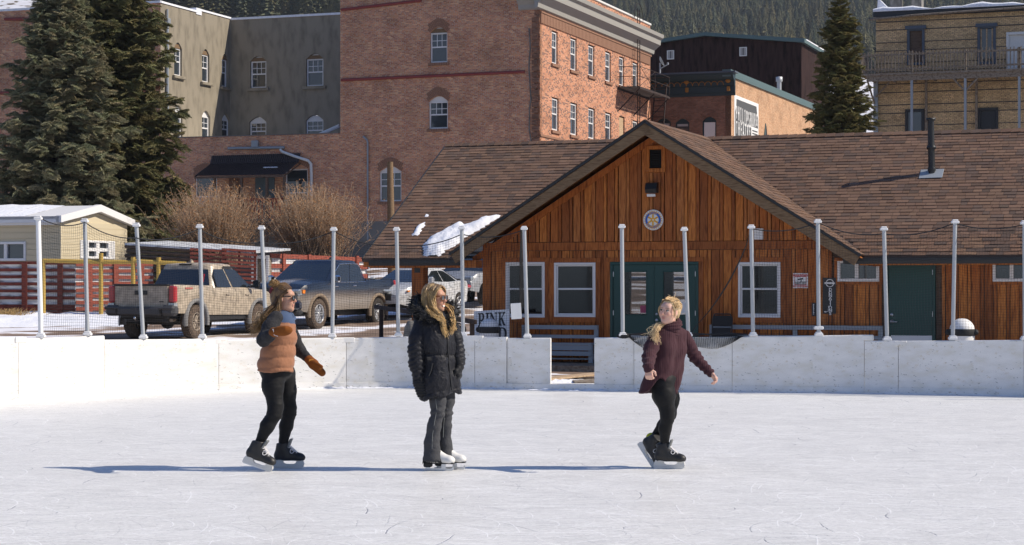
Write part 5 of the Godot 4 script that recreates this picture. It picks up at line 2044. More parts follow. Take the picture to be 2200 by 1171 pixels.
	mb.prism(PackedVector2Array([Vector2(-0.75,-2.5),Vector2(0.75,-2.5),Vector2(0.5,-1.0),Vector2(0,0.0),Vector2(-0.5,-1.0)]),0.0,0.06,right_face(0.0) * Transform3D(Basis.IDENTITY,Vector3(-p.z,p.y,0)))
	part(o,"pointed_shutter",mb,M.coping_teal)
	mb = MB.new()
	mb.prism(PackedVector2Array([Vector2(-0.45,-2.5),Vector2(0.68,-2.5),Vector2(0.42,-1.0),Vector2(0.02,-0.15),Vector2(-0.2,-0.9)]),0.061,0.075,right_face(0.0) * Transform3D(Basis.IDENTITY,Vector3(-p.z,p.y,0)))
	part(o,"dark_gap",mb,M.black)
	# roof fittings
	p = onx(t,1674,205,-3.0)
	var v = thing("vent_stack","silver vent stack rising behind the theatre's sloping side wall","vent",t * Transform3D(Basis.IDENTITY,p))
	mb = MB.new()
	mb.lathe([Vector2(0.17,-2.0),Vector2(0.17,1.0),Vector2(0.25,1.02),Vector2(0.25,1.35),Vector2(0.0,1.4)],12)
	part(v,"pipe",mb,M.galvanised)
	p = on(t,1418,160,-0.6)
	v = thing("satellite_dish","small grey satellite dish on the theatre cornice beside the fire escape","satellite dish",t * Transform3D(Basis.IDENTITY,p))
	mb = MB.new()
	mb.lathe([Vector2(0,0.02),Vector2(0.2,0.05),Vector2(0.38,0.14),Vector2(0.36,0.15),Vector2(0.18,0.07),Vector2(0,0.04)],16,Transform3D(Basis(Vector3(0.3,0,1).normalized(),-1.1),Vector3(0,0.75,0)) * Transform3D(Basis.from_scale(Vector3(0.8,1,1.1)),Vector3.ZERO))
	part(v,"dish",mb,M.zinc)
	mb = MB.new()
	mb.tube([Vector3(0,-0.1,0),Vector3(0,0.7,0)],0.05,6)
	mb.tube([Vector3(0,0.35,0),Vector3(0.55,0.55,0.3)],0.03,5)
	mb.bbox(Vector3(0.58,0.6,0.32),Vector3(0.1,0.14,0.1),0.02)
	part(v,"arm",mb,M.galvanised)

func warehouse() -> void:
	var t = turned(at(1722,615,150.0) * Vector3(1,0,1),-PHI)
	var o = thing("metal_warehouse","dark rusty brown sheet metal warehouse behind the theatre","building",t)
	var ap = on(t,1515,78)
	var er = on(t,1722,92)
	var left = 2 * ap.x
	var mb = MB.new()
	var z1 = -onx(t,1778,125,0.0).z
	mb.prism(PackedVector2Array([Vector2(left,0),Vector2(0,0),Vector2(0,er.y),Vector2(ap.x,ap.y),Vector2(left,er.y)]),-z1,0.0)
	part(o,"shell",mb,M.metal_brown)
	# seams of the sheets
	var r = RandomNumberGenerator.new()
	r.seed = 12
	var x = left
	while x < -0.5:
		var y = 0.0
		while y < 15.0:
			var w = 0.9
			var top: float = minf(y + 2.6,ap.y - absf(x + w / 2 - ap.x) * (ap.y - er.y) / absf(ap.x) - 0.08)
			if top > y + 0.2 and r.randf() < 0.6: boxpart(o,"sheet",Vector3(x + 0.01,y + 0.01,0.0),Vector3(x + w - 0.01,top - 0.01,r.randf_range(0.015,0.05)),M.metal_brown)
			y += 2.6
		x += 0.9
	mb = MB.new()
	var th = 0.28
	mb.prism(PackedVector2Array([Vector2(left - 0.3,er.y - 0.02),Vector2(ap.x,ap.y + 0.02),Vector2(0.3,er.y - 0.02),Vector2(0.3,er.y + th),Vector2(ap.x,ap.y + th),Vector2(left - 0.3,er.y + th)]),-z1 - 0.2,0.35)
	part(o,"roof",mb,M.coping_teal)
	boxpart(o,"snow_edge",Vector3(-0.2,er.y + th - 0.05,-z1),Vector3(0.32,er.y + th + 0.03,-0.3),M.snow)
	for w in [[1433.5,1448.5,108,128],[1589,1605,101,121]]:
		var q = rect_on(t,w)
		var wi = part(o,"window",frame_mesh(q[0].x,q[1].x,q[0].y,q[1].y,0.05,0.07,0.1),M.white_wash)
		boxpart(wi,"pane",Vector3(q[0].x + 0.06,q[0].y + 0.06,0.03),Vector3(q[1].x - 0.06,q[1].y - 0.06,0.04),M.blind)
		boxpart(wi,"mullion",Vector3((q[0].x + q[1].x) / 2 - 0.03,q[0].y + 0.06,0.04),Vector3((q[0].x + q[1].x) / 2 + 0.03,q[1].y - 0.06,0.07),M.sign_grey)
	var c = on(t,1543,75,-3.0)
	boxpart(o,"roof_hatch",c + Vector3(-0.5,-0.4,-0.5),c + Vector3(0.5,0.1,0.5),M.plywood)

func yellow_house() -> void:
	var t = turned(at(1882,615,100.0) * Vector3(1,0,1),-PHI)
	var o = thing("yellow_building","old yellow building with a grey wooden balcony on posts, at the right","building",t)
	var right = 14.0
	var y0 = on(t,1882,38).y
	var ups = [[1950,1986,60,141],[2101,2139,55,139],[2163,2226,67,150],[1946,1986,234,330],[2102,2144,231,330]]
	var holes = []
	for w in ups:
		var r = rect_on(t,w)
		holes.append([r[0].x,r[1].x,r[0].y,r[1].y])
	var mb = MB.new()
	wall_with_holes(mb,0.0,right,0.0,y0,holes,-0.25,0.0)
	mb.box(Vector3(0,0,-9),Vector3(0.25,y0,-0.251))
	part(o,"wall",mb,M.faux_brick)
	# dark courses between the strips of siding
	var k = 0
	var y = 2.0
	while y < y0 - 0.2:
		var segs = [[0.0,right]]
		for h in holes:
			if y > h[2] and y < h[3]:
				var nx = []
				for q in segs:
					if h[0] > q[0]: nx.append([q[0],minf(q[1],h[0])])
					if h[1] < q[1]: nx.append([maxf(q[0],h[1]),q[1]])
				segs = nx
		for q in segs:
			if q[1] - q[0] > 0.05: boxpart(o,"siding_seam",Vector3(q[0],y - 0.018,0.0),Vector3(q[1],y + 0.018,0.02),M.sign_black)
		y += 0.63 if k % 2 else 0.42
		k += 1
	var names_ = ["boarded_door","door","white_door","window","door"]
	var mats = [M.barn_wood,M.town_glass,M.white_wash,M.town_glass,M.sign_black]
	for i in 5:
		var r = rect_on(t,ups[i])
		var d = part(o,names_[i],frame_mesh(r[0].x - 0.02,r[1].x + 0.02,r[0].y,r[1].y,0.02,0.13,0.12),M.blue_trim if i < 2 else (M.white_wash if i == 2 else M.sign_black))
		boxpart(d,"leaf",Vector3(r[0].x + 0.1,r[0].y,-0.06),Vector3(r[1].x - 0.1,r[1].y - 0.1,-0.04),mats[i])
		if i < 2: boxpart(d,"head",Vector3(r[0].x - 0.1,r[1].y - 0.05,0.0),Vector3(r[1].x + 0.1,r[1].y + 0.12,0.16),M.blue_trim)
		if i == 1:
			var dx: float = (r[0].x + r[1].x) / 2
			boxpart(d,"stile",Vector3(dx - 0.03,r[0].y,-0.04),Vector3(dx + 0.03,r[1].y - 0.1,0.0),M.plywood)
			for s in [r[0].x + 0.13,r[1].x - 0.19]: boxpart(d,"stile",Vector3(s,r[0].y,-0.04),Vector3(s + 0.06,r[1].y - 0.1,0.0),M.plywood)
	# eaves: fascia,snow,gutter board dropping to the left
	boxpart(o,"fascia",Vector3(-0.1,y0,-0.2),Vector3(right,y0 + 0.22,0.25),M.sign_black)
	boxpart(o,"roof",Vector3(-0.1,y0 + 0.22,-9),Vector3(right,y0 + 0.26,0.26),M.sign_black)
	mb = MB.new()
	var rows = []
	for i in 30:
		var x = -0.1 + i * 0.49
		var w = PackedVector3Array()
		var hh = 0.16 + 0.07 * sin(i * 0.7) + 0.05 * sin(i * 1.9)
		for q in [[0.30,0.0],[0.32,hh * 0.6],[0.2,hh],[-3.0,hh + 0.2],[-8.9,hh + 0.3]]: w.append(Vector3(x,y0 + 0.26 + q[1],q[0]))
		rows.append(w)
	mb.grid(rows)
	part(o,"roof_snow",mb,M.snow)
	mb = MB.new()
	mb.tube([on(t,1868,42,0.4),on(t,1960,33,0.4),on(t,2080,24,0.4),on(t,2230,14,0.4)],0.06,6)
	part(o,"eave_pole",mb,M.grey_wood)
	for q in [[1911,1934],[1957,1980]]:
		var a = on(t,q[0],20,-2.5)
		var b = on(t,q[1],20,-2.5)
		boxpart(o,"chimney",Vector3(a.x,y0,-3.3),Vector3(b.x,y0 + 2.2,-2.5),M.concrete)
		boxpart(o,"chimney_foot",Vector3(a.x - 0.03,y0 + 0.3,-3.32),Vector3(b.x + 0.03,y0 + 0.75,-2.47),M.white_wash)
	mb = MB.new()
	var s0 = on(t,1884,30,-1.0)
	mb.prism(PackedVector2Array([Vector2(0,0),Vector2(0.75,0),Vector2(0.05,0.75)]),-2.0,0.0,Transform3D(Basis.IDENTITY,Vector3(s0.x,y0 + 0.4,-1.0)))
	part(o,"snow_drift",mb,M.snow)
	# the balcony
	var dep = 2.0
	var dy = on(t,2020,153,dep).y
	var bl = on(t,1849,150,dep).x
	boxpart(o,"balcony_floor",Vector3(bl,dy - 0.10,0.0),Vector3(right,dy,dep),M.grey_wood)
	boxpart(o,"balcony_beam",Vector3(bl + 0.3,dy - 0.38,dep - 0.22),Vector3(right,dy - 0.10,dep - 0.08),M.grey_wood)
	for i in 16: boxpart(o,"joist",Vector3(bl + 0.4 + i,dy - 0.30,0.0),Vector3(bl + 0.46 + i,dy - 0.10,dep - 0.22),M.grey_wood)
	var ry = on(t,2020,108,dep).y
	boxpart(o,"top_rail",Vector3(bl,ry - 0.17,dep - 0.07),Vector3(right,ry - 0.07,dep - 0.02),M.grey_wood)
	boxpart(o,"bottom_rail",Vector3(bl,dy + 0.16,dep - 0.07),Vector3(right,dy + 0.25,dep - 0.02),M.grey_wood)
	var r = RandomNumberGenerator.new()
	r.seed = 4
	var x = bl + 0.03
	while x < right:
		boxpart(o,"picket",Vector3(x - 0.022,dy + 0.02,dep - 0.02),Vector3(x + 0.022,ry + r.randf_range(-0.02,0.07),dep + 0.015),M.grey_wood)
		x += 0.168
	for i in 12: boxpart(o,"picket",Vector3(bl - 0.015,dy + 0.02,0.06 + i * 0.168),Vector3(bl + 0.015,ry,0.10 + i * 0.168),M.grey_wood)
	boxpart(o,"side_rail",Vector3(bl - 0.05,ry - 0.17,0.0),Vector3(bl - 0.015,ry - 0.07,dep),M.grey_wood)
	for px in [1959,2074,2190]:
		var q = on(t,px,200,dep - 0.15)
		boxpart(o,"balcony_post",Vector3(q.x - 0.06,0,dep - 0.21),Vector3(q.x + 0.06,dy - 0.1,dep - 0.09),M.zinc)
		boxpart(o,"rail_post",Vector3(q.x - 0.06,dy,dep - 0.18),Vector3(q.x + 0.06,ry + 0.02,dep - 0.075),M.grey_wood)
	for px in [1990,2098]:
		var q = on(t,px,240,0.2)
		boxpart(o,"inner_post",Vector3(q.x - 0.06,0,0.15),Vector3(q.x + 0.06,dy - 0.1,0.27),M.grey_wood)
	boxpart(o,"corner_post",Vector3(-0.1,0,0.02),Vector3(0.12,dy - 0.1,0.2),M.zinc)
	for q in [[2074,1],[2074,-1],[1882,1]]:
		mb = MB.new()
		var p = on(t,q[0],200,dep - 0.15 if q[0] > 1900 else 0.2)
		var z = dep - 0.15 if q[0] > 1900 else 0.3
		mb.tube([Vector3(p.x,dy - 1.0,z),Vector3(p.x + q[1] * 0.7,dy - 0.25,z)],0.05,6)
		part(o,"knee_brace",mb,M.grey_wood)
	mb = MB.new()
	mb.tube([Vector3(bl + 0.3,dy - 0.3,dep - 0.2),Vector3(-0.05,dy - 1.3,0.2)],0.05,6)
	part(o,"knee_brace",mb,M.grey_wood)


# ---- hills and forest ----
func hill_height(x: float,d: float) -> float:
	# a near wooded shoulder on the left,a long higher slope on the right
	var px = CX + x / d * F
	var k = smoothstep(1170.0,1330.0,px)
	var left = (92.0 + 9.0 * smoothstep(560.0,250.0,px) - 6.0 * exp(-pow((px - 730.0) / 90.0,2.0))) * smoothstep(230.0,700.0,d)
	if d > 720.0: left -= (d - 720.0) * 0.15
	var right = 84.0 * smoothstep(260.0,860.0,d) + maxf(0.0,d - 860.0) * 0.235
	return 4.0 + lerpf(left,right,k)

func conifer(seed_: int,tiers: int) -> MB:
	# a far conifer,one unit tall: ragged whorls
	var r = RandomNumberGenerator.new()
	r.seed = seed_
	var mb = MB.new()
	for t in tiers:
		var v = float(t) / tiers
		var y0 = 0.10 + 0.9 * v
		var rad = 0.19 * pow(1.0 - v,0.75) * r.randf_range(0.85,1.1) + 0.012
		var n = 9
		var off = r.randf() * TAU
		for k in n:
			var a = off + TAU * k / n
			var q = rad * r.randf_range(0.65,1.25)
			var tip = Vector3(cos(a) * q,y0 - 0.035 - r.randf() * 0.03,sin(a) * q)
			var s = Vector3(-sin(a),0,cos(a)) * rad * 0.26
			var top = Vector3(cos(a) * rad * 0.1,y0 + 0.04,sin(a) * rad * 0.1)
			mb.tri(tip,top + s * 0.6,top - s * 0.6)
			mb.tri(tip,tip * Vector3(0.45,1,0.45) + s + Vector3(0,0.02,0),top)
			mb.tri(tip,top,tip * Vector3(0.45,1,0.45) - s + Vector3(0,0.02,0))
	for k in 3:
		var a = TAU * k / 3
		var b = TAU * (k + 1) / 3
		mb.tri(Vector3(cos(a),0,sin(a)) * 0.02,Vector3(0,1.02,0),Vector3(cos(b),0,sin(b)) * 0.02)
	return mb

func build_hills() -> void:
	var hs = mat("hillside",Color.WHITE,0.95,0.0,0.1)
	skin_on(hs,noise_tex(512,0.02,[[0.0,Color(0.88,0.89,0.92)],[0.68,Color(0.82,0.82,0.84)],[0.8,Color(0.40,0.36,0.30)],[1.0,Color(0.30,0.27,0.21)]],61,FastNoiseLite.TYPE_SIMPLEX_SMOOTH,5),Vector3.ONE * 0.02,true)
	var mb = MB.new()
	var rows = []
	var f = FastNoiseLite.new()
	f.frequency = 0.02
	var d = 185.0
	while d < 2400.0:
		var w = PackedVector3Array()
		for k in 81:
			var x = (k - 40) / 40.0 * d * 0.42
			w.append(Vector3(x,hill_height(x,d) - 6.0 * smoothstep(230.0,185.0,d) + 3.0 * f.get_noise_2d(x,d),-d))
		rows.append(w)
		d *= 1.055
	mb.grid(rows)
	struct("hillside",mb,hs)
	# the forest as a few kinds of tree
	var fm = mat("forest",Color.WHITE,0.95,0.0,0.1)
	fm.vertex_color_use_as_albedo = true
	var r = RandomNumberGenerator.new()
	r.seed = 99
	var kinds = []
	for k in 4: kinds.append(conifer(200 + k,24).done())
	var lists = [[],[],[],[]]
	var tries = 0
	while tries < 34000:
		tries += 1
		d = 560.0 + 1500.0 * pow(r.randf(),1.5)
		var px = r.randf_range(-260,2460)
		var x = (px - CX) / F * d
		var g = hill_height(x,d)
		var py = HY - (g - EYE) / d * F
		if py > 190 or py < -160: continue
		# open snow at the far left,thick wood elsewhere
		var open = smoothstep(330.0,140.0,px) * 0.90
		if r.randf() < open: continue
		if f.get_noise_2d(x * 0.5,d * 0.4) > 0.42: continue
		var h = r.randf_range(11.0,21.0)
		if d < 780.0 and px > 1240.0: continue
		lists[r.randi() % 4].append([Vector3(x,g - 0.5,-d),h])
	for k in 4:
		var mm = MultiMesh.new()
		mm.transform_format = MultiMesh.TRANSFORM_3D
		mm.use_colors = true
		mm.mesh = kinds[k]
		mm.instance_count = lists[k].size()
		for i in lists[k].size():
			var q: Array = lists[k][i]
			var w = r.randf_range(0.9,1.35)
			mm.set_instance_transform(i,Transform3D(Basis(Vector3.UP,r.randf() * TAU) * Basis.from_scale(Vector3(q[1] * w,q[1],q[1] * w)),q[0]))
			var t = r.randf_range(0.7,1.35)
			var br = r.randf()
			mm.set_instance_color(i,Color(0.085 + 0.055 * br,0.100 + 0.025 * br,0.066) * t)
		var o = MultiMeshInstance3D.new()
		o.name = numbered("forest")
		o.multimesh = mm
		o.material_override = fm
		add_child(o)
		o.set_meta("kind","stuff")
		o.set_meta("label","dense conifer forest covering the hillside behind the town")

# ---- the car park: fences,sheds,mobile home,pole,shrubs ----
func lot_point(px: float,d: float) -> Vector3:
	var x = (px - CX) / F * d
	return Vector3(x,lot_height(x,d),-d)

func build_lot() -> void:
	var red = mat("fence_red",Color(0.22,0.045,0.03),0.85)
	skin_on(red,noise_tex(256,0.03,[[0.0,Color(0.35,0.33,0.33)],[0.4,grey(0.8)],[1.0,grey(1.0)]],71),Vector3(0.5,2.0,0.5),true)
	var rb = mat("fence_bright",Color(0.36,0.085,0.052),0.85)
	skin_on(rb,noise_tex(256,0.04,[[0.0,Color(0.45,0.43,0.43)],[0.4,grey(0.85)],[1.0,grey(1.0)]],72),Vector3(0.5,2.0,0.5),true)
	var tin = mat("tin_white",Color(0.74,0.76,0.78),0.5,0.0)
	skin_on(tin,noise_tex(256,0.02,[[0.0,grey(0.5)],[0.4,grey(0.9)],[1.0,grey(1.0)]],73),Vector3(0.3,0.8,0.3),true)
	mat("pipe_yellow",Color(0.46,0.30,0.06),0.7)
	mat("home_yellow",Color(0.60,0.52,0.36),0.6)
	mat("home_white",Color(0.74,0.74,0.74),0.6)
	mat("dry_grass",Color(0.42,0.28,0.12),0.95)
	mobile_home()
	fences()
	shed_and_pallets()
	# utility pole
	var foot = lot_point(842,76.0)
	var top = at(838,348,76.0)
	var mb = MB.new()
	mb.tube([foot - Vector3(0,0.3,0),(foot + top) / 2,top],[0.16,0.14,0.115],12)
	solo("utility_pole",mb,M.weathered_wood,"bare wooden pole leaning slightly in front of the lowest arched window","pole")
	# brown guard rail by the cabin porch
	var a = at(806,659,44.0)
	var b = at(1022,692,37.4)
	var o = thing("guard_rail","low brown steel guard rail beside the parked sedan, on short posts","rail",Transform3D(Basis.IDENTITY,Vector3(a.x,0,a.z)))
	mb = MB.new()
	var off = Vector3(a.x,0,a.z)
	mb.bbox(Vector3.ZERO,Vector3(a.distance_to(b),0.09,0.06),0.01,Transform3D(Basis(Vector3.RIGHT,0) * Basis.looking_at((b - a).normalized(),Vector3.UP) * Basis(Vector3.UP,PI / 2),(a + b) / 2 - off))
	part(o,"rail",mb,M.rust)
	for t in [0.07,0.55,0.97]:
		var p = a.lerp(b,t) - off
		boxpart(o,"post",Vector3(p.x - 0.045,-0.1,p.z - 0.045),Vector3(p.x + 0.045,p.y - 0.02,p.z + 0.03),M.rust)
	# a stump and a coil of hose behind the boards
	var p = at(886,712,34.2)
	mb = MB.new()
	mb.lathe([Vector2(0,0.32),Vector2(0.08,0.31),Vector2(0.13,0.22),Vector2(0.17,0.0),Vector2(0.19,-0.8)],10)
	solo("boulder",mb,M.concrete,"brown boulder just behind the boards left of the black parka","rock",Transform3D(Basis.IDENTITY,Vector3(p.x,0.78,p.z)))
	p = at(985,715,34.0)
	mb = MB.new()
	var path = []
	for i in 60:
		var t = i / 59.0 * TAU * 3.4
		path.append(Vector3(0.13 * cos(t) + 0.02 * sin(t * 0.4),0.02 * i / 10.0 + 0.09 * sin(t),0.09 * sin(t * 0.7)))
	mb.tube(path,0.014,6)
	solo("hose_coil",mb,M.black,"tangled black hose on the boards right of the black parka","hose",Transform3D(Basis.IDENTITY,Vector3(p.x,0.87,p.z + 1.0)))
	shrubs()

func mobile_home() -> void:
	var t = turned(at(130,615,70.0) * Vector3(1,0,1),-PHI)
	var o = thing("mobile_home","pale yellow mobile home with white eaves and snow on its flat roof","mobile home",t)
	var zb = -onx(t,272,500,0.0).z
	var eave = on(t,130,477).y
	var apex = onx(t,203,456,0.0).y
	var base = 0.6
	var left = -16.0
	var w = rect_on(t,[-60,57,519,561])
	var v = rect_onx(t,[184,231,517,556],0.0)
	var mb = MB.new()
	wall_with_holes(mb,left,0.0,base,eave,[[w[0].x,w[1].x,w[0].y,w[1].y]],-0.15,0.0)
	var x = right_face(0.0)
	wall_with_holes(mb,0.0,zb,base,eave,[[v[0].x,v[1].x,v[0].y,v[1].y]],-0.15,0.0,x)
	mb.prism(PackedVector2Array([Vector2(0,eave - 0.001),Vector2(zb,eave - 0.001),Vector2(zb,eave + 0.02),Vector2(zb * 0.52,apex),Vector2(0,eave + 0.02)]),-0.15,-0.001,x)
	part(o,"wall",mb,M.home_yellow)
	# lap siding
	var y = base
	while y < eave - 0.05:
		for q in ([[left,w[0].x],[w[1].x,0.0]] if y + 0.1 > w[0].y and y < w[1].y else [[left,0.0]]):
			boxpart(o,"siding",Vector3(q[0],y,0.0),Vector3(q[1],y + 0.19,0.028),M.home_yellow,Basis.IDENTITY).rotation.x = 0.07
		for q in ([[0.0,v[0].x],[v[1].x,zb]] if y + 0.1 > v[0].y and y < v[1].y else [[0.0,zb]]):
			var s = part(o,"siding",unit_box,M.home_yellow,x * Transform3D(Basis(Vector3.RIGHT,0.06) * Basis.from_scale(Vector3(q[1] - q[0] - 0.01,0.19,0.026)),Vector3((q[0] + q[1]) / 2,y + 0.095,0.010)))
		y += 0.2
	boxpart(o,"corner_trim",Vector3(-0.05,base,-0.05),Vector3(0.04,eave,0.045),M.home_yellow)
	# eaves and roof
	boxpart(o,"fascia",Vector3(left,eave - 0.02,-0.02),Vector3(0.12,eave + 0.2,0.30),M.home_white)
	boxpart(o,"soffit",Vector3(left,eave - 0.10,0.0),Vector3(0.0,eave - 0.021,0.22),M.home_white)
	var prof = PackedVector2Array([Vector2(-0.3,eave - 0.02),Vector2(zb * 0.52,apex + 0.02),Vector2(zb + 0.25,eave - 0.02),Vector2(zb + 0.25,eave + 0.22),Vector2(zb * 0.52,apex + 0.28),Vector2(-0.3,eave + 0.22)])
	mb = MB.new()
	mb.prism(prof,0.01,0.22,x)
	part(o,"gable_fascia",mb,M.home_white)
	mb = MB.new()
	mb.prism(PackedVector2Array([Vector2(-0.3,eave + 0.1),Vector2(zb * 0.52,apex + 0.16),Vector2(zb + 0.25,eave + 0.1),Vector2(zb + 0.25,eave + 0.20),Vector2(zb * 0.52,apex + 0.25),Vector2(-0.3,eave + 0.20)]),left,0.0,x)
	part(o,"roof",mb,M.home_white)
	mb = MB.new()
	var rows = []
	var f = FastNoiseLite.new()
	f.frequency = 0.5
	for i in 50:
		var xx = lerpf(left,-1.2 + 0.2 * sin(i * 2.0),i / 49.0)
		var ww = PackedVector3Array()
		for j in 9:
			var s = j / 8.0
			var z = lerpf(0.28,-zb * 0.52,s)
			var e = smoothstep(0.0,0.12,s) * smoothstep(1.0,0.9,i / 49.0)
			ww.append(Vector3(xx,lerpf(eave + 0.20,apex + 0.25,s) + 0.01 + e * (0.07 + 0.05 * f.get_noise_2d(xx * 2,z * 3)),z))
		rows.append(ww)
	mb.grid(rows)
	part(o,"roof_snow",mb,M.snow)
	# windows
	var wi = part(o,"window",frame_mesh(w[0].x,w[1].x,w[0].y,w[1].y,0.02,0.09,0.1),M.home_white)
	boxpart(wi,"pane",Vector3(w[0].x + 0.05,w[0].y + 0.05,-0.06),Vector3(w[1].x - 0.05,w[1].y - 0.05,-0.05),M.town_glass)
	var mx = on(t,13,540).x
	boxpart(wi,"mullion",Vector3(mx - 0.06,w[0].y + 0.05,-0.05),Vector3(mx + 0.06,w[1].y - 0.05,0.05),M.home_white)
	boxpart(wi,"curtain",Vector3(mx + 0.5,w[0].y + 0.15,-0.11),Vector3(w[1].x - 0.1,w[1].y - 0.1,-0.10),M.mauve)
	wi = part(o,"window",frame_mesh(v[0].x,v[1].x,v[0].y,v[1].y,0.03,0.08,0.12),M.home_white,x)
	boxpart(wi,"pane",Vector3(v[0].x + 0.05,v[0].y + 0.05,-0.06),Vector3(v[1].x - 0.05,v[1].y - 0.05,-0.05),M.town_glass)
	var cx: float = (v[0].x + v[1].x) / 2
	var cy: float = (v[0].y + v[1].y) / 2
	boxpart(wi,"mullion",Vector3(cx - 0.12,v[0].y,-0.04),Vector3(cx + 0.12,v[1].y,0.06),M.home_white)
	boxpart(wi,"rail",Vector3(v[0].x,cy - 0.06,-0.045),Vector3(v[1].x,cy + 0.06,0.055),M.home_white)
	for s in [0.2,0.75]: boxpart(wi,"curtain",Vector3(lerpf(v[0].x,v[1].x,s),v[0].y,-0.1),Vector3(lerpf(v[0].x,v[1].x,s) + 0.25,v[1].y,-0.09),M.mauve)
	for s in [v[0].x - 0.42,v[1].x + 0.04]:
		var sh = part(o,"shutter",frame_mesh(s,s + 0.4,v[0].y,v[1].y,0.035,0.06,0.04),M.home_white,x)
		for k in 9: boxpart(sh,"slat",Vector3(s + 0.05,lerpf(v[0].y + 0.05,v[1].y - 0.12,k / 8.0),0.02),Vector3(s + 0.35,lerpf(v[0].y + 0.05,v[1].y - 0.12,k / 8.0) + 0.05,0.04),M.home_white)

func corrugated(o: Node3D,x: Transform3D,len: float,y0: float,y1: float) -> void:
	var mb = MB.new()
	var rows = []
	var n = int((y1 - y0) / 0.03)
	for i in n + 1:
		var y = y0 + i * 0.03
		rows.append(PackedVector3Array([x * Vector3(0,y,0.012 * sin(i * 1.3)),x * Vector3(len,y,0.012 * sin(i * 1.3))]))
	mb.grid(rows)
	part(o,"tin_sheet",mb,M.tin_white)

func fence_run(label: String,a: Vector3,b: Vector3,h: float,slats: Array,posts: int,red: Material,r: RandomNumberGenerator) -> void:
	var len = Vector2(a.x - b.x,a.z - b.z).length()
	var o = thing("slat_fence",label,"fence",Transform3D(Basis(Vector3.UP,-atan2(b.z - a.z,b.x - a.x)),a),"red slat fences round the car park")
	var dy = b.y - a.y
	corrugated(o,Transform3D(Basis.IDENTITY,Vector3(0,0,-0.045)),len,0.0,h - 0.05)
	for s in slats:
		var tilt = atan2(dy * 0.3,len) + r.randf_range(-0.012,0.012)
		boxpart(o,"slat",Vector3(0,s[0],-0.02),Vector3(len,s[0] + s[1],0.02),red,Basis(Vector3.BACK,tilt))
	for i in posts:
		var t = (i + 0.5) / posts
		boxpart(o,"post",Vector3(len * t - 0.09,-0.2,0.021),Vector3(len * t + 0.09,h + 0.02,0.07),red)

func fences() -> void:
	var r = RandomNumberGenerator.new()
	r.seed = 17
	var d = 66.5
	var slats = []
	for k in 6: slats.append([0.62 + k * 0.235,0.105])
	slats.append([0.0,0.22])
	slats.append([0.25,0.2])
	fence_run("dark red slat fence over white tin, at the left below the mobile home",at(-40,683,d),at(84,682,d),1.88,slats,2,M.fence_red,r)
	fence_run("dark red slat fence section between the yellow post and the second net post",at(96,683,d + 0.3),at(163,683,d + 0.3),1.88,slats,1,M.fence_red,r)
	var s2 = []
	for k in 9: s2.append([0.04 + k * 0.215,0.12])
	fence_run("bright red slat fence with loose broken slats beside the tan truck",at(163,684,d),at(330,680,d + 2.0),1.9,s2,3,M.fence_bright,r)
	var s3 = []
	for k in 5: s3.append([0.1 + k * 0.32,0.16])
	fence_run("red and white slat fence behind the dark truck",at(580,640,70.0),at(790,636,76.0),1.55,s3,4,M.fence_bright,r)
	# fallen bits of slat on the third run
	var o = thing("yellow_pipe_rail","yellow pipe rail on round posts in front of the red fence","rail",Transform3D(Basis.IDENTITY,at(93,683,d - 0.8)))
	var x: Transform3D = o.transform.affine_inverse()
	for q in [[93,556,684],[217,544,684],[286,552,684],[341,553,684]]:
		var mb = MB.new()
		mb.tube([x * at(q[0],q[2],d - 0.8),x * at(q[0],q[1],d - 0.8)],0.075,10)
		part(o,"post",mb,M.pipe_yellow)
	for q in [[93,560,217,563],[217,563,286,563],[286,561,400,567]]:
		var mb = MB.new()
		mb.tube([x * at(q[0],q[1],d - 0.8),x * at(q[2],q[3],d - 0.8)],0.07,8)
		part(o,"rail",mb,M.pipe_yellow)
	# bank of snow along the foot of the fence and a tuft of dry grass
	var f = FastNoiseLite.new()
	f.frequency = 0.35
	var rows = []
	for i in 70:
		var w = PackedVector3Array()
		for j in 9:
			var t = j / 8.0
			var dd = d - 0.5 - t * 7.0
			var xx = -21.5 + i * 0.2
			w.append(Vector3(xx,lot_height(xx,dd) + sin(PI * (0.5 + 0.5 * t)) * (0.22 + 0.2 * f.get_noise_2d(xx,dd)) - 0.04 + 0.05 * f.get_noise_2d(xx * 3,dd * 3),-dd))
		rows.append(w)
	var mb = MB.new()
	mb.grid(rows)
	solo("snow_bank",mb,M.snow,"long low bank of old snow along the foot of the red fence","snow bank")
	mb = MB.new()
	for i in 420:
		var p = Vector3(r.randfn(0,0.35),r.randf() * 0.05,r.randfn(0,0.15))
		var q = p + Vector3(r.randfn(0.1,0.25),r.randf_range(0.05,0.42),r.randfn(0,0.1))
		string_to(mb,p,q,0.007)
	solo("grass_tuft",mb,M.dry_grass,"tuft of dry straw at the far left foot of the fence","grass tuft",Transform3D(Basis.IDENTITY,at(14,690,d - 1.2)))

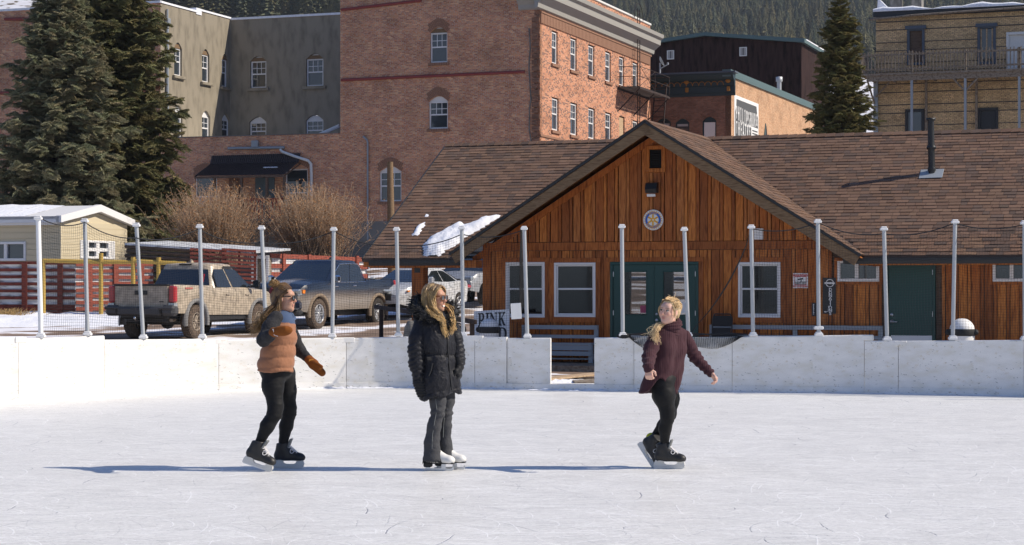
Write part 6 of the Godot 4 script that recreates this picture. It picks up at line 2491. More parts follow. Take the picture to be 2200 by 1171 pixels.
func shed_and_pallets() -> void:
	var r = RandomNumberGenerator.new()
	r.seed = 23
	# long low lumber shelter with a metal roof
	var d = 69.0
	var o = thing("lumber_shelter","low open shelter of dark timber with a thin metal roof behind the tan truck","shelter",Transform3D(Basis.IDENTITY,lot_point(400,d)))
	var x: Transform3D = o.transform.affine_inverse()
	var a = x * at(268,522,d)
	var b = x * at(540,540,d - 1.5)
	var mb = MB.new()
	var dn = Vector3(0,-0.07,0)
	var bk = Vector3(1.0,0.15,-3.0)
	mb.quad(a,b,b + bk,a + bk)
	mb.quad(a + dn,a + bk + dn,b + bk + dn,b + dn)
	mb.quad(a + dn,b + dn,b,a)
	mb.quad(b + dn,b + bk + dn,b + bk,b)
	part(o,"roof",mb,M.tin_white)
	for k in 7:
		var y = -0.12 - k * 0.16
		mb = MB.new()
		var p = a + Vector3(0.05 * (k % 2),y,-0.1)
		var q = a.lerp(b,0.52) + Vector3(0.1 * (k % 3),y + 0.02,-0.1)
		mb.tube([p,q],0.07,4)
		part(o,"timber",mb,M.barn_wood)
	# red pallets leaning in a row
	for i in 2:
		var p0 = at(408 + i * 68,612,d - 1.6)
		var p1 = at(474 + i * 66,612,d - 2.2)
		var w = p0.distance_to(p1) - 0.06
		var g = thing("pallet",["red pallet stack under the shelter, the left one behind the truck cab","red pallet stack under the shelter, the right one beside the white frame"][i],"pallet",Transform3D(Basis(Vector3.UP,0.12),p0),"red pallets under the shelter")
		for k in 9:
			boxpart(g,"slat",Vector3(0,0.06 + k * 0.135,0.0),Vector3(w + r.randf_range(-0.04,0.02),0.14 + k * 0.135,0.04),M.fence_bright if k % 3 else M.fence_red,Basis(Vector3.BACK,-0.06))
		for k in 3: boxpart(g,"bearer",Vector3(w * k * 0.45 + 0.02,0.0,-0.12),Vector3(w * k * 0.45 + 0.1,1.22 - 0.03 * k,-0.005),M.fence_red)
	o = thing("tool_shed","white framed opening of a small grey shed between pallets and dark truck","shed",Transform3D(Basis.IDENTITY,lot_point(560,69.0)))
	x = o.transform.affine_inverse()
	a = x * at(540,608,69.0)
	b = x * at(578,549,69.0)
	part(o,"frame",frame_mesh(a.x,b.x,a.y - 1.5,b.y,a.z,0.11,0.12),M.home_white)
	boxpart(o,"mullion",Vector3(lerpf(a.x,b.x,0.28) - 0.03,a.y - 1.4,a.z - 0.05),Vector3(lerpf(a.x,b.x,0.28) + 0.03,b.y - 0.1,a.z),M.home_white)
	boxpart(o,"side_panel",Vector3(a.x + 0.05,a.y - 1.5,a.z - 1.5),Vector3(b.x - 0.05,b.y - 0.05,a.z - 0.2),M.grey_wood)

func shrubs() -> void:
	var bark = mat("twig",Color(0.30,0.215,0.145),0.9)
	bark.vertex_color_use_as_albedo = true
	bark.albedo_color = Color.WHITE
	var lf = mat("dead_leaf",Color(0.42,0.19,0.06),0.9)
	lf.backlight_enabled = true
	lf.backlight = Color(0.3,0.2,0.1)
	var spec = [[462,412,74.0,2.0,"bare brown twiggy shrub on the left, below the dark awning's left half"],[675,410,75.5,2.15,"bare brown twiggy shrub on the right, in front of the white downpipe"]]
	for i in 2:
		var q: Array = spec[i]
		var foot = lot_point(q[0],q[2])
		foot.y = at(0,575,q[2]).y
		var o = thing("bare_shrub",q[4],"shrub",Transform3D(Basis.IDENTITY,foot),"bare shrubs behind the trucks")
		var h = at(0,q[1],q[2]).y - foot.y
		var r = RandomNumberGenerator.new()
		r.seed = 300 + i
		var mb = MB.new()
		var tips = []
		for s in 1500:
			var dir = Vector3(r.randfn(0,0.40),1.0,r.randfn(0,0.36))
			dir = dir.normalized()
			var len = h * r.randf_range(0.55,1.08) * (1.0 - 0.22 * pow(Vector2(dir.x,dir.z).length(),2))
			var p = Vector3(r.randfn(0,0.4) ,r.randf() * 0.2,r.randfn(0,0.3))
			var g = r.randf_range(0.7,1.35)
			mb.paint(Color(0.36,0.25,0.165) * g)
			var n = 5
			var prev = p
			for k in n:
				var t = (k + 1.0) / n
				var nx = p + dir * len * t + Vector3(r.randfn(0,0.05),0,r.randfn(0,0.05)) + Vector3(dir.x,0,dir.z) * 0.25 * t * t
				string_to(mb,prev,nx,0.013 * (1.05 - t * 0.75))
				if t > 0.35:
					tips.append([nx,(nx - prev).normalized()])
					if r.randf() < 0.8:
						var side = (Vector3(r.randfn(0,1),r.randfn(0.8,0.5),r.randfn(0,1))).normalized() * r.randf_range(0.12,0.34)
						string_to(mb,nx,nx + side,0.005)
						tips.append([nx + side,side.normalized()])
				prev = nx
		part(o,"stems",mb,bark,Transform3D.IDENTITY,"stuff")
		mb = MB.new()
		for t in tips:
			if r.randf() > 0.75: continue
			var c: Vector3 = t[0] + Vector3(r.randfn(0,0.04),r.randfn(0,0.04),r.randfn(0,0.04))
			var u = Vector3(r.randfn(0,1),r.randfn(0,1),r.randfn(0,1)).normalized() * 0.03
			var v = u.cross(Vector3(r.randfn(0,1),r.randfn(0,1),r.randfn(0,1))).normalized() * 0.016
			mb.tri(c - u,c + v,c + u)
			mb.tri(c - u,c + u,c - v)
		part(o,"dead_leaves",mb,lf,Transform3D.IDENTITY,"stuff")


# ---- spruces ----
func spray(seed_: int,len: float) -> ArrayMesh:
	# a drooping twig set with needles,along +z
	var r = RandomNumberGenerator.new()
	r.seed = seed_
	var mb = MB.new()
	var twigs = [[Vector3.ZERO,Vector3(0,-0.10 * len,len)]]
	for k in 7:
		var t = 0.18 + k * 0.115
		for s in [-1.0,1.0]:
			var p = Vector3(0,-0.10 * len * t * t,len * t)
			twigs.append([p,p + Vector3(s * len * 0.36 * (1.05 - t * 0.8),-0.07 * len,len * 0.27 * (1.1 - t * 0.5))])
	for w in twigs:
		var a: Vector3 = w[0]
		var b: Vector3 = w[1]
		var d = (b - a).normalized()
		var n = int(a.distance_to(b) / (len * 0.05)) + 2
		for i in n:
			var c = a.lerp(b,(i + 0.5) / n)
			for s in 4:
				var ax = d.cross(Vector3(r.randfn(0,1),r.randfn(0.3,1),r.randfn(0,1))).normalized()
				var tip = c + (ax * 0.75 + d * 0.6).normalized() * len * r.randf_range(0.07,0.11)
				var q = d.cross(ax).normalized() * len * 0.017
				mb.tri(c - q - d * 0.02 * len,tip,c + q + d * 0.02 * len)
		string_to(mb,a,b,len * 0.012)
	return mb.done()

func spruce(o: Node3D,h: float,rad: float,seed_: int,m: Material,tone: Color,dense: float,size: float,power: float) -> void:
	var r = RandomNumberGenerator.new()
	r.seed = seed_
	var tr = MB.new()
	tr.tube([Vector3(0,-0.3,0),Vector3(0,h * 0.5,0),Vector3(0,h * 0.99,0)],[h * 0.018 + 0.05,h * 0.010 + 0.02,0.012],9)
	part(o,"trunk",tr,M.barn_wood)
	var kinds = [spray(seed_ + 1,1.0),spray(seed_ + 2,1.0),spray(seed_ + 3,1.0)]
	var xs = [[],[],[]]
	var limbs = MB.new()
	var y = h * 0.02
	while y < h * 0.985:
		var v = y / h
		var reach = rad * pow(1.0 - v,power) * (1.0 + 0.08 * sin(y * 2.1 + seed_)) + 0.10
		var n = int(lerpf(9.0,4.0,v) * dense)
		var off = r.randf() * TAU
		for k in n:
			var a = off + TAU * (k + r.randf_range(-0.3,0.3)) / n
			var len = reach * (r.randf_range(0.72,1.12) if r.randf() < 0.85 else r.randf_range(0.5,1.3))
			var rise = lerpf(-0.22,0.75,pow(v,1.3)) + r.randfn(0,0.08)
			var out = Vector3(cos(a),0,sin(a))
			var side = Vector3(-sin(a),0,cos(a))
			var p0 = Vector3(0,y + r.randf_range(-0.1,0.1),0)
			var prev = p0
			var steps = int(len / (size * 0.42)) + 2
			for s in steps:
				var t = (s + 1.0) / steps
				var p = p0 + out * len * t + Vector3(0,len * (rise * t - 0.28 * t * t + 0.24 * t * t * t),0)
				if len > 0.5: string_to(limbs,prev,p,0.03 * (1.0 - t) + 0.006)
				if t > 0.22 or len < 1.0:
					var cnt = 3 if t < 0.95 else 3
					for q in cnt:
						var yaw = r.randfn(0.0,0.75) + (q - 1) * 0.85
						var dir = (out * cos(yaw) + side * sin(yaw) + Vector3(0,r.randfn(-0.12,0.30) + rise * 0.4,0)).normalized()
						var sc = size * r.randf_range(0.7,1.2) * (0.65 + 0.35 * (1.0 - v)) * minf(1.0,0.35 + len)
						var bz = dir
						var bx = Vector3.UP.cross(bz).normalized()
						var by = bz.cross(bx)
						var roll = r.randfn(0,0.5)
						var bs = Basis(bx,by,bz) * Basis(Vector3(0,0,1),roll)
						xs[r.randi() % 3].append([Transform3D(bs.scaled_local(Vector3.ONE * sc),p - dir * sc * 0.25),t])
				prev = p
		y += lerpf(0.42,0.20,v) * clampf(h / 14.0,0.6,1.0) / dense
	part(o,"limbs",limbs,M.barn_wood,Transform3D.IDENTITY,"stuff")
	for k in 3:
		var mm = MultiMesh.new()
		mm.transform_format = MultiMesh.TRANSFORM_3D
		mm.use_colors = true
		mm.mesh = kinds[k]
		mm.instance_count = xs[k].size()
		for i in xs[k].size():
			mm.set_instance_transform(i,xs[k][i][0])
			# young growth at the tips is paler
			var g = r.randf_range(0.72,1.25) * lerpf(0.85,1.2,xs[k][i][1])
			mm.set_instance_color(i,Color(tone.r * g * r.randf_range(0.9,1.15),tone.g * g,tone.b * g))
		var c = MultiMeshInstance3D.new()
		c.name = "crown"
		c.multimesh = mm
		c.material_override = m
		o.add_child(c,true)
		c.set_meta("kind","stuff")

func build_trees() -> void:
	var nm = mat("needles",Color.WHITE,0.75,0.0,0.3)
	nm.vertex_color_use_as_albedo = true
	nm.backlight_enabled = true
	nm.backlight = Color(0.12,0.14,0.06)
	var specs = [
		[128,-50,77.0,3.45,0.215,0.210,0.125,1.45,0.66,0.72,"blue green spruce, the front one of the pair at the left",1],
		[232,-250,82.0,3.3,0.155,0.150,0.068,1.45,0.74,0.50,"tall dark green spruce, the rear one of the pair at the left",2],
		[1806,-14,84.0,2.2,0.165,0.150,0.056,1.4,0.50,0.78,"slender dark spruce behind the cabin roof on the right",3],
	]
	for s in specs:
		var d: float = s[2]
		var foot = at(s[0],615,d)
		foot.y = lot_height(foot.x,d) if s[11] < 3 else 0.6
		var h: float = at(0,s[1],d).y - foot.y
		var o = thing("spruce_tree",s[10],"spruce tree",Transform3D(Basis.IDENTITY,foot),"spruces behind the rink")
		spruce(o,h,s[3],500 + s[11] * 10,nm,Color(s[4],s[5],s[6]),s[7],s[8],s[9])


# ---- vehicles: x forward,y up,z to the right ----
func prof_at(p: Array,x: float) -> float:
	# value of a profile of [x,y] points,x rising,eased between them
	if x <= p[0][0]: return p[0][1]
	for i in p.size() - 1:
		if x <= p[i + 1][0]:
			var t: float = (x - p[i][0]) / (p[i + 1][0] - p[i][0])
			return lerpf(p[i][1],p[i + 1][1],t)
	return p[-1][1]

func body_shell(s: Dictionary) -> MB:
	# both flanks with wheel openings,the deck between them,nose and tail
	var mb = MB.new()
	var xs = []
	var x: float = s.x0
	while x < s.x1 - 0.01:
		xs.append(x)
		var near = false
		for w in s.wheels: if absf(x - w) < s.arch + 0.12: near = true
		x += 0.035 if near else 0.09
	xs.append(s.x1)
	var low = []
	var flank = [[],[]]
	var deck = []
	for px in xs:
		var yb: float = prof_at(s.sill,px)
		for w in s.wheels:
			var dx = absf(px - w)
			if dx < s.arch: yb = maxf(yb,s.axle + sqrt(s.arch * s.arch - dx * dx))
		var yt: float = prof_at(s.top,px)
		var hw: float = prof_at(s.half,px)
		var rows = [[],[]]
		for k in 11:
			var v = k / 10.0
			var y = lerpf(yb,yt,v)
			var u: float = clampf((y - s.sill_y) / (yt - s.sill_y),0.0,1.0)
			# belly,shoulder crease,tumblehome
			var w = hw - 0.055 * pow(1.0 - u,3.0) - 0.035 * smoothstep(0.72,1.0,u) - 0.02 * exp(-pow((u - 0.42) / 0.13,2.0))
			if k == 10: w -= 0.02
			for q in 2: rows[q].append(Vector3(px,y,w * (1 if q else -1)))
		for q in 2: flank[q].append(PackedVector3Array(rows[q]))
		var dk = PackedVector3Array()
		for k in 9:
			var z: float = lerpf(-1.0,1.0,k / 8.0)
			var crown: float = prof_at(s.crown,px) * (1.0 - z * z)
			dk.append(Vector3(px,yt + crown,z * (hw - 0.055)))
		deck.append(dk)
	for q in 2: mb.grid(flank[q])
	mb.grid(deck)
	for e in [0,xs.size() - 1]:
		var cap = []
		for k in 11:
			var a: Vector3 = flank[0][e][k]
			var b: Vector3 = flank[1][e][k]
			var w = PackedVector3Array()
			for j in 7:
				var p = a.lerp(b,j / 6.0)
				p.x += (1 if e else -1) * 0.05 * (1.0 - pow(absf(j / 3.0 - 1.0),3.0))
				w.append(p)
			cap.append(w)
		mb.grid(cap)
	return mb

func house_point(s: Dictionary,along: float,v: float,side: float) -> Vector3:
	# a point on the side of the cab: along 0 rear to 1 front,v 0 belt to 1 roof
	var e = pow(v,1.0)
	var x = lerpf(lerpf(s.rear_base,s.ws_base,along),lerpf(s.rear_top,s.ws_top,along),e)
	var y = lerpf(s.belt,s.roof - 0.06,v)
	var z = lerpf(s.cab_half,s.roof_half,v)
	return Vector3(x,y,z * side)

func cab_shell(s: Dictionary) -> MB:
	# rounded greenhouse: rings from the belt to the roof,then the roof's crown
	var mb = MB.new()
	var rows = []
	for k in 13:
		var v = k / 12.0
		var w = PackedVector3Array()
		var lift = 0.0
		var inset = 0.0
		var vv = minf(v / 0.86,1.0)
		if v > 0.86:
			var a = (v - 0.86) / 0.14 * PI / 2
			lift = 0.06 * sin(a)
			inset = 0.06 * (1 - cos(a))
		var xr = lerpf(s.rear_base,s.rear_top,vv) + inset
		var xf = lerpf(s.ws_base,s.ws_top,vv) - inset
		var hw = lerpf(s.cab_half,s.roof_half,vv) - inset
		var y = lerpf(s.belt,s.roof - 0.06,vv) + lift
		for j in 48:
			var a = TAU * j / 48.0
			var ca = cos(a)
			var sa = sin(a)
			var n = 7.0
			var rr = 1.0 / pow(pow(absf(ca),n) + pow(absf(sa),n),1.0 / n)
			var bow = 0.05 * (1.0 - pow(absf(sa * rr),2.0))
			w.append(Vector3(lerpf(xr,xf,(ca * rr + 1) / 2) + (bow if ca > 0 else -bow * 0.6) * float(absf(ca) > absf(sa)),y,sa * rr * hw))
		rows.append(w)
	var c = Vector3((s.rear_top + s.ws_top) / 2,s.roof,0)
	for k in [0.7,0.35,0.02]:
		var w = PackedVector3Array()
		for j in 48:
			var p: Vector3 = rows[12][j]
			w.append(Vector3(lerpf(c.x,p.x,k),s.roof + 0.035 * (1 - k * k),p.z * k))
		rows.append(w)
	mb.grid(rows,true)
	return mb

func side_glass(s: Dictionary,pts: Array,side: float,out := 0.006) -> MB:
	# a pane given by [along,v] corners on the flank of the cab
	var mb = MB.new()
	var p = []
	for q in pts:
		var w = house_point(s,q[0],q[1],side)
		var n = 7.0
		p.append(w + Vector3(0,0,(out + 0.004) * side))
	var c = Vector3.ZERO
	for q in p: c += q
	c /= p.size()
	for i in p.size():
		var a: Vector3 = p[i]
		var b: Vector3 = p[(i + 1) % p.size()]
		if side > 0: mb.tri(c,b,a)
		else: mb.tri(c,a,b)
		mb.quad(a,b,b - Vector3(0,0,0.02 * side),a - Vector3(0,0,0.02 * side))
	if mb.v.size() and (mb.n[0].z * side) < 0:
		for i in range(0,mb.v.size(),3):
			var t = mb.v[i + 1]
			mb.v[i + 1] = mb.v[i + 2]
			mb.v[i + 2] = t
		for i in mb.n.size(): mb.n[i] = -mb.n[i]
	return mb

func end_glass(s: Dictionary,front: bool,v0: float,v1: float,half0: float,half1: float) -> MB:
	var mb = MB.new()
	var rows = []
	for k in 6:
		var v = lerpf(v0,v1,k / 5.0)
		var w = PackedVector3Array()
		for j in 13:
			var z = lerpf(-1.0,1.0,j / 12.0) * lerpf(half0,half1,k / 5.0)
			var hw = lerpf(s.cab_half,s.roof_half,v)
			var bow = 0.05 * (1.0 - pow(z / hw,2.0))
			var x = (lerpf(s.ws_base,s.ws_top,v) + bow + 0.008) if front else (lerpf(s.rear_base,s.rear_top,v) - bow * 0.6 - 0.008)
			w.append(Vector3(x,lerpf(s.belt,s.roof - 0.06,v),z))
		rows.append(w)
	mb.grid(rows)
	return mb

func wheel(o: Node3D,at_: Vector3,R: float,W: float,rim: float,spokes: int,side: float,tyre: Material,alloy: Material,turn := 0.0) -> void:
	var x = Transform3D(Basis(Vector3.UP,turn) * Basis(Vector3.RIGHT,side * PI / 2),at_)
	var mb = MB.new()
	var h = W / 2
	mb.lathe([Vector2(rim,-h * 0.8),Vector2(R * 0.86,-h),Vector2(R * 0.97,-h * 0.85),Vector2(R,-h * 0.6),Vector2(R,h * 0.6),Vector2(R * 0.97,h * 0.85),Vector2(R * 0.86,h),Vector2(rim + 0.02,h * 0.92),Vector2(rim,h * 0.80)],36,x)
	# blocks of the tread and shoulder
	for k in 40:
		var a = TAU * k / 40.0
		for row in [-0.62,-0.2,0.22,0.64]:
			var b = Basis(Vector3.UP,-a - 0.05 * row)
			mb.box(Vector3(R - 0.008,row * h - h * 0.16,-R * 0.058),Vector3(R + 0.011,row * h + h * 0.16,R * 0.045),x * Transform3D(b,Vector3.ZERO))
	var w = part(o,"wheel",mb,tyre)
	mb = MB.new()
	mb.lathe([Vector2(rim * 0.99,h * 0.82),Vector2(rim,h * 0.9),Vector2(rim * 0.93,h * 0.9),Vector2(rim * 0.86,h * 0.62),Vector2(rim * 0.84,-h * 0.3),Vector2(0.0,-h * 0.3)],32,x)
	for k in spokes:
		var a = TAU * k / spokes
		var b = Basis(Vector3.UP,-a)
		for s in ([-1.0,1.0] if spokes > 5 else [0.0]):
			mb.bbox(Vector3(rim * 0.50,h * 0.52,s * rim * 0.13),Vector3(rim * 0.82,h * 0.30,rim * (0.13 if spokes > 5 else 0.22)),0.012,x * Transform3D(b,Vector3.ZERO))
	mb.lathe([Vector2(0,h * 0.86),Vector2(rim * 0.14,h * 0.84),Vector2(rim * 0.22,h * 0.70),Vector2(rim * 0.26,h * 0.4)],16,x)
	part(w,"rim",mb,alloy)
	mb = MB.new()
	mb.lathe([Vector2(0,0),Vector2(rim * 0.84,0),Vector2(rim * 0.84,-h)],24,x)
	part(w,"brake_drum",mb,M.black)

func arch_lip(s: Dictionary,side: float,w: float,thick: float) -> MB:
	var mb = MB.new()
	var rows = []
	for k in 25:
		var a = lerpf(-0.18,PI + 0.18,k / 24.0)
		var c = Vector3(w + s.arch * cos(a),s.axle + s.arch * sin(a),0)
		var d = Vector3(cos(a),sin(a),0)
		var hw = prof_at(s.half,c.x)
		var r = PackedVector3Array()
		for q in [[-0.012,-0.12],[-0.012,0.02],[0.02,thick],[0.075,thick],[0.10,-0.02]]:
			r.append(c + d * q[0] + Vector3(0,0,(hw - 0.03 + q[1]) * side))
		rows.append(r)
	mb.grid(rows)
	return mb

func vehicle_materials() -> void:
	var dust = noise_tex(512,0.012,[[0.0,grey(0.72)],[1.0,grey(1.0)]],81)
	var tan = mat("paint_tan",Color(0.56,0.465,0.345),0.42,0.0,0.5)
	skin_on(tan,dust,Vector3.ONE * 0.7)
	tan.clearcoat_enabled = true
	tan.clearcoat = 0.25
	tan.clearcoat_roughness = 0.25
	var navy = mat("paint_navy",Color.WHITE,0.22,0.0,0.6)
	# road dust on the lower flanks: a texture laid by height
	var g = Image.create(8,256,false,Image.FORMAT_RGB8)
	var rr = RandomNumberGenerator.new()
	rr.seed = 2
	for y in 256:
		# the picture's top row is height 0; it spans 2.4 m
		var hgt = (255 - y) / 256.0 * 2.4
		var t = smoothstep(1.13,0.80,hgt)
		for x in 8: g.set_pixel(x,y,Color(0.008,0.013,0.028).lerp(Color(0.25,0.215,0.18),t * rr.randf_range(0.85,1.0)).linear_to_srgb())
	skin_on(navy,ImageTexture.create_from_image(g),Vector3(1.0,1 / 2.4,1.0),false,16.0)
	navy.uv1_offset = Vector3(0,0,0)
	navy.clearcoat_enabled = true
	navy.clearcoat = 0.5
	navy.clearcoat_roughness = 0.08
	var nt = mat("paint_navy_clean",Color(0.008,0.013,0.028),0.18,0.0,0.6)
	nt.clearcoat_enabled = true
	nt.clearcoat = 0.8
	nt.clearcoat_roughness = 0.04
	var wp = mat("paint_white",Color(0.70,0.70,0.69),0.25,0.0,0.5)
	skin_on(wp,dust,Vector3.ONE * 0.8)
	wp.clearcoat_enabled = true
	wp.clearcoat = 0.6
	wp.clearcoat_roughness = 0.06
	var sv = mat("paint_silver",Color(0.50,0.51,0.52),0.35,0.4)
	skin_on(sv,dust,Vector3.ONE * 0.8)
	var ty = mat("tyre",Color(0.055,0.048,0.042),0.95)
	skin_on(ty,noise_tex(256,0.03,[[0.0,Color(0.6,0.55,0.5)],[1.0,grey(1.0)]],82),Vector3.ONE * 2.0)
	var tm = mat("tyre_muddy",Color(0.17,0.12,0.085),0.95)
	skin_on(tm,noise_tex(256,0.03,[[0.0,grey(0.5)],[1.0,grey(1.0)]],83),Vector3.ONE * 2.0)
	mat("alloy",Color(0.50,0.50,0.50),0.3,0.75)
	mat("alloy_dusty",Color(0.33,0.27,0.21),0.5,0.3)
	mat("chrome",Color(0.75,0.76,0.78),0.12,1.0)
	mat("trim_black",Color(0.014,0.014,0.015),0.55)
	mat("bumper_grey",Color(0.055,0.055,0.058),0.6)
	mat("flare_grey",Color(0.20,0.195,0.19),0.7)
	var tl = mat("tail_red",Color(0.42,0.008,0.012),0.15)
	tl.clearcoat_enabled = true
	mat("lamp_amber",Color(0.80,0.22,0.01),0.2)
	mat("lamp_clear",Color(0.45,0.48,0.50),0.1,0.5)
	mat("dust",Color(0.22,0.165,0.115),0.95)

func lot_place(px: float,d: float,heading: float) -> Transform3D:
	# heading: degrees from straight away,to the right
	var p = lot_point(px,d)
	return Transform3D(Basis(Vector3.UP,PI / 2 - deg_to_rad(heading)),p)

func build_vehicles() -> void:
	vehicle_materials()
	tan_pickup()
	dark_pickup()
	white_sedan()
	silver_car()

func pickup_bed_line(o: Node3D,s: Dictionary,x: float,m: Material) -> void:
	for side in [-1.0,1.0]:
		var path = []
		var yt = prof_at(s.top,x)
		for k in 12:
			var y = lerpf(s.sill_y + 0.04,yt - 0.02,k / 11.0)
			var u: float = clampf((y - s.sill_y) / (yt - s.sill_y),0.0,1.0)
			path.append(Vector3(x,y,side * (prof_at(s.half,x) - 0.055 * pow(1.0 - u,3.0) - 0.035 * smoothstep(0.72,1.0,u) - 0.02 * exp(-pow((u - 0.42) / 0.13,2.0)) - 0.003)))
		var mb = MB.new()
		mb.tube(path,0.0065,4)
		part(o,"panel_gap",mb,m)

func door_handle(o: Node3D,p: Vector3,m: Material) -> void:
	var mb = MB.new()
	mb.bbox(p + Vector3(0,0,0.02 * signf(p.z)),Vector3(0.2,0.035,0.03),0.012)
	part(o,"door_handle",mb,m)

func mirror(o: Node3D,p: Vector3,side: float,m: Material) -> void:
	var mb = MB.new()
	mb.bbox(p + Vector3(0.02,0.06,0.17 * side),Vector3(0.12,0.22,0.20),0.05)
	mb.tube([p,p + Vector3(0,0.02,0.12 * side)],0.035,6)
	var w = part(o,"mirror",mb,m)
	boxpart(w,"mirror_glass",p + Vector3(-0.048,-0.03,0.09 * side if side > 0 else -0.25),p + Vector3(-0.042,0.14,0.25 if side > 0 else -0.09),M.dark_glass)

func tan_pickup() -> void:
	var x = lot_place(0,51,20.5)
	var rear = lot_point(414,51.3)
	var o = thing("pickup_truck","dusty tan double cab pickup truck seen from behind, tailgate toward the rink","pickup truck")
	var s = {"x0": -2.62,"x1": 2.70,"wheels": [-1.62,1.62],"arch": 0.485,"axle": 0.40,"sill_y": 0.52,
		"sill": [[-2.62,0.62],[-1.0,0.56],[1.0,0.54],[2.2,0.50],[2.7,0.55]],
		"top": [[-2.62,1.30],[-0.80,1.28],[-0.78,1.22],[1.02,1.20],[1.05,1.20],[2.0,1.17],[2.45,1.08],[2.7,0.92]],
		"half": [[-2.62,0.90],[-2.4,0.935],[1.6,0.945],[2.3,0.90],[2.7,0.72]],
		"crown": [[-2.62,0.0],[-0.8,0.0],[0.9,0.02],[1.4,0.07],[2.7,0.05]],
		"belt": 1.18,"roof": 1.83,"rear_base": -0.80,"rear_top": -0.56,"ws_base": 1.42,"ws_top": 0.62,"cab_half": 0.895,"roof_half": 0.70}
	var turn = x.basis
	var origin = rear - turn * Vector3(-1.62,0,0.80)
	origin.y = (lot_point(414,51.3).y)
	o.transform = Transform3D(turn.scaled(Vector3.ONE * 1.06),rear - turn * Vector3(-1.62,0,0.80) * 1.06)
	part(o,"body",body_shell(s),M.paint_tan)
	part(o,"cab",cab_shell(s),M.paint_tan)
	part(o,"rear_window",end_glass(s,false,0.10,0.86,0.80,0.66),M.dark_glass)
	part(o,"windscreen",end_glass(s,true,0.08,0.90,0.82,0.66),M.dark_glass)
	for side in [-1.0,1.0]:
		part(o,"side_window",side_glass(s,[[0.10,0.12],[0.07,0.62],[0.115,0.86],[0.46,0.88],[0.45,0.10],[0.17,0.10]],side),M.dark_glass)
		part(o,"side_window",side_glass(s,[[0.49,0.10],[0.50,0.88],[0.90,0.87],[0.945,0.10]],side),M.dark_glass)
		for w in s.wheels:
			part(o,"wheel_arch",arch_lip(s,side,w,0.05),M.flare_grey)
			wheel(o,Vector3(w,0.40,0.80 * side),0.40,0.27,0.225,6,side,M.tyre_muddy,M.alloy_dusty)
		for p in [[-0.10,1.06],[0.92,1.05]]: door_handle(o,Vector3(p[0],p[1],0.935 * side),M.paint_tan)
		for gx in [-0.80,0.36,1.32]: pickup_bed_line(o,s,gx,M.trim_black) if side > 0 else null
		mirror(o,Vector3(1.18,1.26,0.90 * side),side,M.trim_black)
		# tail lamps wrap the corner
		var mb = MB.new()
		mb.bbox(Vector3(-2.62,1.07,0.835 * side),Vector3(0.16,0.40,0.17),0.03)
		var tl = part(o,"tail_light",mb,M.tail_red)
		boxpart(tl,"reversing_lamp",Vector3(-2.705,0.77,(0.755 if side > 0 else -0.915)),Vector3(-2.55,0.86,(0.915 if side > 0 else -0.755)),M.lamp_clear)
	boxpart(o,"door_visor",Vector3(0.0,1.74,0.735),Vector3(0.55,1.77,0.775),M.trim_black)
	# tailgate,its lip,handle,badge
	var tg = MB.new()
	tg.bbox(Vector3(-2.665,1.01,0),Vector3(0.06,0.56,1.47),0.02)
	var t = part(o,"tailgate",tg,M.paint_tan)
	var lip = MB.new()
	lip.bbox(Vector3(-2.67,1.295,0),Vector3(0.11,0.05,1.50),0.015)
	part(t,"top_lip",lip,M.trim_black)
	boxpart(t,"tailgate_handle",Vector3(-2.715,1.06,-0.17),Vector3(-2.69,1.16,0.17),M.trim_black)
	boxpart(t,"badge",Vector3(-2.70,0.88,0.50),Vector3(-2.692,0.905,0.62),M.trim_black)
	boxpart(o,"decal",Vector3(-2.2,1.20,0.928),Vector3(-1.85,1.235,0.936),mat("decal_red",Color(0.45,0.12,0.10),0.6))
	# stepped bumper with the plate
	tg = MB.new()
	tg.bbox(Vector3(-2.76,0.66,0),Vector3(0.22,0.20,1.15),0.04)
	tg.bbox(Vector3(-2.71,0.74,0),Vector3(0.28,0.07,1.9),0.025)
	for sd in [-1.0,1.0]: tg.bbox(Vector3(-2.66,0.68,0.77 * sd),Vector3(0.30,0.26,0.38),0.07)
	var bp = part(o,"rear_bumper",tg,M.bumper_grey)
	boxpart(bp,"number_plate",Vector3(-2.885,0.60,-0.155),Vector3(-2.871,0.75,0.155),M.bumper_grey)
	for side in [-1.0,1.0]:
		tg = MB.new()
		tg.bbox(Vector3(-2.655,0.69,0.86 * side),Vector3(0.26,0.20,0.16),0.05)
		part(bp,"bumper_end",tg,M.paint_tan)
	tg = MB.new()
	tg.ball(Vector3(-2.98,0.50,0),Vector3(0.035,0.04,0.035),10)
	tg.tube([Vector3(-2.6,0.45,0),Vector3(-2.98,0.45,0),Vector3(-2.98,0.48,0)],0.025,6)
	part(o,"tow_hitch",tg,M.chrome)
	# underside: frame,axle,exhaust,mud flaps
	tg = MB.new()
	tg.bbox(Vector3(0,0.46,0),Vector3(5.0,0.20,1.15),0.04)
	tg.tube([Vector3(-1.62,0.38,-0.7),Vector3(-1.62,0.38,0.7)],0.06,8)
	tg.ball(Vector3(-1.62,0.36,0.1),Vector3(0.17,0.15,0.17),10)
	part(o,"chassis",tg,M.trim_black)
	tg = MB.new()
	tg.tube([Vector3(-0.6,0.40,0.45),Vector3(-1.9,0.46,0.50),Vector3(-2.35,0.44,0.62)],0.045,8)
	part(o,"exhaust",tg,M.alloy_dusty)
	tg = MB.new()
	tg.bbox(Vector3(-2.5,0.55,0),Vector3(0.2,0.15,1.3),0.03)
	part(o,"under_tray",tg,M.trim_black)
	# roof details
	tg = MB.new()
	tg.bbox(Vector3(-0.55,1.815,0),Vector3(0.10,0.035,0.36),0.012)
	part(o,"brake_light",tg,M.trim_black)
	tg = MB.new()
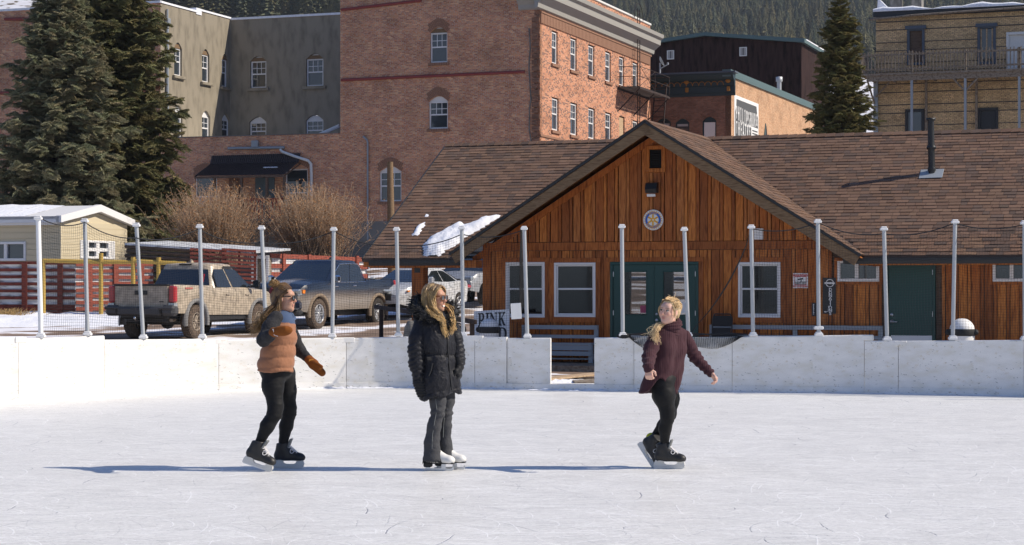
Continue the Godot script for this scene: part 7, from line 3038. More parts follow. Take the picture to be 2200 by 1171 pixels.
	tg.prism(PackedVector2Array([Vector2(-0.09,0),Vector2(0.09,0),Vector2(-0.05,0.085)]),-0.02,0.02,Transform3D(Basis.IDENTITY,Vector3(-0.25,1.86,0)))
	part(o,"aerial_fin",tg,M.paint_tan)
	boxpart(o,"window_sticker",Vector3(-0.735,1.30,0.54),Vector3(-0.715,1.58,0.60),mat("sticker_red",Color(0.5,0.02,0.04),0.5),Basis(Vector3.BACK,-0.38))
	for side in [-1.0,1.0]: boxpart(o,"rocker_guard",Vector3(-0.9,0.43,0.80 * side - 0.05),Vector3(1.0,0.54,0.80 * side + 0.05),M.trim_black)
	for side in [-1.0,1.0]:
		tg = MB.new()
		tg.bbox(Vector3(2.62,0.90,0.62 * side),Vector3(0.2,0.16,0.34),0.04)
		part(o,"headlight",tg,M.lamp_clear)
	tg = MB.new()
	tg.bbox(Vector3(2.72,0.62,0),Vector3(0.24,0.28,1.7),0.07)
	part(o,"front_bumper",tg,M.paint_tan)

func dark_pickup() -> void:
	var turn = Basis(Vector3.UP,PI / 2 - deg_to_rad(23.5 + 180.0))
	var o = thing("pickup_truck","dark navy four door pickup truck, lower half grey with road dust, facing the rink","pickup truck")
	var s = {"x0": -2.95,"x1": 2.88,"wheels": [-1.80,1.87],"arch": 0.50,"axle": 0.42,"sill_y": 0.50,
		"sill": [[-2.95,0.66],[-1.2,0.54],[1.2,0.52],[2.4,0.46],[2.88,0.50]],
		"top": [[-2.95,1.42],[-1.15,1.40],[-1.12,1.36],[1.0,1.34],[1.2,1.36],[2.2,1.30],[2.6,1.22],[2.88,1.02]],
		"half": [[-2.95,0.96],[-2.7,1.0],[1.8,1.02],[2.5,0.98],[2.88,0.84]],
		"crown": [[-2.95,0.0],[-1.1,0.0],[1.0,0.02],[1.6,0.09],[2.5,0.08],[2.88,0.05]],
		"belt": 1.30,"roof": 1.97,"rear_base": -1.10,"rear_top": -0.90,"ws_base": 1.38,"ws_top": 0.50,"cab_half": 0.955,"roof_half": 0.76}
	# its left flank faces the rink side of the picture
	var front = lot_point(681,56.5)
	o.transform = Transform3D(turn,front - turn * Vector3(1.87,0,-0.90))
	var side0 = -1.0
	part(o,"body",body_shell(s),M.paint_navy)
	part(o,"cab",cab_shell(s),M.paint_navy_clean)
	part(o,"windscreen",end_glass(s,true,0.07,0.90,0.86,0.70),M.dark_glass)
	part(o,"rear_window",end_glass(s,false,0.10,0.86,0.80,0.68),M.dark_glass)
	for side in [-1.0,1.0]:
		var g1 = [[0.065,0.10],[0.06,0.80],[0.10,0.90],[0.42,0.90],[0.44,0.08]]
		var g2 = [[0.475,0.08],[0.46,0.90],[0.83,0.88],[0.90,0.52],[0.93,0.08]]
		part(o,"side_window",side_glass(s,g1,side),M.dark_glass)
		part(o,"side_window",side_glass(s,g2,side),M.dark_glass)
		# chrome round the windows
		var mb = MB.new()
		var path = []
		for q in [[0.93,0.05],[0.915,0.52],[0.84,0.91],[0.46,0.93],[0.10,0.93],[0.045,0.80],[0.05,0.06],[0.5,0.035],[0.93,0.05]]: path.append(house_point(s,q[0],q[1],side) + Vector3(0,0,0.014 * side))
		mb.tube(path,0.014,5)
		part(o,"window_chrome",mb,M.chrome)
		for w in s.wheels:
			part(o,"wheel_arch",arch_lip(s,side,w,0.035),M.dust)
			wheel(o,Vector3(w,0.42,0.86 * side),0.42,0.28,0.275,6,side,M.tyre_muddy if w > 0 else M.tyre,M.alloy)
		for p in [[-0.22,1.22],[0.88,1.20]]: door_handle(o,Vector3(p[0],p[1],0.985 * side),M.chrome)
		var mp = Vector3(1.02,1.36,0.94 * side)
		mirror(o,mp,side,M.chrome)
		boxpart(o,"fender_badge",Vector3(1.15,1.19,0.985 * side - 0.01),Vector3(1.55,1.25,0.985 * side + 0.012),M.chrome)
		for gx in [-1.12,0.05,1.15]: if side < 0: pickup_bed_line(o,s,gx,M.trim_black)
		var hl = MB.new()
		hl.bbox(Vector3(2.74,1.02,0.70 * side),Vector3(0.26,0.20,0.40),0.05)
		var h = part(o,"headlight",hl,M.lamp_clear)
		boxpart(h,"indicator",Vector3(2.58,1.0,(0.86 if side > 0 else -0.935)),Vector3(2.74,1.10,(0.935 if side > 0 else -0.86)),M.lamp_amber)
		hl = MB.new()
		hl.bbox(Vector3(-2.93,1.18,0.90 * side),Vector3(0.14,0.42,0.14),0.03)
		part(o,"tail_light",hl,M.tail_red)
		hl = MB.new()
		hl.bbox(Vector3(-2.32,0.36,0.86 * side),Vector3(0.03,0.34,0.28),0.01)
		part(o,"mud_flap",hl,M.tyre)
	var mb2 = MB.new()
	mb2.bbox(Vector3(2.90,1.0,0),Vector3(0.10,0.34,1.02),0.04)
	var gr = part(o,"grille",mb2,M.trim_black)
	boxpart(gr,"grille_bar",Vector3(2.94,0.97,-0.5),Vector3(2.965,1.03,0.5),M.chrome)
	mb2 = MB.new()
	mb2.bbox(Vector3(2.86,0.66,0),Vector3(0.30,0.30,1.86),0.08)
	part(o,"front_bumper",mb2,M.paint_navy_clean)
	mb2 = MB.new()
	mb2.bbox(Vector3(2.80,0.47,0),Vector3(0.34,0.14,1.8),0.05)
	part(o,"lower_valance",mb2,M.trim_black)
	mb2 = MB.new()
	mb2.bbox(Vector3(0,0.46,0),Vector3(5.2,0.22,1.2),0.04)
	part(o,"chassis",mb2,M.trim_black)
	mb2 = MB.new()
	mb2.prism(PackedVector2Array([Vector2(-0.09,0),Vector2(0.09,0),Vector2(-0.05,0.085)]),-0.02,0.02,Transform3D(Basis.IDENTITY,Vector3(-0.55,2.0,0)))
	part(o,"aerial_fin",mb2,M.trim_black)
	# seat backs that show through the windscreen are dark; bed cover
	boxpart(o,"bed_cover",Vector3(-2.9,1.425,-0.86),Vector3(-1.15,1.44,0.86),M.trim_black)

func white_sedan() -> void:
	var turn = Basis(Vector3.UP,PI / 2 - deg_to_rad(24.0 + 180.0))
	var o = thing("sedan","white four door sedan behind the porch post, facing the rink","car")
	var s = {"x0": -2.42,"x1": 2.42,"wheels": [-1.40,1.42],"arch": 0.36,"axle": 0.33,"sill_y": 0.28,
		"sill": [[-2.42,0.42],[-1.0,0.26],[1.0,0.24],[2.0,0.26],[2.42,0.34]],
		"top": [[-2.42,1.02],[-1.7,1.06],[-0.5,1.00],[1.0,0.96],[1.9,0.86],[2.25,0.74],[2.42,0.60]],
		"half": [[-2.42,0.70],[-2.1,0.86],[-1.0,0.92],[1.2,0.92],[2.0,0.86],[2.42,0.62]],
		"crown": [[-2.42,0.03],[-1.0,0.04],[1.2,0.06],[2.42,0.05]],
		"belt": 0.97,"roof": 1.46,"rear_base": -1.95,"rear_top": -0.85,"ws_base": 1.22,"ws_top": 0.30,"cab_half": 0.85,"roof_half": 0.60}
	var rear = lot_point(982,63.5)
	o.transform = Transform3D(turn,rear - turn * Vector3(-1.40,0,-0.80))
	part(o,"body",body_shell(s),M.paint_white)
	part(o,"cab",cab_shell(s),M.paint_white)
	part(o,"windscreen",end_glass(s,true,0.05,0.95,0.78,0.56),M.dark_glass)
	part(o,"rear_window",end_glass(s,false,0.08,0.92,0.74,0.54),M.dark_glass)
	for side in [-1.0,1.0]:
		part(o,"side_window",side_glass(s,[[0.17,0.12],[0.16,0.62],[0.22,0.90],[0.48,0.92],[0.50,0.10]],side),M.dark_glass)
		part(o,"side_window",side_glass(s,[[0.525,0.10],[0.51,0.92],[0.80,0.88],[0.93,0.12]],side),M.dark_glass)
		for w in s.wheels:
			wheel(o,Vector3(w,0.33,0.80 * side),0.33,0.22,0.235,5,side,M.tyre,M.alloy)
		mirror(o,Vector3(0.92,0.99,0.86 * side),side,M.paint_white)
		for p in [[-0.75,0.86],[0.30,0.84]]: door_handle(o,Vector3(p[0],p[1],0.90 * side),M.paint_white)
		for gx in [-0.98,-0.06,0.98]: if side < 0: pickup_bed_line(o,s,gx,M.trim_black)
		var mb = MB.new()
		mb.bbox(Vector3(2.20,0.72,0.66 * side),Vector3(0.42,0.10,0.30),0.04,Transform3D(Basis(Vector3.UP,0.25 * side),Vector3(0.08,0,0.1 * side)))
		var h = part(o,"headlight",mb,M.lamp_clear)
		boxpart(h,"indicator",Vector3(2.0,0.70,0.80 if side > 0 else -0.845),Vector3(2.15,0.745,0.845 if side > 0 else -0.80),M.lamp_amber)
		mb = MB.new()
		mb.bbox(Vector3(-2.32,0.86,0.66 * side),Vector3(0.26,0.12,0.32),0.04)
		part(o,"tail_light",mb,M.tail_red)
		mb = MB.new()
		mb.bbox(Vector3(2.36,0.44,0.55 * side),Vector3(0.12,0.10,0.26),0.04)
		part(o,"fog_lamp",mb,M.chrome)
	var mb3 = MB.new()
	mb3.bbox(Vector3(2.42,0.52,0),Vector3(0.10,0.24,0.9),0.04)
	part(o,"grille",mb3,M.trim_black)
	mb3 = MB.new()
	mb3.bbox(Vector3(0,0.26,0),Vector3(3.9,0.12,1.4),0.03)
	part(o,"chassis",mb3,M.trim_black)

func silver_car() -> void:
	# only its tail shows between the sedan and the cabin wall
	var turn = Basis(Vector3.UP,PI / 2 - deg_to_rad(200.0))
	var o = thing("sport_utility_car","silver high tailed car showing its dark rear window beside the cabin wall","car")
	var s = {"x0": -2.30,"x1": 2.35,"wheels": [-1.35,1.40],"arch": 0.42,"axle": 0.37,"sill_y": 0.34,
		"sill": [[-2.3,0.50],[-1.0,0.34],[1.2,0.32],[2.35,0.45]],
		"top": [[-2.3,1.12],[-1.0,1.10],[1.0,1.08],[1.9,1.02],[2.35,0.80]],
		"half": [[-2.3,0.84],[-2.0,0.92],[1.4,0.93],[2.35,0.72]],
		"crown": [[-2.3,0.02],[1.2,0.05],[2.35,0.05]],
		"belt": 1.08,"roof": 1.72,"rear_base": -2.15,"rear_top": -1.80,"ws_base": 1.15,"ws_top": 0.35,"cab_half": 0.87,"roof_half": 0.68}
	o.transform = Transform3D(turn,lot_point(1030,68.0) + turn * Vector3(0.3,0,0))
	part(o,"body",body_shell(s),M.paint_silver)
	part(o,"cab",cab_shell(s),M.paint_silver)
	part(o,"windscreen",end_glass(s,true,0.05,0.95,0.78,0.60),M.dark_glass)
	for side in [-1.0,1.0]:
		part(o,"side_window",side_glass(s,[[0.08,0.15],[0.09,0.90],[0.48,0.92],[0.49,0.10]],side),M.dark_glass)
		part(o,"side_window",side_glass(s,[[0.52,0.10],[0.51,0.92],[0.82,0.88],[0.92,0.12]],side),M.dark_glass)
		for w in s.wheels: wheel(o,Vector3(w,0.37,0.80 * side),0.37,0.24,0.24,5,side,M.tyre,M.alloy)
		var mb = MB.new()
		mb.bbox(Vector3(2.28,0.86,0.62 * side),Vector3(0.2,0.16,0.3),0.05)
		part(o,"headlight",mb,M.lamp_clear)
		mb = MB.new()
		mb.lathe([Vector2(0,0.02),Vector2(0.09,0.02),Vector2(0.10,-0.02)],14,Transform3D(Basis(Vector3.BACK,-PI / 2),Vector3(2.36,0.58,0.62 * side)))
		part(o,"fog_lamp",mb,M.trim_black)
	var mb4 = MB.new()
	mb4.bbox(Vector3(2.30,0.60,0),Vector3(0.2,0.25,0.7),0.05)
	part(o,"grille",mb4,M.trim_black)
	mb4 = MB.new()
	mb4.bbox(Vector3(-0.3,1.76,0),Vector3(1.6,0.06,1.1),0.02)
	part(o,"roof_rack",mb4,M.trim_black)


# ---- smooth bodies: a field of tapered bones and ellipsoids,meshed by surface nets ----
func bone(a: Vector3,b: Vector3,ra: float,rb: float) -> Array:
	return [0,a,b,ra,rb]

func lump(c: Vector3,r: Vector3,b := Basis.IDENTITY) -> Array:
	return [1,c,r,b]

func chain(path: Array,radii: Array) -> Array:
	var o := []
	for i in path.size() - 1: o.append(bone(path[i],path[i + 1],radii[i],radii[i + 1]))
	return o

func surf(mb: MB,bones: Array,cell: float,k: float,opts := {}) -> void:
	var lo := Vector3.ONE * 1e6
	var hi := -lo
	var boxes := []
	var pad: float = cell * 3.0 + k * 0.6
	for q in bones:
		var a: Vector3
		var b: Vector3
		if q[0] == 0:
			var r: float = maxf(q[3],q[4])
			a = q[1].min(q[2]) - Vector3.ONE * r
			b = q[1].max(q[2]) + Vector3.ONE * r
		else:
			var e := Vector3.ZERO
			for i in 3:
				var w: Vector3 = q[3][i] * q[2][i]
				e += w.abs()
			a = q[1] - e
			b = q[1] + e
		a -= Vector3.ONE * pad
		b += Vector3.ONE * pad
		boxes.append([a,b])
		lo = lo.min(a)
		hi = hi.max(b)
	var nx := int((hi.x - lo.x) / cell) + 2
	var ny := int((hi.y - lo.y) / cell) + 2
	var nz := int((hi.z - lo.z) / cell) + 2
	var D := PackedFloat32Array()
	D.resize(nx * ny * nz)
	D.fill(1.0)
	var sy := nx
	var sz := nx * ny
	for n in bones.size():
		var q: Array = bones[n]
		var i0 := Vector3i((boxes[n][0] - lo) / cell)
		var i1 := Vector3i((boxes[n][1] - lo) / cell)
		i1 = i1.min(Vector3i(nx - 1,ny - 1,nz - 1))
		if q[0] == 0:
			var a: Vector3 = q[1]
			var ab: Vector3 = q[2] - a
			var inv: float = 1.0 / maxf(ab.length_squared(),1e-9)
			var ra: float = q[3]
			var dr: float = q[4] - ra
			for z in range(i0.z,i1.z + 1):
				for y in range(i0.y,i1.y + 1):
					var id: int = i0.x + y * sy + z * sz
					var p := Vector3(lo.x + i0.x * cell,lo.y + y * cell,lo.z + z * cell) - a
					for x in range(i0.x,i1.x + 1):
						var t: float = clampf(p.dot(ab) * inv,0.0,1.0)
						var d: float = (p - ab * t).length() - ra - dr * t
						var o: float = D[id]
						var h: float = k - absf(d - o)
						d = minf(d,o)
						if h > 0.0: d -= h * h * 0.25 / k
						D[id] = d
						id += 1
						p.x += cell
		else:
			var c: Vector3 = q[1]
			var r: Vector3 = q[2]
			var bi: Basis = q[3].transposed()
			for z in range(i0.z,i1.z + 1):
				for y in range(i0.y,i1.y + 1):
					var id: int = i0.x + y * sy + z * sz
					for x in range(i0.x,i1.x + 1):
						var p: Vector3 = bi * (Vector3(lo.x + x * cell,lo.y + y * cell,lo.z + z * cell) - c) / r
						var k0: float = p.length()
						var d: float = k0 * (k0 - 1.0) / maxf((p / r).length(),1e-6)
						var o: float = D[id]
						var h: float = k - absf(d - o)
						d = minf(d,o)
						if h > 0.0: d -= h * h * 0.25 / k
						D[id] = d
						id += 1
	if opts.has("cut"):
		var cut: Callable = opts.cut
		for z in nz:
			for y in ny:
				var id: int = y * sy + z * sz
				for x in nx:
					if D[id] < 0.9: D[id] = maxf(D[id],cut.call(lo + Vector3(x,y,z) * cell))
					id += 1
	var ids := {}
	var P := PackedVector3Array()
	var cells := PackedInt32Array()
	var lim := cell * 2.2
	var co := PackedInt32Array([0,1,sy,sy + 1,sz,sz + 1,sz + sy,sz + sy + 1])
	for z in nz - 1:
		for y in ny - 1:
			var id: int = y * sy + z * sz
			for x in nx - 1:
				var v0: float = D[id]
				if v0 < lim and v0 > -lim:
					var m := 0
					for c in 8:
						if D[id + co[c]] < 0.0: m |= 1 << c
					if m != 0 and m != 255:
						var s := Vector3.ZERO
						var n := 0
						for e in [[0,1],[2,3],[4,5],[6,7],[0,2],[1,3],[4,6],[5,7],[0,4],[1,5],[2,6],[3,7]]:
							var a: int = e[0]
							var b: int = e[1]
							if ((m >> a) & 1) != ((m >> b) & 1):
								var da: float = D[id + co[a]]
								var db: float = D[id + co[b]]
								var t: float = da / (da - db)
								var pa := Vector3(a & 1,(a >> 1) & 1,a >> 2)
								var pb := Vector3(b & 1,(b >> 1) & 1,b >> 2)
								s += pa.lerp(pb,t)
								n += 1
						ids[id] = P.size()
						P.append(lo + (Vector3(x,y,z) + s / n) * cell)
						cells.append(id)
				id += 1
	var T := PackedInt32Array()
	for id in cells:
		for ax in 3:
			var st: int = [1,sy,sz][ax]
			var u: int = [sy,sz,1][ax]
			var v: int = [sz,1,sy][ax]
			var d0: float = D[id]
			var d1: float = D[id + st]
			if (d0 < 0.0) == (d1 < 0.0): continue
			if not (ids.has(id - u) and ids.has(id - v) and ids.has(id - u - v)): continue
			var q := [ids[id],ids[id - u],ids[id - u - v],ids[id - v]]
			if d0 >= 0.0: q = [q[0],q[3],q[2],q[1]]
			T.append_array([q[0],q[1],q[2],q[0],q[2],q[3]])
	var N := normals_of(P,T)
	if opts.has("push"):
		var f: Callable = opts.push
		for i in P.size(): P[i] += N[i] * f.call(P[i],N[i])
		N = normals_of(P,T)
	var colored: bool = opts.has("color")
	var cf: Callable = opts.get("color",func(_p,_n): return Color.WHITE)
	var cols := PackedColorArray()
	if colored:
		mb.colored = true
		for i in P.size(): cols.append(cf.call(P[i],N[i]))
	for i in range(0,T.size(),3):
		var a := T[i]
		var b := T[i + 1]
		var c := T[i + 2]
		mb.v.append(P[a]); mb.v.append(P[c]); mb.v.append(P[b])
		mb.n.append(N[a]); mb.n.append(N[c]); mb.n.append(N[b])
		if colored:
			mb.c.append(cols[a]); mb.c.append(cols[c]); mb.c.append(cols[b])
		else:
			for q in 3: mb.c.append(mb.col)

func normals_of(P: PackedVector3Array,T: PackedInt32Array) -> PackedVector3Array:
	var N := PackedVector3Array()
	N.resize(P.size())
	for i in range(0,T.size(),3):
		var f := (P[T[i + 1]] - P[T[i]]).cross(P[T[i + 2]] - P[T[i]])
		for q in 3: N[T[i + q]] += f
	for i in N.size(): N[i] = N[i].normalized()
	return N

const PD := 18.3   # the skaters' distance

func J(px: float,py: float,dz := 0.0) -> Vector3:
	return at(px,py,PD - dz)

func px_of(p: Vector3) -> Vector2:
	return Vector2(CX - p.x / p.z * F,HY + (p.y - EYE) / p.z * F)


# ---- the skaters ----
func people_materials() -> void:
	var sk = mat("skin",Color.WHITE,0.5,0.0,0.4)
	sk.vertex_color_use_as_albedo = true
	sk.subsurf_scatter_enabled = true
	sk.subsurf_scatter_strength = 0.12
	var weave = noise_tex(512,0.22,[[0.0,grey(0.72)],[1.0,grey(1.0)]],91)
	var folds = noise_tex(512,0.03,[[0.0,grey(0)],[1.0,grey(1)]],92)
	var add = func(called: String,c: Color,rough: float,sc: float,cm: float) -> StandardMaterial3D:
		var m = mat(called,c,rough,0.0,0.3)
		skin_on(m,weave,Vector3.ONE * sc)
		relief(m,folds,cm)
		m.rim_enabled = true
		m.rim = 0.25
		return m
	add.call("vest",Color.WHITE,0.75,3.0,0.12).vertex_color_use_as_albedo = true
	add.call("leggings",Color(0.012,0.0125,0.014),0.62,2.0,0.08)
	add.call("sleeve_charcoal",Color(0.038,0.038,0.042),0.85,3.0,0.3)
	add.call("mitten_suede",Color(0.27,0.085,0.016),0.85,3.0,0.2)
	add.call("parka",Color(0.021,0.022,0.029),0.5,3.0,0.3)
	add.call("glove_black",Color(0.02,0.021,0.024),0.6,3.0,0.2)
	add.call("denim",Color(0.080,0.082,0.090),0.85,3.0,0.25)
	var kn = add.call("knit",Color(0.082,0.036,0.045),0.92,4.0,0.8)
	var ribs = Image.create(64,64,false,Image.FORMAT_L8)
	for y in 64:
		for x in 64: ribs.set_pixel(x,y,grey(0.5 + 0.5 * sin(TAU * x / 16.0) * (0.8 + 0.2 * sin(TAU * y / 8.0))))
	kn.heightmap_texture = ImageTexture.create_from_image(ribs)
	kn.uv1_scale = Vector3(14,14,14)
	kn.heightmap_scale = 0.22
	var hair = mat("hair",Color.WHITE,0.45,0.0,0.5)
	hair.vertex_color_use_as_albedo = true
	mat("fur",Color(0.011,0.0115,0.013),0.7)
	mat("boot_black",Color(0.012,0.012,0.013),0.5)
	mat("boot_white",Color(0.74,0.73,0.70),0.4)
	mat("holder_white",Color(0.62,0.62,0.60),0.4)
	mat("laces",Color(0.70,0.69,0.70),0.8)
	mat("tongue_grey",Color(0.16,0.17,0.17),0.8)
	var le = mat("lens",Color(0.02,0.022,0.025),0.05,0.0,0.8)
	le.clearcoat_enabled = true
	mat("tortoise",Color(0.16,0.055,0.015),0.3)
	mat("sock_yellow",Color(0.55,0.55,0.02),0.8)
	mat("scrunchie",Color(0.10,0.012,0.022),0.9)
	mat("tag_orange",Color(0.62,0.28,0.03),0.7)
	mat("eye",Color(0.6,0.6,0.58),0.2)
	mat("iris",Color(0.03,0.045,0.05),0.15)
	mat("teeth",Color(0.75,0.73,0.68),0.3)
	mat("pom",Color(0.45,0.37,0.26),0.9)

func head_frame(c: Vector3,yaw: float,pitch: float,roll: float) -> Transform3D:
	# x forward,y up,z to the wearer's right; yaw 0 looks to the right of the picture,positive towards the camera
	return Transform3D(Basis(Vector3.UP,-yaw) * Basis(Vector3.BACK,pitch) * Basis(Vector3.RIGHT,roll),c)

func head_bones(x: Transform3D,s := 1.0,smile := 1.0) -> Array:
	var b = x.basis
	var L3 = func(ce: Vector3,r: Vector3) -> Array: return lump(x * (ce * s),r * s,b)
	var C2 = func(p: Vector3,q: Vector3,ra: float,rb: float) -> Array: return bone(x * (p * s),x * (q * s),ra * s,rb * s)
	var o = [L3.call(Vector3(-0.018,0.038,0),Vector3(0.096,0.088,0.074)),L3.call(Vector3(0.030,-0.030,0),Vector3(0.060,0.082,0.060)),
		C2.call(Vector3(0.02,-0.078,0.03),Vector3(0.066,-0.098,0.008),0.026,0.018),C2.call(Vector3(0.02,-0.078,-0.03),Vector3(0.066,-0.098,-0.008),0.026,0.018),
		C2.call(Vector3(0.062,0.034,0.026),Vector3(0.062,0.034,-0.026),0.024,0.024),
		L3.call(Vector3(0.058,-0.030,0.036),Vector3(0.028,0.022,0.022)),L3.call(Vector3(0.058,-0.030,-0.036),Vector3(0.028,0.022,0.022)),
		C2.call(Vector3(-0.03,-0.06,0),Vector3(-0.052,-0.20,0),0.048,0.055)]
	return o

func face_bones(x: Transform3D,s := 1.0) -> Array:
	var C2 = func(p: Vector3,q: Vector3,ra: float,rb: float) -> Array: return bone(x * (p * s),x * (q * s),ra * s,rb * s)
	var L3 = func(ce: Vector3,r: Vector3) -> Array: return lump(x * (ce * s),r * s,x.basis)
	return [C2.call(Vector3(0.089,0.012,0),Vector3(0.110,-0.026,0),0.007,0.0105),C2.call(Vector3(0.098,-0.032,0.009),Vector3(0.098,-0.032,-0.009),0.008,0.008),
		C2.call(Vector3(0.086,-0.056,0.018),Vector3(0.086,-0.056,-0.018),0.0085,0.0085),C2.call(Vector3(0.083,-0.074,0.014),Vector3(0.083,-0.074,-0.014),0.010,0.010),
		L3.call(Vector3(-0.008,-0.008,0.074),Vector3(0.020,0.032,0.009)),L3.call(Vector3(-0.008,-0.008,-0.074),Vector3(0.020,0.032,0.009))]

func skin_color(x: Transform3D,base: Color,s := 1.0) -> Callable:
	var inv = x.affine_inverse()
	return func(p: Vector3,_n: Vector3) -> Color:
		var q: Vector3 = (inv * p) / s
		var c = base
		if q.length() > 0.2: return c
		var lips = exp(-pow((q.y + 0.064) / 0.013,2.0) - pow(q.z / 0.022,2.0)) * smoothstep(0.075,0.085,q.x)
		c = c.lerp(Color(0.36,0.10,0.09),0.75 * lips)
		var cheek = exp(-pow((q.y + 0.028) / 0.02,2.0) - pow((absf(q.z) - 0.042) / 0.02,2.0)) * smoothstep(0.03,0.06,q.x)
		c = c.lerp(Color(base.r,base.g * 0.62,base.b * 0.55),0.45 * cheek)
		var nose = exp(-pow((q.y + 0.03) / 0.015,2.0) - pow(q.z / 0.014,2.0)) * smoothstep(0.095,0.11,q.x)
		c = c.lerp(Color(base.r,base.g * 0.62,base.b * 0.55),0.5 * nose)
		var brow = exp(-pow((q.y - 0.030 + absf(q.z) * 0.08) / 0.0045,2.0)) * smoothstep(0.010,0.016,absf(q.z)) * smoothstep(0.052,0.045,absf(q.z)) * smoothstep(0.06,0.07,q.x)
		return c.lerp(Color(0.13,0.075,0.04),0.75 * brow)

func add_eyes(o: Node3D,x: Transform3D,s: float) -> void:
	for z in [-0.031,0.031]:
		var mb = MB.new()
		mb.ball(Vector3.ZERO,Vector3(0.012,0.0095,0.0145) * s,12,Transform3D(x.basis,x * (Vector3(0.0815,0.006,z) * s)))
		var e = part(o,"eye",mb,M.eye)
		mb = MB.new()
		mb.ball(Vector3.ZERO,Vector3(0.005,0.0075,0.0075) * s,10,Transform3D(x.basis,x * (Vector3(0.0915,0.006,z * 0.98) * s)))
		part(e,"iris",mb,M.iris)
		mb = MB.new()
		var path = []
		for k in 7:
			var t = k / 6.0 - 0.5
			path.append(x * (Vector3(0.0925 - 0.05 * t * t,0.014 - 0.016 * t * t,z + t * 0.034) * s))
		mb.tube(path,0.0028,5)
		part(e,"lashes",mb,M.boot_black)

func add_smile(o: Node3D,x: Transform3D,s: float,open := 0.0) -> void:
	var mb = MB.new()
	mb.bbox(Vector3.ZERO,Vector3(0.010,0.009 + open,0.036) * s,0.003,Transform3D(x.basis,x * (Vector3(0.0865,-0.064 - open * 0.3,0) * s)))
	part(o,"teeth",mb,M.teeth)

func strands(mb: MB,n: int,ctrl: Array,jitter: Array,r: RandomNumberGenerator,c0: Color,c1: Color,w0 := 0.0045) -> void:
	# locks that follow control points,each point with its own scatter; colour runs from root to tip
	for i in n:
		var p = []
		for k in ctrl.size():
			var j: float = jitter[k]
			p.append(ctrl[k] + Vector3(r.randfn(0,j),r.randfn(0,j),r.randfn(0,j)))
		var g = r.randf_range(0.65,1.35)
		var steps = 12
		var prev: Vector3 = p[0]
		var m = p.size() - 1
		var wave = r.randf() * TAU
		for s in range(1,steps + 1):
			var t = float(s) / steps * m
			var q = mini(int(t),m - 1)
			var f = t - q
			var a: Vector3 = p[maxi(q - 1,0)]
			var d: Vector3 = p[mini(q + 2,m)]
			var v: Vector3 = p[q].cubic_interpolate(p[q + 1],a,d,f)
			v += Vector3(sin(wave + t * 3.1),cos(wave * 1.7 + t * 2.3),sin(wave * 2.3 + t * 2.7)) * 0.0026 * t
			var u = float(s) / steps
			mb.paint(c0.lerp(c1,smoothstep(0.1,0.9,u)) * g)
			string_to(mb,prev,v,w0 * (1.0 - 0.75 * u))
			prev = v

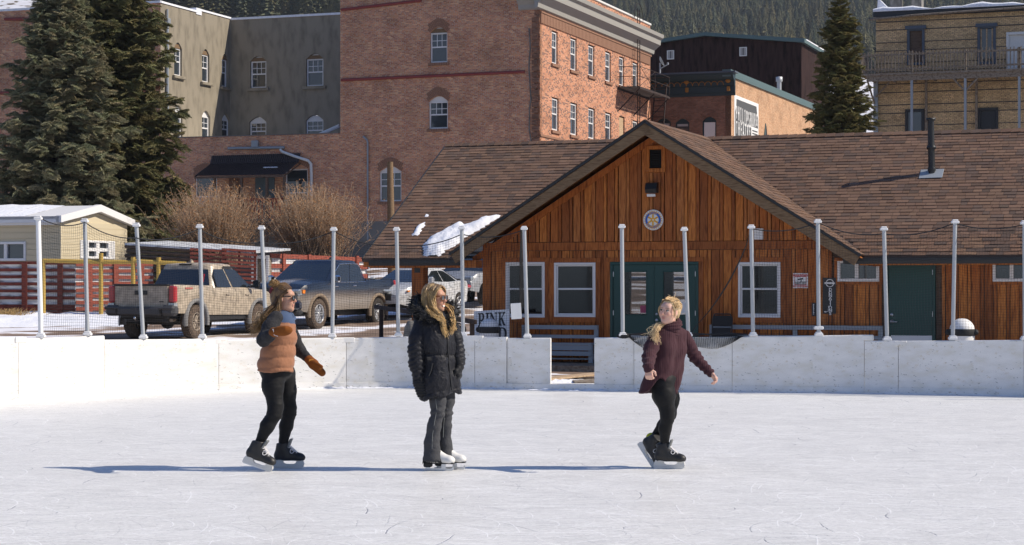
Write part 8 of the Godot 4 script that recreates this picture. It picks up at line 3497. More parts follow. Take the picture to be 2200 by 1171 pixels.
func skate(o: Node3D,called: String,x: Transform3D,white: bool,tall: float) -> void:
	# x forward along the blade,y up,the steel's edge at y = 0
	var f = func(a: float,b: float,c := 0.0) -> Vector3: return x * Vector3(a,b,c)
	var mb = MB.new()
	var bones = [bone(f.call(-0.095,0.105),f.call(-0.02,0.105),0.040,0.040),bone(f.call(-0.02,0.100),f.call(0.105,0.095),0.042,0.036),
		bone(f.call(-0.085,0.13),f.call(-0.065,tall),0.044,0.047),bone(f.call(-0.05,0.18),f.call(0.085,0.105),0.044,0.034),
		bone(f.call(-0.03,0.14),f.call(-0.035,tall),0.042,0.042),lump(f.call(0.118,0.096),Vector3(0.042,0.032,0.044),x.basis)]
	surf(mb,bones,0.008,0.03,{"cut": func(p: Vector3) -> float:
		var q: Vector3 = x.affine_inverse() * p
		return maxf(0.068 - q.y,q.y - tall - 0.02 - 0.15 * q.x)})
	var b = part(o,called,mb,M.boot_white if white else M.boot_black)
	mb = MB.new()
	if white:
		mb.bbox(Vector3(-0.095,0.055,0),Vector3(0.075,0.05,0.07),0.01,x)
		mb.bbox(Vector3(0.03,0.068,0),Vector3(0.25,0.012,0.075),0.005,x)
		part(b,"sole",mb,M.boot_black)
		mb = MB.new()
		mb.prism(PackedVector2Array([Vector2(-0.145,0.0),Vector2(0.135,0.0),Vector2(0.152,0.02),Vector2(0.145,0.042),Vector2(0.13,0.022),Vector2(0.11,0.018),Vector2(0.075,0.022),Vector2(0.07,0.06),Vector2(0.035,0.06),Vector2(0.03,0.022),Vector2(-0.075,0.02),Vector2(-0.08,0.035),Vector2(-0.115,0.035),Vector2(-0.12,0.018),Vector2(-0.145,0.014)]),-0.004,0.004,x)
		part(b,"blade",mb,M.steel)
	else:
		mb.prism(PackedVector2Array([Vector2(-0.145,0.012),Vector2(0.138,0.012),Vector2(0.150,0.035),Vector2(0.140,0.068),Vector2(0.085,0.074),Vector2(0.070,0.045),Vector2(0.045,0.036),Vector2(-0.025,0.036),Vector2(-0.045,0.046),Vector2(-0.055,0.074),Vector2(-0.125,0.078),Vector2(-0.140,0.05)]),-0.016,0.016,x)
		mb.bbox(Vector3(0.02,0.073,0),Vector3(0.24,0.014,0.06),0.005,x)
		part(b,"blade_holder",mb,M.holder_white)
		mb = MB.new()
		mb.prism(PackedVector2Array([Vector2(-0.135,0.0),Vector2(0.125,0.0),Vector2(0.148,0.014),Vector2(0.14,0.02),Vector2(-0.142,0.02),Vector2(-0.148,0.012)]),-0.0025,0.0025,x)
		part(b,"blade",mb,M.steel)
		# tongue and laces
		mb = MB.new()
		mb.bbox(Vector3.ZERO,Vector3(0.02,0.10,0.075),0.009,x * Transform3D(Basis(Vector3.BACK,-0.35),Vector3(0.012,tall + 0.002,0)))
		part(b,"tongue",mb,M.tongue_grey)
		mb = MB.new()
		for k in 6:
			var t = k / 5.0
			var c = Vector3(lerpf(0.085,0.012,t),lerpf(0.135,tall - 0.025,t),0)
			var s: float = 0.03 if k % 2 else -0.03
			mb.tube([f.call(c.x,c.y - 0.012,s),f.call(c.x + 0.008,c.y,0),f.call(c.x - 0.004,c.y + 0.010,-s)],0.0045,5)
			mb.tube([f.call(c.x,c.y - 0.012,-s),f.call(c.x + 0.010,c.y,0),f.call(c.x - 0.004,c.y + 0.010,s)],0.0045,5)
		for s in [-1.0,1.0]:
			var loop = []
			for k in 9:
				var a = TAU * k / 8.0
				loop.append(f.call(0.03 + 0.018 * sin(a) + 0.012,tall - 0.05 - 0.03 * (1 - cos(a)) * 0.6,s * (0.02 + 0.016 * (1 - cos(a)))))
			mb.tube(loop,0.0035,5)
		part(b,"laces",mb,M.laces)

func skate_frame(heel: Vector3,toe: Vector3) -> Transform3D:
	# from the two ends of the blade's edge
	var d = (toe - heel).normalized()
	var side = d.cross(Vector3.UP).normalized()
	return Transform3D(Basis(d,side.cross(d),side),heel.lerp(toe,0.5))

func hand_bones(w: Vector3,dir: Vector3,palm: Vector3,thumb: Vector3,curl: float,s := 1.0) -> Array:
	# wrist,direction of the fingers,the way the palm faces,the side of the thumb
	dir = dir.normalized()
	var across = (thumb - dir * thumb.dot(dir)).normalized()
	palm = (palm - dir * palm.dot(dir) - across * palm.dot(across)).normalized()
	var k = w + dir * 0.075 * s
	var o = [bone(w,w + dir * 0.02 * s,0.024 * s,0.026 * s)]
	for i in 4:
		var u: float = 0.030 - i * 0.0195
		o.append(bone(w + dir * 0.012 * s + across * u * 0.7 * s,k + across * u * s,0.0145 * s,0.0115 * s))
		var len: float = [0.068,0.076,0.071,0.056][i] * s
		var p: Vector3 = k + across * u * s
		var a = 0.25 + curl * 0.7
		var r = 0.0092 * s
		for seg in 3:
			var d = dir * cos(a) + palm * sin(a)
			var q = p + d * len * [0.42,0.33,0.27][seg]
			o.append(bone(p,q,r,r * 0.93))
			p = q
			a += curl * 0.85
			r *= 0.93
	var t0 = w + dir * 0.022 * s + across * 0.026 * s
	var t1 = t0 + (across * 0.8 + dir * 0.7 + palm * 0.35).normalized() * 0.042 * s
	var t2 = t1 + (dir * 0.9 + across * 0.15 + palm * 0.45).normalized() * 0.032 * s
	o.append(bone(t0,t1,0.0135 * s,0.0108 * s))
	o.append(bone(t1,t2,0.0105 * s,0.0088 * s))
	return o

func build_people() -> void:
	people_materials()
	skater_vest()
	skater_parka()
	skater_sweater()

func person(label: String,foot: Vector3) -> Array:
	var o = thing("person",label,"person",Transform3D(Basis.IDENTITY,foot),"skaters on the ice")
	return [o,Transform3D(Basis.IDENTITY,-foot)]

func shift(bones: Array,by: Vector3) -> Array:
	var o = []
	for q in bones:
		var w: Array = q.duplicate()
		w[1] += by
		if w[0] == 0: w[2] += by
		o.append(w)
	return o

func slim(bones: Array) -> Array:
	var o = []
	for q in bones:
		var w: Array = q.duplicate()
		w[3] *= 0.62
		w[4] *= 0.62
		o.append(w)
	return o

func skater_vest() -> void:
	var foot = Vector3(J(592,1006).x,0,-PD)
	var pr = person("woman skater in orange puffy vest and sunglasses, arms out, brown hair blowing",foot)
	var o: Node3D = pr[0]
	var off: Vector3 = -foot
	var j = func(a: float,b: float,c := 0.0) -> Vector3: return J(a,b,c) + off
	var pxl = func(p: Vector3) -> Vector2: return px_of(p - off)
	var hd = head_frame(j.call(610.5,641,0.06),0.22,0.0,0.0)
	var base = Color(0.50,0.285,0.20)
	# the body,whole
	var mb = MB.new()
	var legs = chain([j.call(589,806,0.16),j.call(592,884,0.22),j.call(558,950,0.20)],[0.088,0.054,0.036]) + chain([j.call(611,806,-0.02),j.call(623,884,-0.06),j.call(609,950,-0.11)],[0.086,0.052,0.036])
	var arms = chain([j.call(590,694,0.20),j.call(565,731,0.34),j.call(589,714,0.50)],[0.045,0.038,0.028]) + chain([j.call(616,694,-0.10),j.call(641,750,-0.16),j.call(665,774,-0.08)],[0.045,0.036,0.027])
	var torso = chain([j.call(593,800,0.06),j.call(599,750,0.06),j.call(607,700,0.06),j.call(607,672,0.06)],[0.115,0.100,0.10,0.05])
	var bc = skin_color(hd,base)
	surf(mb,slim(legs + arms + torso),0.013,0.05,{"color": bc})
	surf(mb,head_bones(hd),0.0055,0.035,{"color": bc})
	surf(mb,face_bones(hd),0.004,0.012,{"color": bc})
	part(o,"body",mb,M.skin)
	add_smile(o,hd,1.0)
	# leggings
	mb = MB.new()
	var lg = chain([j.call(588,803,0.15),j.call(586,830,0.17),j.call(592,872,0.20),j.call(590,889,0.215),j.call(575,914,0.21),j.call(559,948,0.20)],[0.110,0.097,0.068,0.064,0.063,0.045])
	lg += chain([j.call(611,803,-0.02),j.call(617,840,-0.04),j.call(622,876,-0.05),j.call(621,890,-0.06),j.call(615,914,-0.08),j.call(609,948,-0.11)],[0.104,0.082,0.060,0.057,0.060,0.046])
	lg.append(lump(j.call(593,795,0.06),Vector3(0.155,0.12,0.17)))
	var fn = FastNoiseLite.new()
	fn.frequency = 14.0
	surf(mb,lg,0.0105,0.035,{"push": func(p: Vector3,_n: Vector3) -> float:
		var q: Vector2 = pxl.call(p)
		return 0.004 * fn.get_noise_3d(p.x * 0.5,p.y * 2.2,p.z * 0.5) * (1.0 + 2.0 * exp(-pow((q.y - 890) / 9.0,2.0)))})
	part(o,"leggings",mb,M.leggings)
	# sleeves
	mb = MB.new()
	surf(mb,chain([j.call(592,685,0.20),j.call(580,704,0.27),j.call(566,730,0.34),j.call(578,722,0.42),j.call(590,713.5,0.50)],[0.072,0.068,0.060,0.052,0.042]),0.0095,0.03,{"push": func(p: Vector3,_n: Vector3) -> float: return 0.006 * fn.get_noise_3d(p.x * 1.2,p.y * 1.6,p.z * 0.8)})
	part(o,"sleeve",mb,M.sleeve_charcoal)
	mb = MB.new()
	surf(mb,chain([j.call(618,695,-0.10),j.call(632,728,-0.16),j.call(645,754,-0.17),j.call(663,772,-0.08)],[0.066,0.058,0.053,0.042]),0.0095,0.03,{"push": func(p: Vector3,_n: Vector3) -> float: return 0.006 * fn.get_noise_3d(p.x * 1.5,p.y * 1.5,p.z * 0.8)})
	part(o,"sleeve",mb,M.sleeve_charcoal)
	# mittens
	mb = MB.new()
	var ma: Vector3 = j.call(592,713,0.51)
	var mbk: Vector3 = j.call(622,709,0.56)
	surf(mb,[bone(j.call(588,714,0.49),j.call(594,713,0.51),0.046,0.044),lump((ma + mbk) / 2 + Vector3(0.01,0,0),Vector3(0.082,0.047,0.036),Basis(Vector3.BACK,0.12)),bone(j.call(598,707,0.54),j.call(612,704.5,0.56),0.020,0.016)],0.007,0.022)
	var mit = part(o,"mitten",mb,M.mitten_suede)
	mb = MB.new()
	mb.tube([j.call(586,707,0.545),j.call(588,712,0.55),j.call(589,720,0.54),j.call(597,722.5,0.55)],0.0035,5)
	part(mit,"cord",mb,M.laces)
	mb = MB.new()
	surf(mb,[bone(j.call(664,773,-0.07),j.call(672,781,-0.05),0.043,0.046),bone(j.call(675,784,-0.04),j.call(692,801,-0.02),0.046,0.034),bone(j.call(678,780,-0.01),j.call(691,788,0.03),0.020,0.015)],0.007,0.022)
	mit = part(o,"mitten",mb,M.mitten_suede)
	mb = MB.new()
	mb.bbox(j.call(669,775,-0.018),Vector3(0.045,0.022,0.008),0.003,Transform3D.IDENTITY)
	part(mit,"tag",mb,M.tag_orange)
	# the vest: puffed between its seams,blue yoke
	mb = MB.new()
	var vb = []
	for z in [-0.075,0.075]:
		vb += chain([j.call(590.5,803,0.06 + z),j.call(592,785,0.06 + z),j.call(598,757,0.06 + z),j.call(604,722,0.06 + z),j.call(608,698,0.06 + z * 0.9)],[0.158,0.152,0.142,0.130,0.105])
	vb += chain([j.call(592,689,0.16),j.call(607,684,0.06),j.call(618,690,-0.06)],[0.062,0.075,0.06])
	var seams = [712.0,742.0,768.0,791.0,812.0]
	surf(mb,vb,0.0095,0.05,{"cut": func(p: Vector3) -> float:
		var q: Vector2 = pxl.call(p)
		var hem = (q.y - (798.5 + 0.03 * (q.x - 590) + 2.0 * sin((q.x - 560) * 0.09))) / 232.0
		var arm: float = 0.072 - Vector2(p.x - (j.call(586,702).x),p.y - j.call(586,702).y).length() if p.z > j.call(0,0,0.215).z else -1.0
		return maxf(hem,arm),"push": func(p: Vector3,_n: Vector3) -> float:
			var q: Vector2 = pxl.call(p)
			var y: float = q.y + 3.0 * fn.get_noise_2d(q.x * 0.008,q.y * 0.001)
			var d = 99.0
			for s in seams: d = minf(d,absf(y - s))
			return 0.013 * (1.0 - exp(-d / 4.5)) - 0.006 + 0.005 * fn.get_noise_3d(p.x,p.y * 1.5,p.z) if q.y > 697 else 0.0,"color": func(p: Vector3,_n: Vector3) -> Color:
				var q: Vector2 = pxl.call(p)
				if q.y < 693.0 + 0.12 * (q.x - 610): return Color(0.075,0.125,0.235)
				return Color(0.45,0.205,0.11)})
	var ve = part(o,"vest",mb,M.vest)
	mb = MB.new()
	mb.tube([j.call(599,737,0.235),j.call(597.5,748,0.262),j.call(594.5,760,0.270),j.call(590,770,0.265)],0.012,7)
	part(ve,"pocket_welt",mb,mat("vest_orange",Color(0.40,0.175,0.09),0.8))
	mb = MB.new()
	mb.tube([j.call(632,703,0.14),j.call(627.5,740,0.17),j.call(622.5,770,0.19),j.call(619,798,0.19)],0.011,7)
	part(ve,"placket",mb,M.vest_orange)
	for q in [[633,719],[630,745],[627,771],[626,796]]:
		mb = MB.new()
		mb.ball(j.call(q[0],q[1],0.165),Vector3(0.010,0.010,0.008),8)
		part(ve,"snap",mb,M.steel)
	# stand collar
	mb = MB.new()
	surf(mb,chain([j.call(598,677,0.10),j.call(604,680,0.16),j.call(616,684,0.16),j.call(627,688,0.12),j.call(632,684,0.05),j.call(626,676,-0.02),j.call(610,672,-0.03),j.call(600,672,0.02),j.call(598,677,0.10)],[0.018,0.019,0.019,0.018,0.017,0.017,0.018,0.018,0.018]),0.007,0.015,{"color": func(p: Vector3,_n: Vector3) -> Color: return Color(0.085,0.14,0.26) if pxl.call(p).y > 672.5 else Color(0.10,0.15,0.27)})
	part(ve,"collar",mb,M.vest)
	# hair: cap,bun,and locks blown back
	var r = RandomNumberGenerator.new()
	r.seed = 101
	var dark = Color(0.085,0.045,0.022)
	var gold = Color(0.36,0.215,0.085)
	mb = MB.new()
	mb.colored = true
	surf(mb,[lump(hd * Vector3(-0.028,0.050,0),Vector3(0.104,0.090,0.084),hd.basis),lump(hd * Vector3(-0.075,0.0,0),Vector3(0.055,0.085,0.072),hd.basis)],0.006,0.03,{"cut": func(p: Vector3) -> float:
		var q: Vector3 = hd.affine_inverse() * p
		return maxf(q.x - 0.052 - maxf(0.0,q.y - 0.05) * 0.5 + absf(q.z) * 0.22 + maxf(0.0,0.01 - q.y) * 0.5,-q.y - 0.09),"push": func(p: Vector3,_n: Vector3) -> float: return 0.004 * fn.get_noise_3d(p.x * 3,p.y * 0.6,p.z * 3),"color": func(p: Vector3,_n: Vector3) -> Color: return dark.lerp(gold,clampf(0.35 + 0.6 * fn.get_noise_3d(p.x * 4,p.y * 1.2,p.z * 4),0,1) * 0.6)})
	for s in 150:
		# combed over the crown towards the bun
		var a = r.randf_range(-1.15,1.15)
		var s0 = hd * Vector3(r.randf_range(0.055,0.075) - 0.03 * absf(a),0.085 + 0.03 * cos(a) - 0.02,0.075 * sin(a))
		var s1 = hd * Vector3(-0.01,0.128 * cos(a * 0.75) + 0.01,0.09 * sin(a))
		var s2: Vector3 = j.call(590 + r.randfn(0,1.2),622 + r.randfn(0,2.0),0.06 + r.randfn(0,0.02))
		strands(mb,1,[s0,s1,s2],[0.002,0.004,0.004],r,dark,gold,0.005)
	for s in 9:
		strands(mb,26,[hd * Vector3(-0.03 - 0.012 * (s % 3),0.035 - 0.012 * s,0.074 * (1 if s % 2 else -1) * (1.0 - 0.06 * s)),j.call(592 - s * 0.5,652 + s * 1.4,0.06 + (0.07 if s % 2 else -0.05)),j.call(578 - s * 1.0,668 + s * 2.0,0.06 + (0.09 if s % 2 else -0.06)),j.call(565 + r.randfn(0,5),688 + r.randfn(2,5),0.12),j.call(552 + r.randfn(0,7),705 + r.randfn(3,7),0.14)],[0.008,0.012,0.016,0.022,0.034],r,dark,gold,0.0052)
	strands(mb,34,[hd * Vector3(0.05,0.06,0.06),hd * Vector3(0.0,0.02,0.088),j.call(597,664,0.16),j.call(588,676,0.18),j.call(577,690,0.20)],[0.006,0.006,0.012,0.018,0.03],r,dark,gold,0.0045)
	strands(mb,26,[j.call(585,668,0.1),j.call(570,680,0.12),j.call(556,690,0.12),j.call(546,700,0.1)],[0.02,0.03,0.035,0.05],r,gold * 0.8,gold * 1.15,0.003)
	for k in 60:
		# the bun,wound round itself
		var a = r.randf() * TAU
		var w = []
		var ax = Vector3(r.randfn(0,1),r.randfn(0,1),r.randfn(0,1)).normalized()
		var u = ax.cross(Vector3.UP).normalized()
		for q in 7: w.append(j.call(589,609.5,0.06) + (u.rotated(ax,a + q * 0.75)) * Vector3(0.040,0.033,0.038))
		strands(mb,1,w,[0.003,0.003,0.003,0.003,0.003,0.003,0.003],r,gold * 0.7,gold,0.006)
	part(o,"hair",mb,M.hair)
	mb = MB.new()
	surf(mb,chain([j.call(583,620,0.10),j.call(582,627,0.08),j.call(584,633,0.06),j.call(590,620,0.02)],[0.014,0.018,0.012,0.012]),0.006,0.01)
	part(o,"scrunchie",mb,M.scrunchie)
	glasses(o,hd,M.boot_black,0.0)
	# skates
	skate(o,"skate",skate_frame(j.call(527.5,996.5,0.21),j.call(575.5,1013.0,0.25)),false,0.225)
	skate(o,"skate",skate_frame(Vector3(J(590,1005,-0.13).x,0,-PD - 0.13) + off,Vector3(J(650,1005,-0.13).x,0,-PD - 0.10) + off),false,0.225)

func glasses(o: Node3D,x: Transform3D,m: Material,big: float) -> void:
	var mb = MB.new()
	for z in [-1.0,1.0]:
		# rim,and the arm back to the ear
		var rim = []
		for k in 13:
			var a = TAU * k / 12.0
			var q = Vector3(0.104 - 0.16 * pow(absf(z * 0.032 + 0.027 * cos(a)),1.7),0.006 + (0.020 + big) * clampf(sin(a) * 1.3,-1,0.85),z * 0.034 + (0.027 + big) * clampf(cos(a) * 1.25,-1,1))
			rim.append(x * q)
		mb.tube(rim,0.0036,5,false)
		mb.tube([x * Vector3(0.086,0.018,z * 0.064),x * Vector3(0.05,0.018,z * 0.079),x * Vector3(0.0,0.012,z * 0.085)],[0.006,0.0045,0.004],5)
	mb.tube([x * Vector3(0.104,0.012,-0.01),x * Vector3(0.107,0.014,0),x * Vector3(0.104,0.012,0.01)],0.004,5)
	var g = part(o,"sunglasses",mb,m)
	for z in [-1.0,1.0]:
		mb = MB.new()
		var rim = []
		for k in 12:
			var a = TAU * k / 12.0
			rim.append(x * Vector3(0.103 - 0.16 * pow(absf(z * 0.032 + 0.027 * cos(a)),1.7),0.006 + (0.020 + big) * clampf(sin(a) * 1.3,-1,0.85),z * 0.034 + (0.027 + big) * clampf(cos(a) * 1.25,-1,1)))
		var c = Vector3.ZERO
		for q in rim: c += q
		c = c / rim.size() + x.basis.x * 0.003
		for k in 12:
			if z > 0: mb.tri(c,rim[k],rim[(k + 1) % 12])
			else: mb.tri(c,rim[k],rim[(k + 1) % 12])
		part(g,"lens",mb,M.lens)

func skater_parka() -> void:
	var foot = Vector3(J(943,1008).x,0,-PD + 0.08)
	var pr = person("laughing blonde woman skater in black parka with fur hood and flared grey jeans",foot)
	var o: Node3D = pr[0]
	var off: Vector3 = -foot
	var j = func(a: float,b: float,c := 0.0) -> Vector3: return J(a,b,c) + off
	var pxl = func(p: Vector3) -> Vector2: return px_of(p - off)
	var hd = head_frame(j.call(934,641,0.10),0.42,0.0,0.0)
	var base = Color(0.49,0.275,0.19)
	var bc = skin_color(hd,base)
	var mb = MB.new()
	var inner = chain([j.call(936,845,0.15),j.call(940,886,0.17),j.call(928,975,0.16)],[0.075,0.05,0.035]) + chain([j.call(958,842,0.02),j.call(960,886,0.04),j.call(957,972,0.03)],[0.075,0.05,0.035])
	inner += chain([j.call(946,840,0.08),j.call(944,770,0.09),j.call(938,700,0.10),j.call(932,672,0.10)],[0.12,0.10,0.11,0.05])
	inner += chain([j.call(908,702,0.20),j.call(896,755,0.24),j.call(900,815,0.24)],[0.045,0.038,0.028]) + chain([j.call(970,704,0.0),j.call(983,752,0.0),j.call(986,790,0.06)],[0.045,0.036,0.028])
	surf(mb,slim(inner),0.013,0.05,{"color": bc})
	surf(mb,head_bones(hd),0.0055,0.035,{"color": bc})
	surf(mb,face_bones(hd),0.004,0.012,{"color": bc})
	part(o,"body",mb,M.skin)
	add_smile(o,hd,1.05,0.008)
	var fn = FastNoiseLite.new()
	fn.frequency = 10.0
	# jeans with flared,frayed hems
	mb = MB.new()
	var near = chain([j.call(939,838,0.14),j.call(941,862,0.16),j.call(941,886,0.17),j.call(933,915,0.17),j.call(928,950,0.16),j.call(929.5,994,0.16)],[0.082,0.074,0.060,0.062,0.068,0.094])
	var far = chain([j.call(961,836,0.02),j.call(960,862,0.03),j.call(958,886,0.04),j.call(957,915,0.04),j.call(956,950,0.03),j.call(961,988,0.03)],[0.080,0.070,0.057,0.056,0.058,0.076])
	var ix = 0
	for leg in [near,far]:
		mb = MB.new()
		var lim: float = [991.0,984.0][ix]
		surf(mb,leg,0.010,0.025,{"cut": func(p: Vector3) -> float: return (pxl.call(p).y - lim - 3.0 * fn.get_noise_2d(p.x * 8,p.z * 8)) / 232.0,"push": func(p: Vector3,_n: Vector3) -> float:
			var q: Vector2 = pxl.call(p)
			return 0.008 * fn.get_noise_3d(p.x * 0.8,p.y * 1.4,p.z * 0.8) + 0.006 * sin(q.y * 0.5 + p.x * 30) * exp(-pow((q.y - 888) / 10.0,2.0))})
		var le = part(o,"jeans_leg",mb,M.denim)
		mb = MB.new()
		for k in 70:
			var a = TAU * k / 70.0
			var c: Vector3 = j.call([929.5,961][ix],lim - 1,[0.16,0.03][ix])
			var rad: float = [0.088,0.070][ix]
			var p = c + Vector3(cos(a),0,sin(a)) * rad
			string_to(mb,p,p + Vector3(rng.randfn(0,0.006),-rng.randf_range(0.008,0.028),rng.randfn(0,0.006)),0.003)
		part(le,"frayed_hem",mb,M.glove_black)
		mb = MB.new()
		var sp = []
		for q in ([[936,858],[938.5,880],[934,905],[929,935],[928,970],[929,988]] if ix == 0 else [[958,862],[955,890],[953,915],[952,940]]): sp.append(j.call(q[0],q[1],[0.235,0.10][ix]))
		mb.tube(sp,0.003,4)
		part(le,"seam",mb,M.tongue_grey)
		ix += 1
	# the parka
	mb = MB.new()
	var pb = []
	for s in [[-9.0,0.075],[9.0,-0.06]]:
		pb += chain([j.call(937 + s[0],700,0.10 + s[1]),j.call(938 + s[0],735,0.10 + s[1]),j.call(943 + s[0],775,0.09 + s[1]),j.call(945 + s[0] * 1.1,815,0.09 + s[1]),j.call(947 + s[0] * 1.5,856,0.08 + s[1])],[0.118,0.128,0.120,0.135,0.142])
	pb += chain([j.call(908,700,0.19),j.call(935,690,0.11),j.call(966,702,0.02)],[0.068,0.09,0.066])
	surf(mb,pb,0.0095,0.05,{"cut": func(p: Vector3) -> float:
		var q: Vector2 = pxl.call(p)
		return (q.y - (859.5 - (q.x - 909) * 0.20 + 3.0 * sin(q.x * 0.16))) / 232.0,"push": func(p: Vector3,_n: Vector3) -> float:
			var q: Vector2 = pxl.call(p)
			var f = 0.010 * fn.get_noise_3d(p.x * 0.9,p.y * 0.7,p.z * 0.9) + 0.006 * fn.get_noise_3d(p.x * 2.5,p.y * 1.6,p.z * 2.5)
			return f - 0.012 * exp(-pow((q.y - 762 - 0.05 * (q.x - 940)) / 3.0,2.0)) + 0.004 * sin(q.x * 1.3) * exp(-pow((q.y - 757) / 10.0,2.0)) - 0.006 * exp(-pow((q.y - 848 + 0.2 * (q.x - 909)) / 2.0,2.0))})
	var pk = part(o,"parka",mb,M.parka)
	mb = MB.new()
	mb.tube([j.call(960,712,0.20),j.call(962.5,745,0.205),j.call(963.5,765,0.20),j.call(966.5,800,0.21),j.call(971,838,0.215)],0.009,6)
	part(pk,"zip_placket",mb,M.boot_black)
	mb = MB.new()
	var fl = [j.call(917,767,0.305),j.call(960,763,0.235),j.call(960,771,0.24),j.call(950,776,0.265),j.call(918,774,0.312)]
	var fc = Vector3.ZERO
	for q in fl: fc += q / 5.0
	for i in 5:
		mb.tri(fc + Vector3(0,0,0.006),fl[(i + 1) % 5],fl[i])
		mb.quad(fl[i],fl[(i + 1) % 5],fl[(i + 1) % 5] - Vector3(0,0,0.03),fl[i] - Vector3(0,0,0.03))
	part(pk,"pocket_flap",mb,M.glove_black)
	mb = MB.new()
	mb.tube([j.call(929,780,0.30),j.call(926,795,0.305),j.call(921,808,0.31)],0.008,6)
	part(pk,"pocket_zip",mb,M.boot_black)
	# sleeves with crosswise folds
	ix = 0
	for arm in [[[j.call(906,700,0.19),j.call(897,726,0.22),j.call(894,752,0.245),j.call(895,782,0.25),j.call(899,811,0.245)],[0.080,0.077,0.074,0.068,0.054]],[[j.call(970,703,0.01),j.call(978,728,0.0),j.call(982,752,0.0),j.call(985,772,0.03),j.call(986,785,0.05)],[0.070,0.068,0.064,0.058,0.050]]]:
		mb = MB.new()
		surf(mb,chain(arm[0],arm[1]),0.0095,0.03,{"push": func(p: Vector3,_n: Vector3) -> float:
			var q: Vector2 = pxl.call(p)
			return 0.0045 * sin(q.y * 0.62 + 2.4 * sin(q.x * 0.12) + 2.5 * fn.get_noise_2d(p.x,p.y)) * smoothstep(715.0,745.0,q.y) + 0.007 * fn.get_noise_3d(p.x,p.y,p.z)})
		part(o,"sleeve",mb,M.parka)
		ix += 1
	# gloves: a mitten at the near side,fingered glove at the far side
	mb = MB.new()
	surf(mb,[bone(j.call(899,808,0.245),j.call(899,818,0.245),0.050,0.050),bone(j.call(900,824,0.245),j.call(903,846,0.235),0.055,0.036),bone(j.call(908,826,0.26),j.call(912,846,0.265),0.024,0.018)],0.008,0.022,{"push": func(p: Vector3,_n: Vector3) -> float: return 0.004 * sin(pxl.call(p).y * 1.1)})
	part(o,"mitten",mb,M.glove_black)
	mb = MB.new()
	surf(mb,shift(hand_bones(J(986,786,0.06),Vector3(0.0,-1,0.12),Vector3(-1,0,0.3),Vector3(-0.2,-0.1,1),0.45,1.18),off),0.006,0.020,{"push": func(_p: Vector3,_n: Vector3) -> float: return 0.006})
	part(o,"glove",mb,M.glove_black)
	mb = MB.new()
	surf(mb,[bone(j.call(985,776,0.05),j.call(986,788,0.06),0.052,0.046)],0.008,0.02)
	part(o,"glove_cuff",mb,M.glove_black)
	# hood and its ring of fur
	mb = MB.new()
	surf(mb,chain([j.call(897,672,0.10),j.call(905,690,0.15),j.call(925,694,0.12)],[0.05,0.062,0.05]) + chain([j.call(903,660,0.02),j.call(912,676,0.0),j.call(935,686,0.0)],[0.05,0.07,0.06]),0.011,0.04)
	part(o,"hood",mb,M.parka)
	var ring = [j.call(905,641,0.02),j.call(897,652,0.09),j.call(899,666,0.17),j.call(911,679,0.23),j.call(927,688,0.25),j.call(940,692,0.24)]
	var ring2 = [j.call(962,652,-0.06),j.call(971,660,-0.03),j.call(976,674,0.04),j.call(971,688,0.12),j.call(962,697,0.18)]
	mb = MB.new()
	surf(mb,chain(ring,[0.040,0.046,0.050,0.050,0.046,0.032]) + chain(ring2,[0.032,0.038,0.040,0.036,0.026]),0.009,0.02)
	var r = RandomNumberGenerator.new()
	r.seed = 55
	for q in [[ring,1900,0.046],[ring2,1100,0.036]]:
		for i in q[1]:
			var t = r.randf() * (q[0].size() - 1.001)
			var k = int(t)
			var c: Vector3 = q[0][k].lerp(q[0][k + 1],t - k)
			var n = Vector3(r.randfn(0,1),r.randfn(0,1),r.randfn(0,1)).normalized()
			var a: Vector3 = c + n * q[2] * 0.9
			string_to(mb,a,a + (n + Vector3(r.randfn(-0.3,0.5),r.randfn(-0.3,0.4),r.randfn(0,0.4))) * r.randf_range(0.018,0.042),0.0028)
	part(o,"fur_trim",mb,M.fur)
	# hair: parted,long and wavy
	var root = Color(0.20,0.125,0.06)
	var gold = Color(0.66,0.45,0.20)
	mb = MB.new()
	mb.colored = true
	surf(mb,[lump(hd * Vector3(-0.024,0.046,0),Vector3(0.106,0.092,0.088),hd.basis),lump(hd * Vector3(-0.06,-0.02,0),Vector3(0.062,0.10,0.084),hd.basis)],0.006,0.03,{"cut": func(p: Vector3) -> float:
		var q: Vector3 = hd.affine_inverse() * p
		return q.x - 0.046 - maxf(0.0,q.y - 0.055) * 0.7 + maxf(0.0,0.02 - q.y) * 0.45,"push": func(p: Vector3,_n: Vector3) -> float: return 0.005 * fn.get_noise_3d(p.x * 4,p.y * 0.8,p.z * 4),"color": func(p: Vector3,_n: Vector3) -> Color: return root.lerp(gold,clampf(0.45 + 0.9 * fn.get_noise_3d(p.x * 5,p.y * 0.9,p.z * 5),0,1))})
	for s in 170:
		var side = 1.0 if r.randf() < 0.62 else -1.0
		var x0 = r.randf_range(-0.09,0.075)
		var s0 = hd * Vector3(x0,0.135 - 2.2 * pow(x0 + 0.02,2.0),side * r.randf_range(0.0,0.012))
		var s1 = hd * Vector3(x0 * 0.95 + 0.004,0.075,side * 0.086)
		var s2 = hd * Vector3(x0 * 0.8 - 0.012,-0.01,side * r.randf_range(0.088,0.104))
		var s3 = hd * Vector3(x0 * 0.7 + r.randfn(0.0,0.02),-0.10,side * r.randf_range(0.085,0.115))
		strands(mb,1,[s0,s1,s2,s3],[0.002,0.004,0.008,0.014],r,root,gold,0.0062)
	# locks: near side over the fur,far side down the chest
	strands(mb,46,[hd * Vector3(0.03,0.05,0.085),hd * Vector3(0.03,-0.03,0.10),j.call(936,668,0.24),j.call(948,680,0.28),j.call(952,700,0.27),j.call(958,719,0.25)],[0.008,0.009,0.010,0.011,0.012,0.014],r,root.lerp(gold,0.4),gold * 1.15,0.0055)
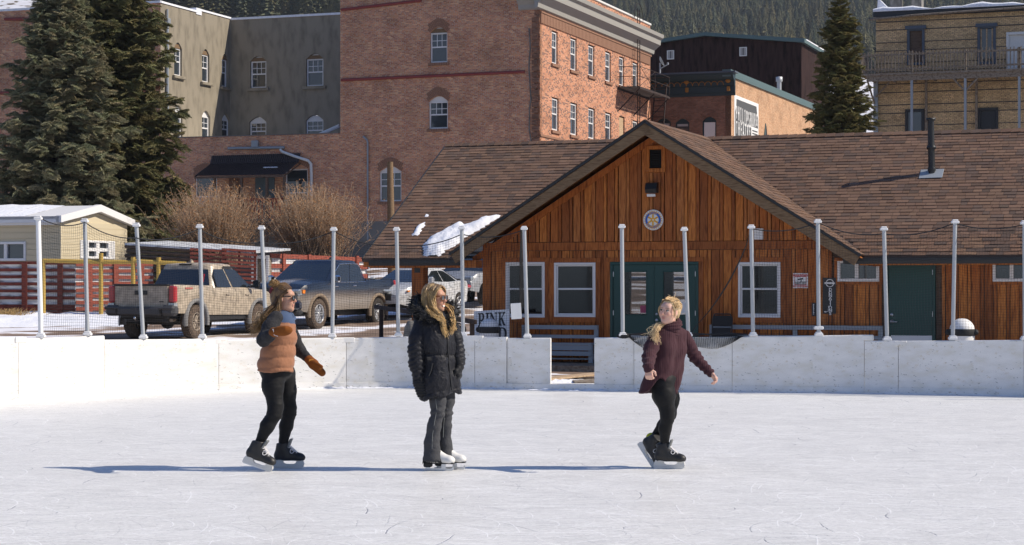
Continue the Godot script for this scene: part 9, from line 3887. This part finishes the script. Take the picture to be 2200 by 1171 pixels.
	strands(mb,45,[hd * Vector3(-0.02,0.05,0.088),hd * Vector3(-0.03,-0.02,0.105),j.call(918,664,0.22),j.call(930,677,0.28),j.call(945,684,0.29),j.call(953,692,0.27)],[0.010,0.010,0.012,0.012,0.012,0.014],r,root.lerp(gold,0.3),gold,0.0055)
	strands(mb,50,[hd * Vector3(0.05,0.05,-0.07),hd * Vector3(0.0,-0.03,-0.10),j.call(966,664,0.04),j.call(970,683,0.15),j.call(971,697,0.19),j.call(974,710,0.19)],[0.008,0.009,0.010,0.012,0.013,0.016],r,root.lerp(gold,0.4),gold * 1.15,0.0055)
	part(o,"hair",mb,M.hair)
	glasses(o,hd,M.tortoise,0.004)
	# white figure skates
	skate(o,"skate",skate_frame(Vector3(J(915,1011,0.16).x,0,-PD + 0.13) + off,Vector3(J(967,1011,0.16).x,0,-PD + 0.18) + off),true,0.20)
	skate(o,"skate",skate_frame(Vector3(J(939,1008,0.03).x,0,-PD + 0.01) + off,Vector3(J(992,1008,0.03).x,0,-PD + 0.06) + off),true,0.20)

func skater_sweater() -> void:
	var foot = Vector3(J(1432,1006).x,0,-PD - 0.03)
	var pr = person("smiling woman skater in purple turtleneck sweater looking back to the left, ponytail",foot)
	var o: Node3D = pr[0]
	var off: Vector3 = -foot
	var j = func(a: float,b: float,c := 0.0) -> Vector3: return J(a,b,c) + off
	var pxl = func(p: Vector3) -> Vector2: return px_of(p - off)
	var hd = head_frame(j.call(1438,669,0.06),PI - 0.92,0.04,-0.10)
	var base = Color(0.66,0.41,0.32)
	var bc = skin_color(hd,base)
	var mb = MB.new()
	var inner = chain([j.call(1427,822,0.06),j.call(1436,890,0.06),j.call(1428,952,-0.03)],[0.085,0.048,0.034]) + chain([j.call(1446,822,-0.10),j.call(1441,892,-0.14),j.call(1405,940,-0.24)],[0.085,0.048,0.034])
	inner += chain([j.call(1432,818,0.0),j.call(1436,770,0.0),j.call(1440,728,0.0),j.call(1442,700,0.03)],[0.115,0.095,0.095,0.05])
	inner += chain([j.call(1408,730,0.10),j.call(1394,768,0.24),j.call(1393,792,0.42)],[0.042,0.036,0.026]) + chain([j.call(1470,726,-0.10),j.call(1493,768,-0.12),j.call(1529,804,-0.06)],[0.042,0.036,0.026])
	surf(mb,slim(inner),0.013,0.05,{"color": bc})
	surf(mb,head_bones(hd,0.98),0.0055,0.035,{"color": bc})
	surf(mb,face_bones(hd,0.98),0.004,0.012,{"color": bc})
	surf(mb,shift(hand_bones(J(1393,790,0.42),Vector3(0.05,-1,0.25),Vector3(0.5,0,-1),Vector3(1,-0.1,0.4),0.75,0.95),off),0.0045,0.010,{"color": bc})
	surf(mb,shift(hand_bones(J(1527,802,-0.06),Vector3(0.62,-0.75,0.1),Vector3(-0.5,-0.5,-0.6),Vector3(0.3,0.3,1),0.85,0.95),off),0.0045,0.010,{"color": bc})
	part(o,"body",mb,M.skin)
	add_eyes(o,hd,0.98)
	add_smile(o,hd,0.98,0.001)
	var fn = FastNoiseLite.new()
	fn.frequency = 9.0
	mb = MB.new()
	var lg = chain([j.call(1423,822,0.05),j.call(1426,850,0.07),j.call(1434,882,0.07),j.call(1434,898,0.06),j.call(1429,920,0.02),j.call(1428,950,-0.03)],[0.110,0.102,0.066,0.058,0.056,0.042])
	lg += chain([j.call(1436,822,-0.08),j.call(1441,858,-0.11),j.call(1439,890,-0.14),j.call(1425,914,-0.19),j.call(1406,938,-0.24)],[0.086,0.078,0.058,0.052,0.040])
	lg.append(lump(j.call(1427,812,0.0),Vector3(0.115,0.09,0.11)))
	surf(mb,lg,0.0105,0.035,{"push": func(p: Vector3,_n: Vector3) -> float: return 0.004 * fn.get_noise_3d(p.x,p.y * 1.8,p.z)})
	part(o,"leggings",mb,M.leggings)
	# sweater: body,sleeves,cowl
	mb = MB.new()
	var sb = []
	for s in [[-11.0,0.05],[11.0,-0.05]]:
		sb += chain([j.call(1440 + s[0] * 0.8,722,s[1]),j.call(1438 + s[0],748,s[1]),j.call(1430 + s[0],785,s[1]),j.call(1422 + s[0] * 1.1,825,s[1]),j.call(1418 + s[0] * 1.6,850,s[1])],[0.092,0.110,0.115,0.120,0.122])
	sb += chain([j.call(1410,727,0.09),j.call(1440,714,0.0),j.call(1468,722,-0.09)],[0.062,0.08,0.060])
	surf(mb,sb,0.0095,0.045,{"cut": func(p: Vector3) -> float:
		var q: Vector2 = pxl.call(p)
		var front = smoothstep(-0.02,0.05,p.z - j.call(0,0,0.0).z)
		var lim = 845.0 - 33.0 * exp(-pow((q.x - 1419) / 20.0,2.0)) * front - maxf(0.0,q.x - 1453.0) * 2.6
		return (q.y - lim) / 232.0,"push": func(p: Vector3,_n: Vector3) -> float:
			var q: Vector2 = pxl.call(p)
			return 0.010 * fn.get_noise_3d(p.x * 0.9,p.y * 0.35,p.z * 0.9) + 0.007 * sin((q.x * 0.6 + q.y * 0.28) * 0.45) * smoothstep(745.0,800.0,q.y) * smoothstep(1430.0,1455.0,q.x) + 0.004 * exp(-pow((q.y - 843 + 31.0 * exp(-pow((q.x - 1419) / 19.0,2.0))) / 2.5,2.0))})
	var sw = part(o,"sweater",mb,M.knit)
	for arm in [[[j.call(1407,727,0.10),j.call(1399,748,0.18),j.call(1394,768,0.26),j.call(1393,789,0.42)],[0.066,0.064,0.060,0.050]],[[j.call(1470,723,-0.09),j.call(1481,745,-0.11),j.call(1494,768,-0.12),j.call(1525,800,-0.06)],[0.064,0.060,0.056,0.042]]]:
		mb = MB.new()
		surf(mb,chain(arm[0],arm[1]),0.009,0.03,{"push": func(p: Vector3,_n: Vector3) -> float:
			var q: Vector2 = pxl.call(p)
			return 0.005 * sin(q.y * 0.5 + q.x * 0.18 + 2.0 * fn.get_noise_2d(p.x,p.y)) * smoothstep(735.0,760.0,q.y) + 0.006 * fn.get_noise_3d(p.x,p.y,p.z)})
		part(sw,"sleeve",mb,M.knit)
	mb = MB.new()
	var ring = []
	for k in 15:
		var a = TAU * k / 14.0
		ring.append(j.call(1441.5 + 15.5 * cos(a),699 + 7.5 * sin(a) - 3.0 * cos(a),0.03 + 0.062 * sin(a)))
	var rr = []
	for k in 15: rr.append(0.033)
	surf(mb,chain(ring,rr) + [bone(j.call(1441,702,0.03),j.call(1441,716,0.02),0.075,0.085)],0.008,0.022,{"cut": func(p: Vector3) -> float:
		var q: Vector3 = p - j.call(1442,690,0.03)
		return 0.052 - Vector2(q.x,q.z).length() if q.y > -0.02 else -1.0,"push": func(p: Vector3,_n: Vector3) -> float: return 0.004 * sin(pxl.call(p).y * 0.9 + p.x * 12.0)})
	part(sw,"cowl_neck",mb,M.knit)
	# hair: pulled back,loose at the temples,tail over her shoulder
	var r = RandomNumberGenerator.new()
	r.seed = 77
	var root = Color(0.50,0.34,0.17)
	var gold = Color(0.78,0.58,0.33)
	mb = MB.new()
	mb.colored = true
	surf(mb,[lump(hd * Vector3(-0.026,0.046,0),Vector3(0.100,0.088,0.081),hd.basis),lump(hd * Vector3(-0.075,0.0,0),Vector3(0.050,0.075,0.066),hd.basis)],0.006,0.03,{"cut": func(p: Vector3) -> float:
		var q: Vector3 = hd.affine_inverse() * p
		return maxf(q.x - 0.040 - maxf(0.0,q.y - 0.045) * 0.62 + maxf(0.0,0.02 - q.y) * 0.9,-q.y - 0.075),"push": func(p: Vector3,_n: Vector3) -> float: return 0.004 * fn.get_noise_3d(p.x * 5,p.y * 1.5,p.z * 5),"color": func(p: Vector3,_n: Vector3) -> Color: return root.lerp(gold,clampf(0.5 + 0.9 * fn.get_noise_3d(p.x * 6,p.y * 1.5,p.z * 6),0,1))})
	for s in 170:
		var a = r.randf_range(-1.35,1.35)
		var s0 = hd * Vector3(r.randf_range(0.05,0.07) - 0.035 * absf(a),0.02 + 0.085 * cos(a),0.082 * sin(a))
		var s1 = hd * Vector3(-0.02,0.126 * cos(a * 0.8),0.089 * sin(a))
		var s2 = hd * Vector3(-0.115,0.03 + 0.03 * cos(a),0.05 * sin(a))
		var s3 = hd * Vector3(-0.11,-0.06,0.0)
		strands(mb,1,[s0,s1,s2,s3],[0.003,0.006,0.008,0.012],r,root,gold,0.005)
	strands(mb,120,[hd * Vector3(-0.11,-0.06,0),j.call(1446,694,-0.04),j.call(1424,697,0.09),j.call(1411,706,0.16),j.call(1407,718,0.19),j.call(1408,731,0.20)],[0.006,0.008,0.010,0.011,0.013,0.020],r,root,gold,0.0048)
	strands(mb,26,[j.call(1420,697,0.10),j.call(1409,702,0.14),j.call(1402,712,0.15),j.call(1399,722,0.16)],[0.012,0.018,0.028,0.04],r,gold,gold * 1.15,0.0028)
	for z in [1.0,-1.0]: strands(mb,12,[hd * Vector3(0.045,0.06,z * 0.06),hd * Vector3(0.04,0.0,z * 0.086),hd * Vector3(0.02,-0.06,z * 0.084)],[0.006,0.008,0.014],r,root,gold,0.003)
	strands(mb,14,[hd * Vector3(-0.02,0.12,0),hd * Vector3(-0.05,0.125,0.02),hd * Vector3(-0.09,0.10,0.03)],[0.02,0.02,0.02],r,gold,gold,0.0018)
	part(o,"hair",mb,M.hair)
	# skates
	skate(o,"skate",skate_frame(Vector3(J(1414,1006,-0.05).x,0,-PD - 0.05) + off,Vector3(J(1460,1006,-0.05).x,0,-PD - 0.0) + off),false,0.225)
	skate(o,"skate",skate_frame(j.call(1373.5,962,-0.26),j.call(1399,1002,-0.17)),false,0.225)
	mb = MB.new()
	surf(mb,[bone(j.call(1399,941,-0.245),j.call(1402,945.5,-0.25),0.050,0.050)],0.008,0.01)
	part(o,"sock",mb,M.sock_yellow)
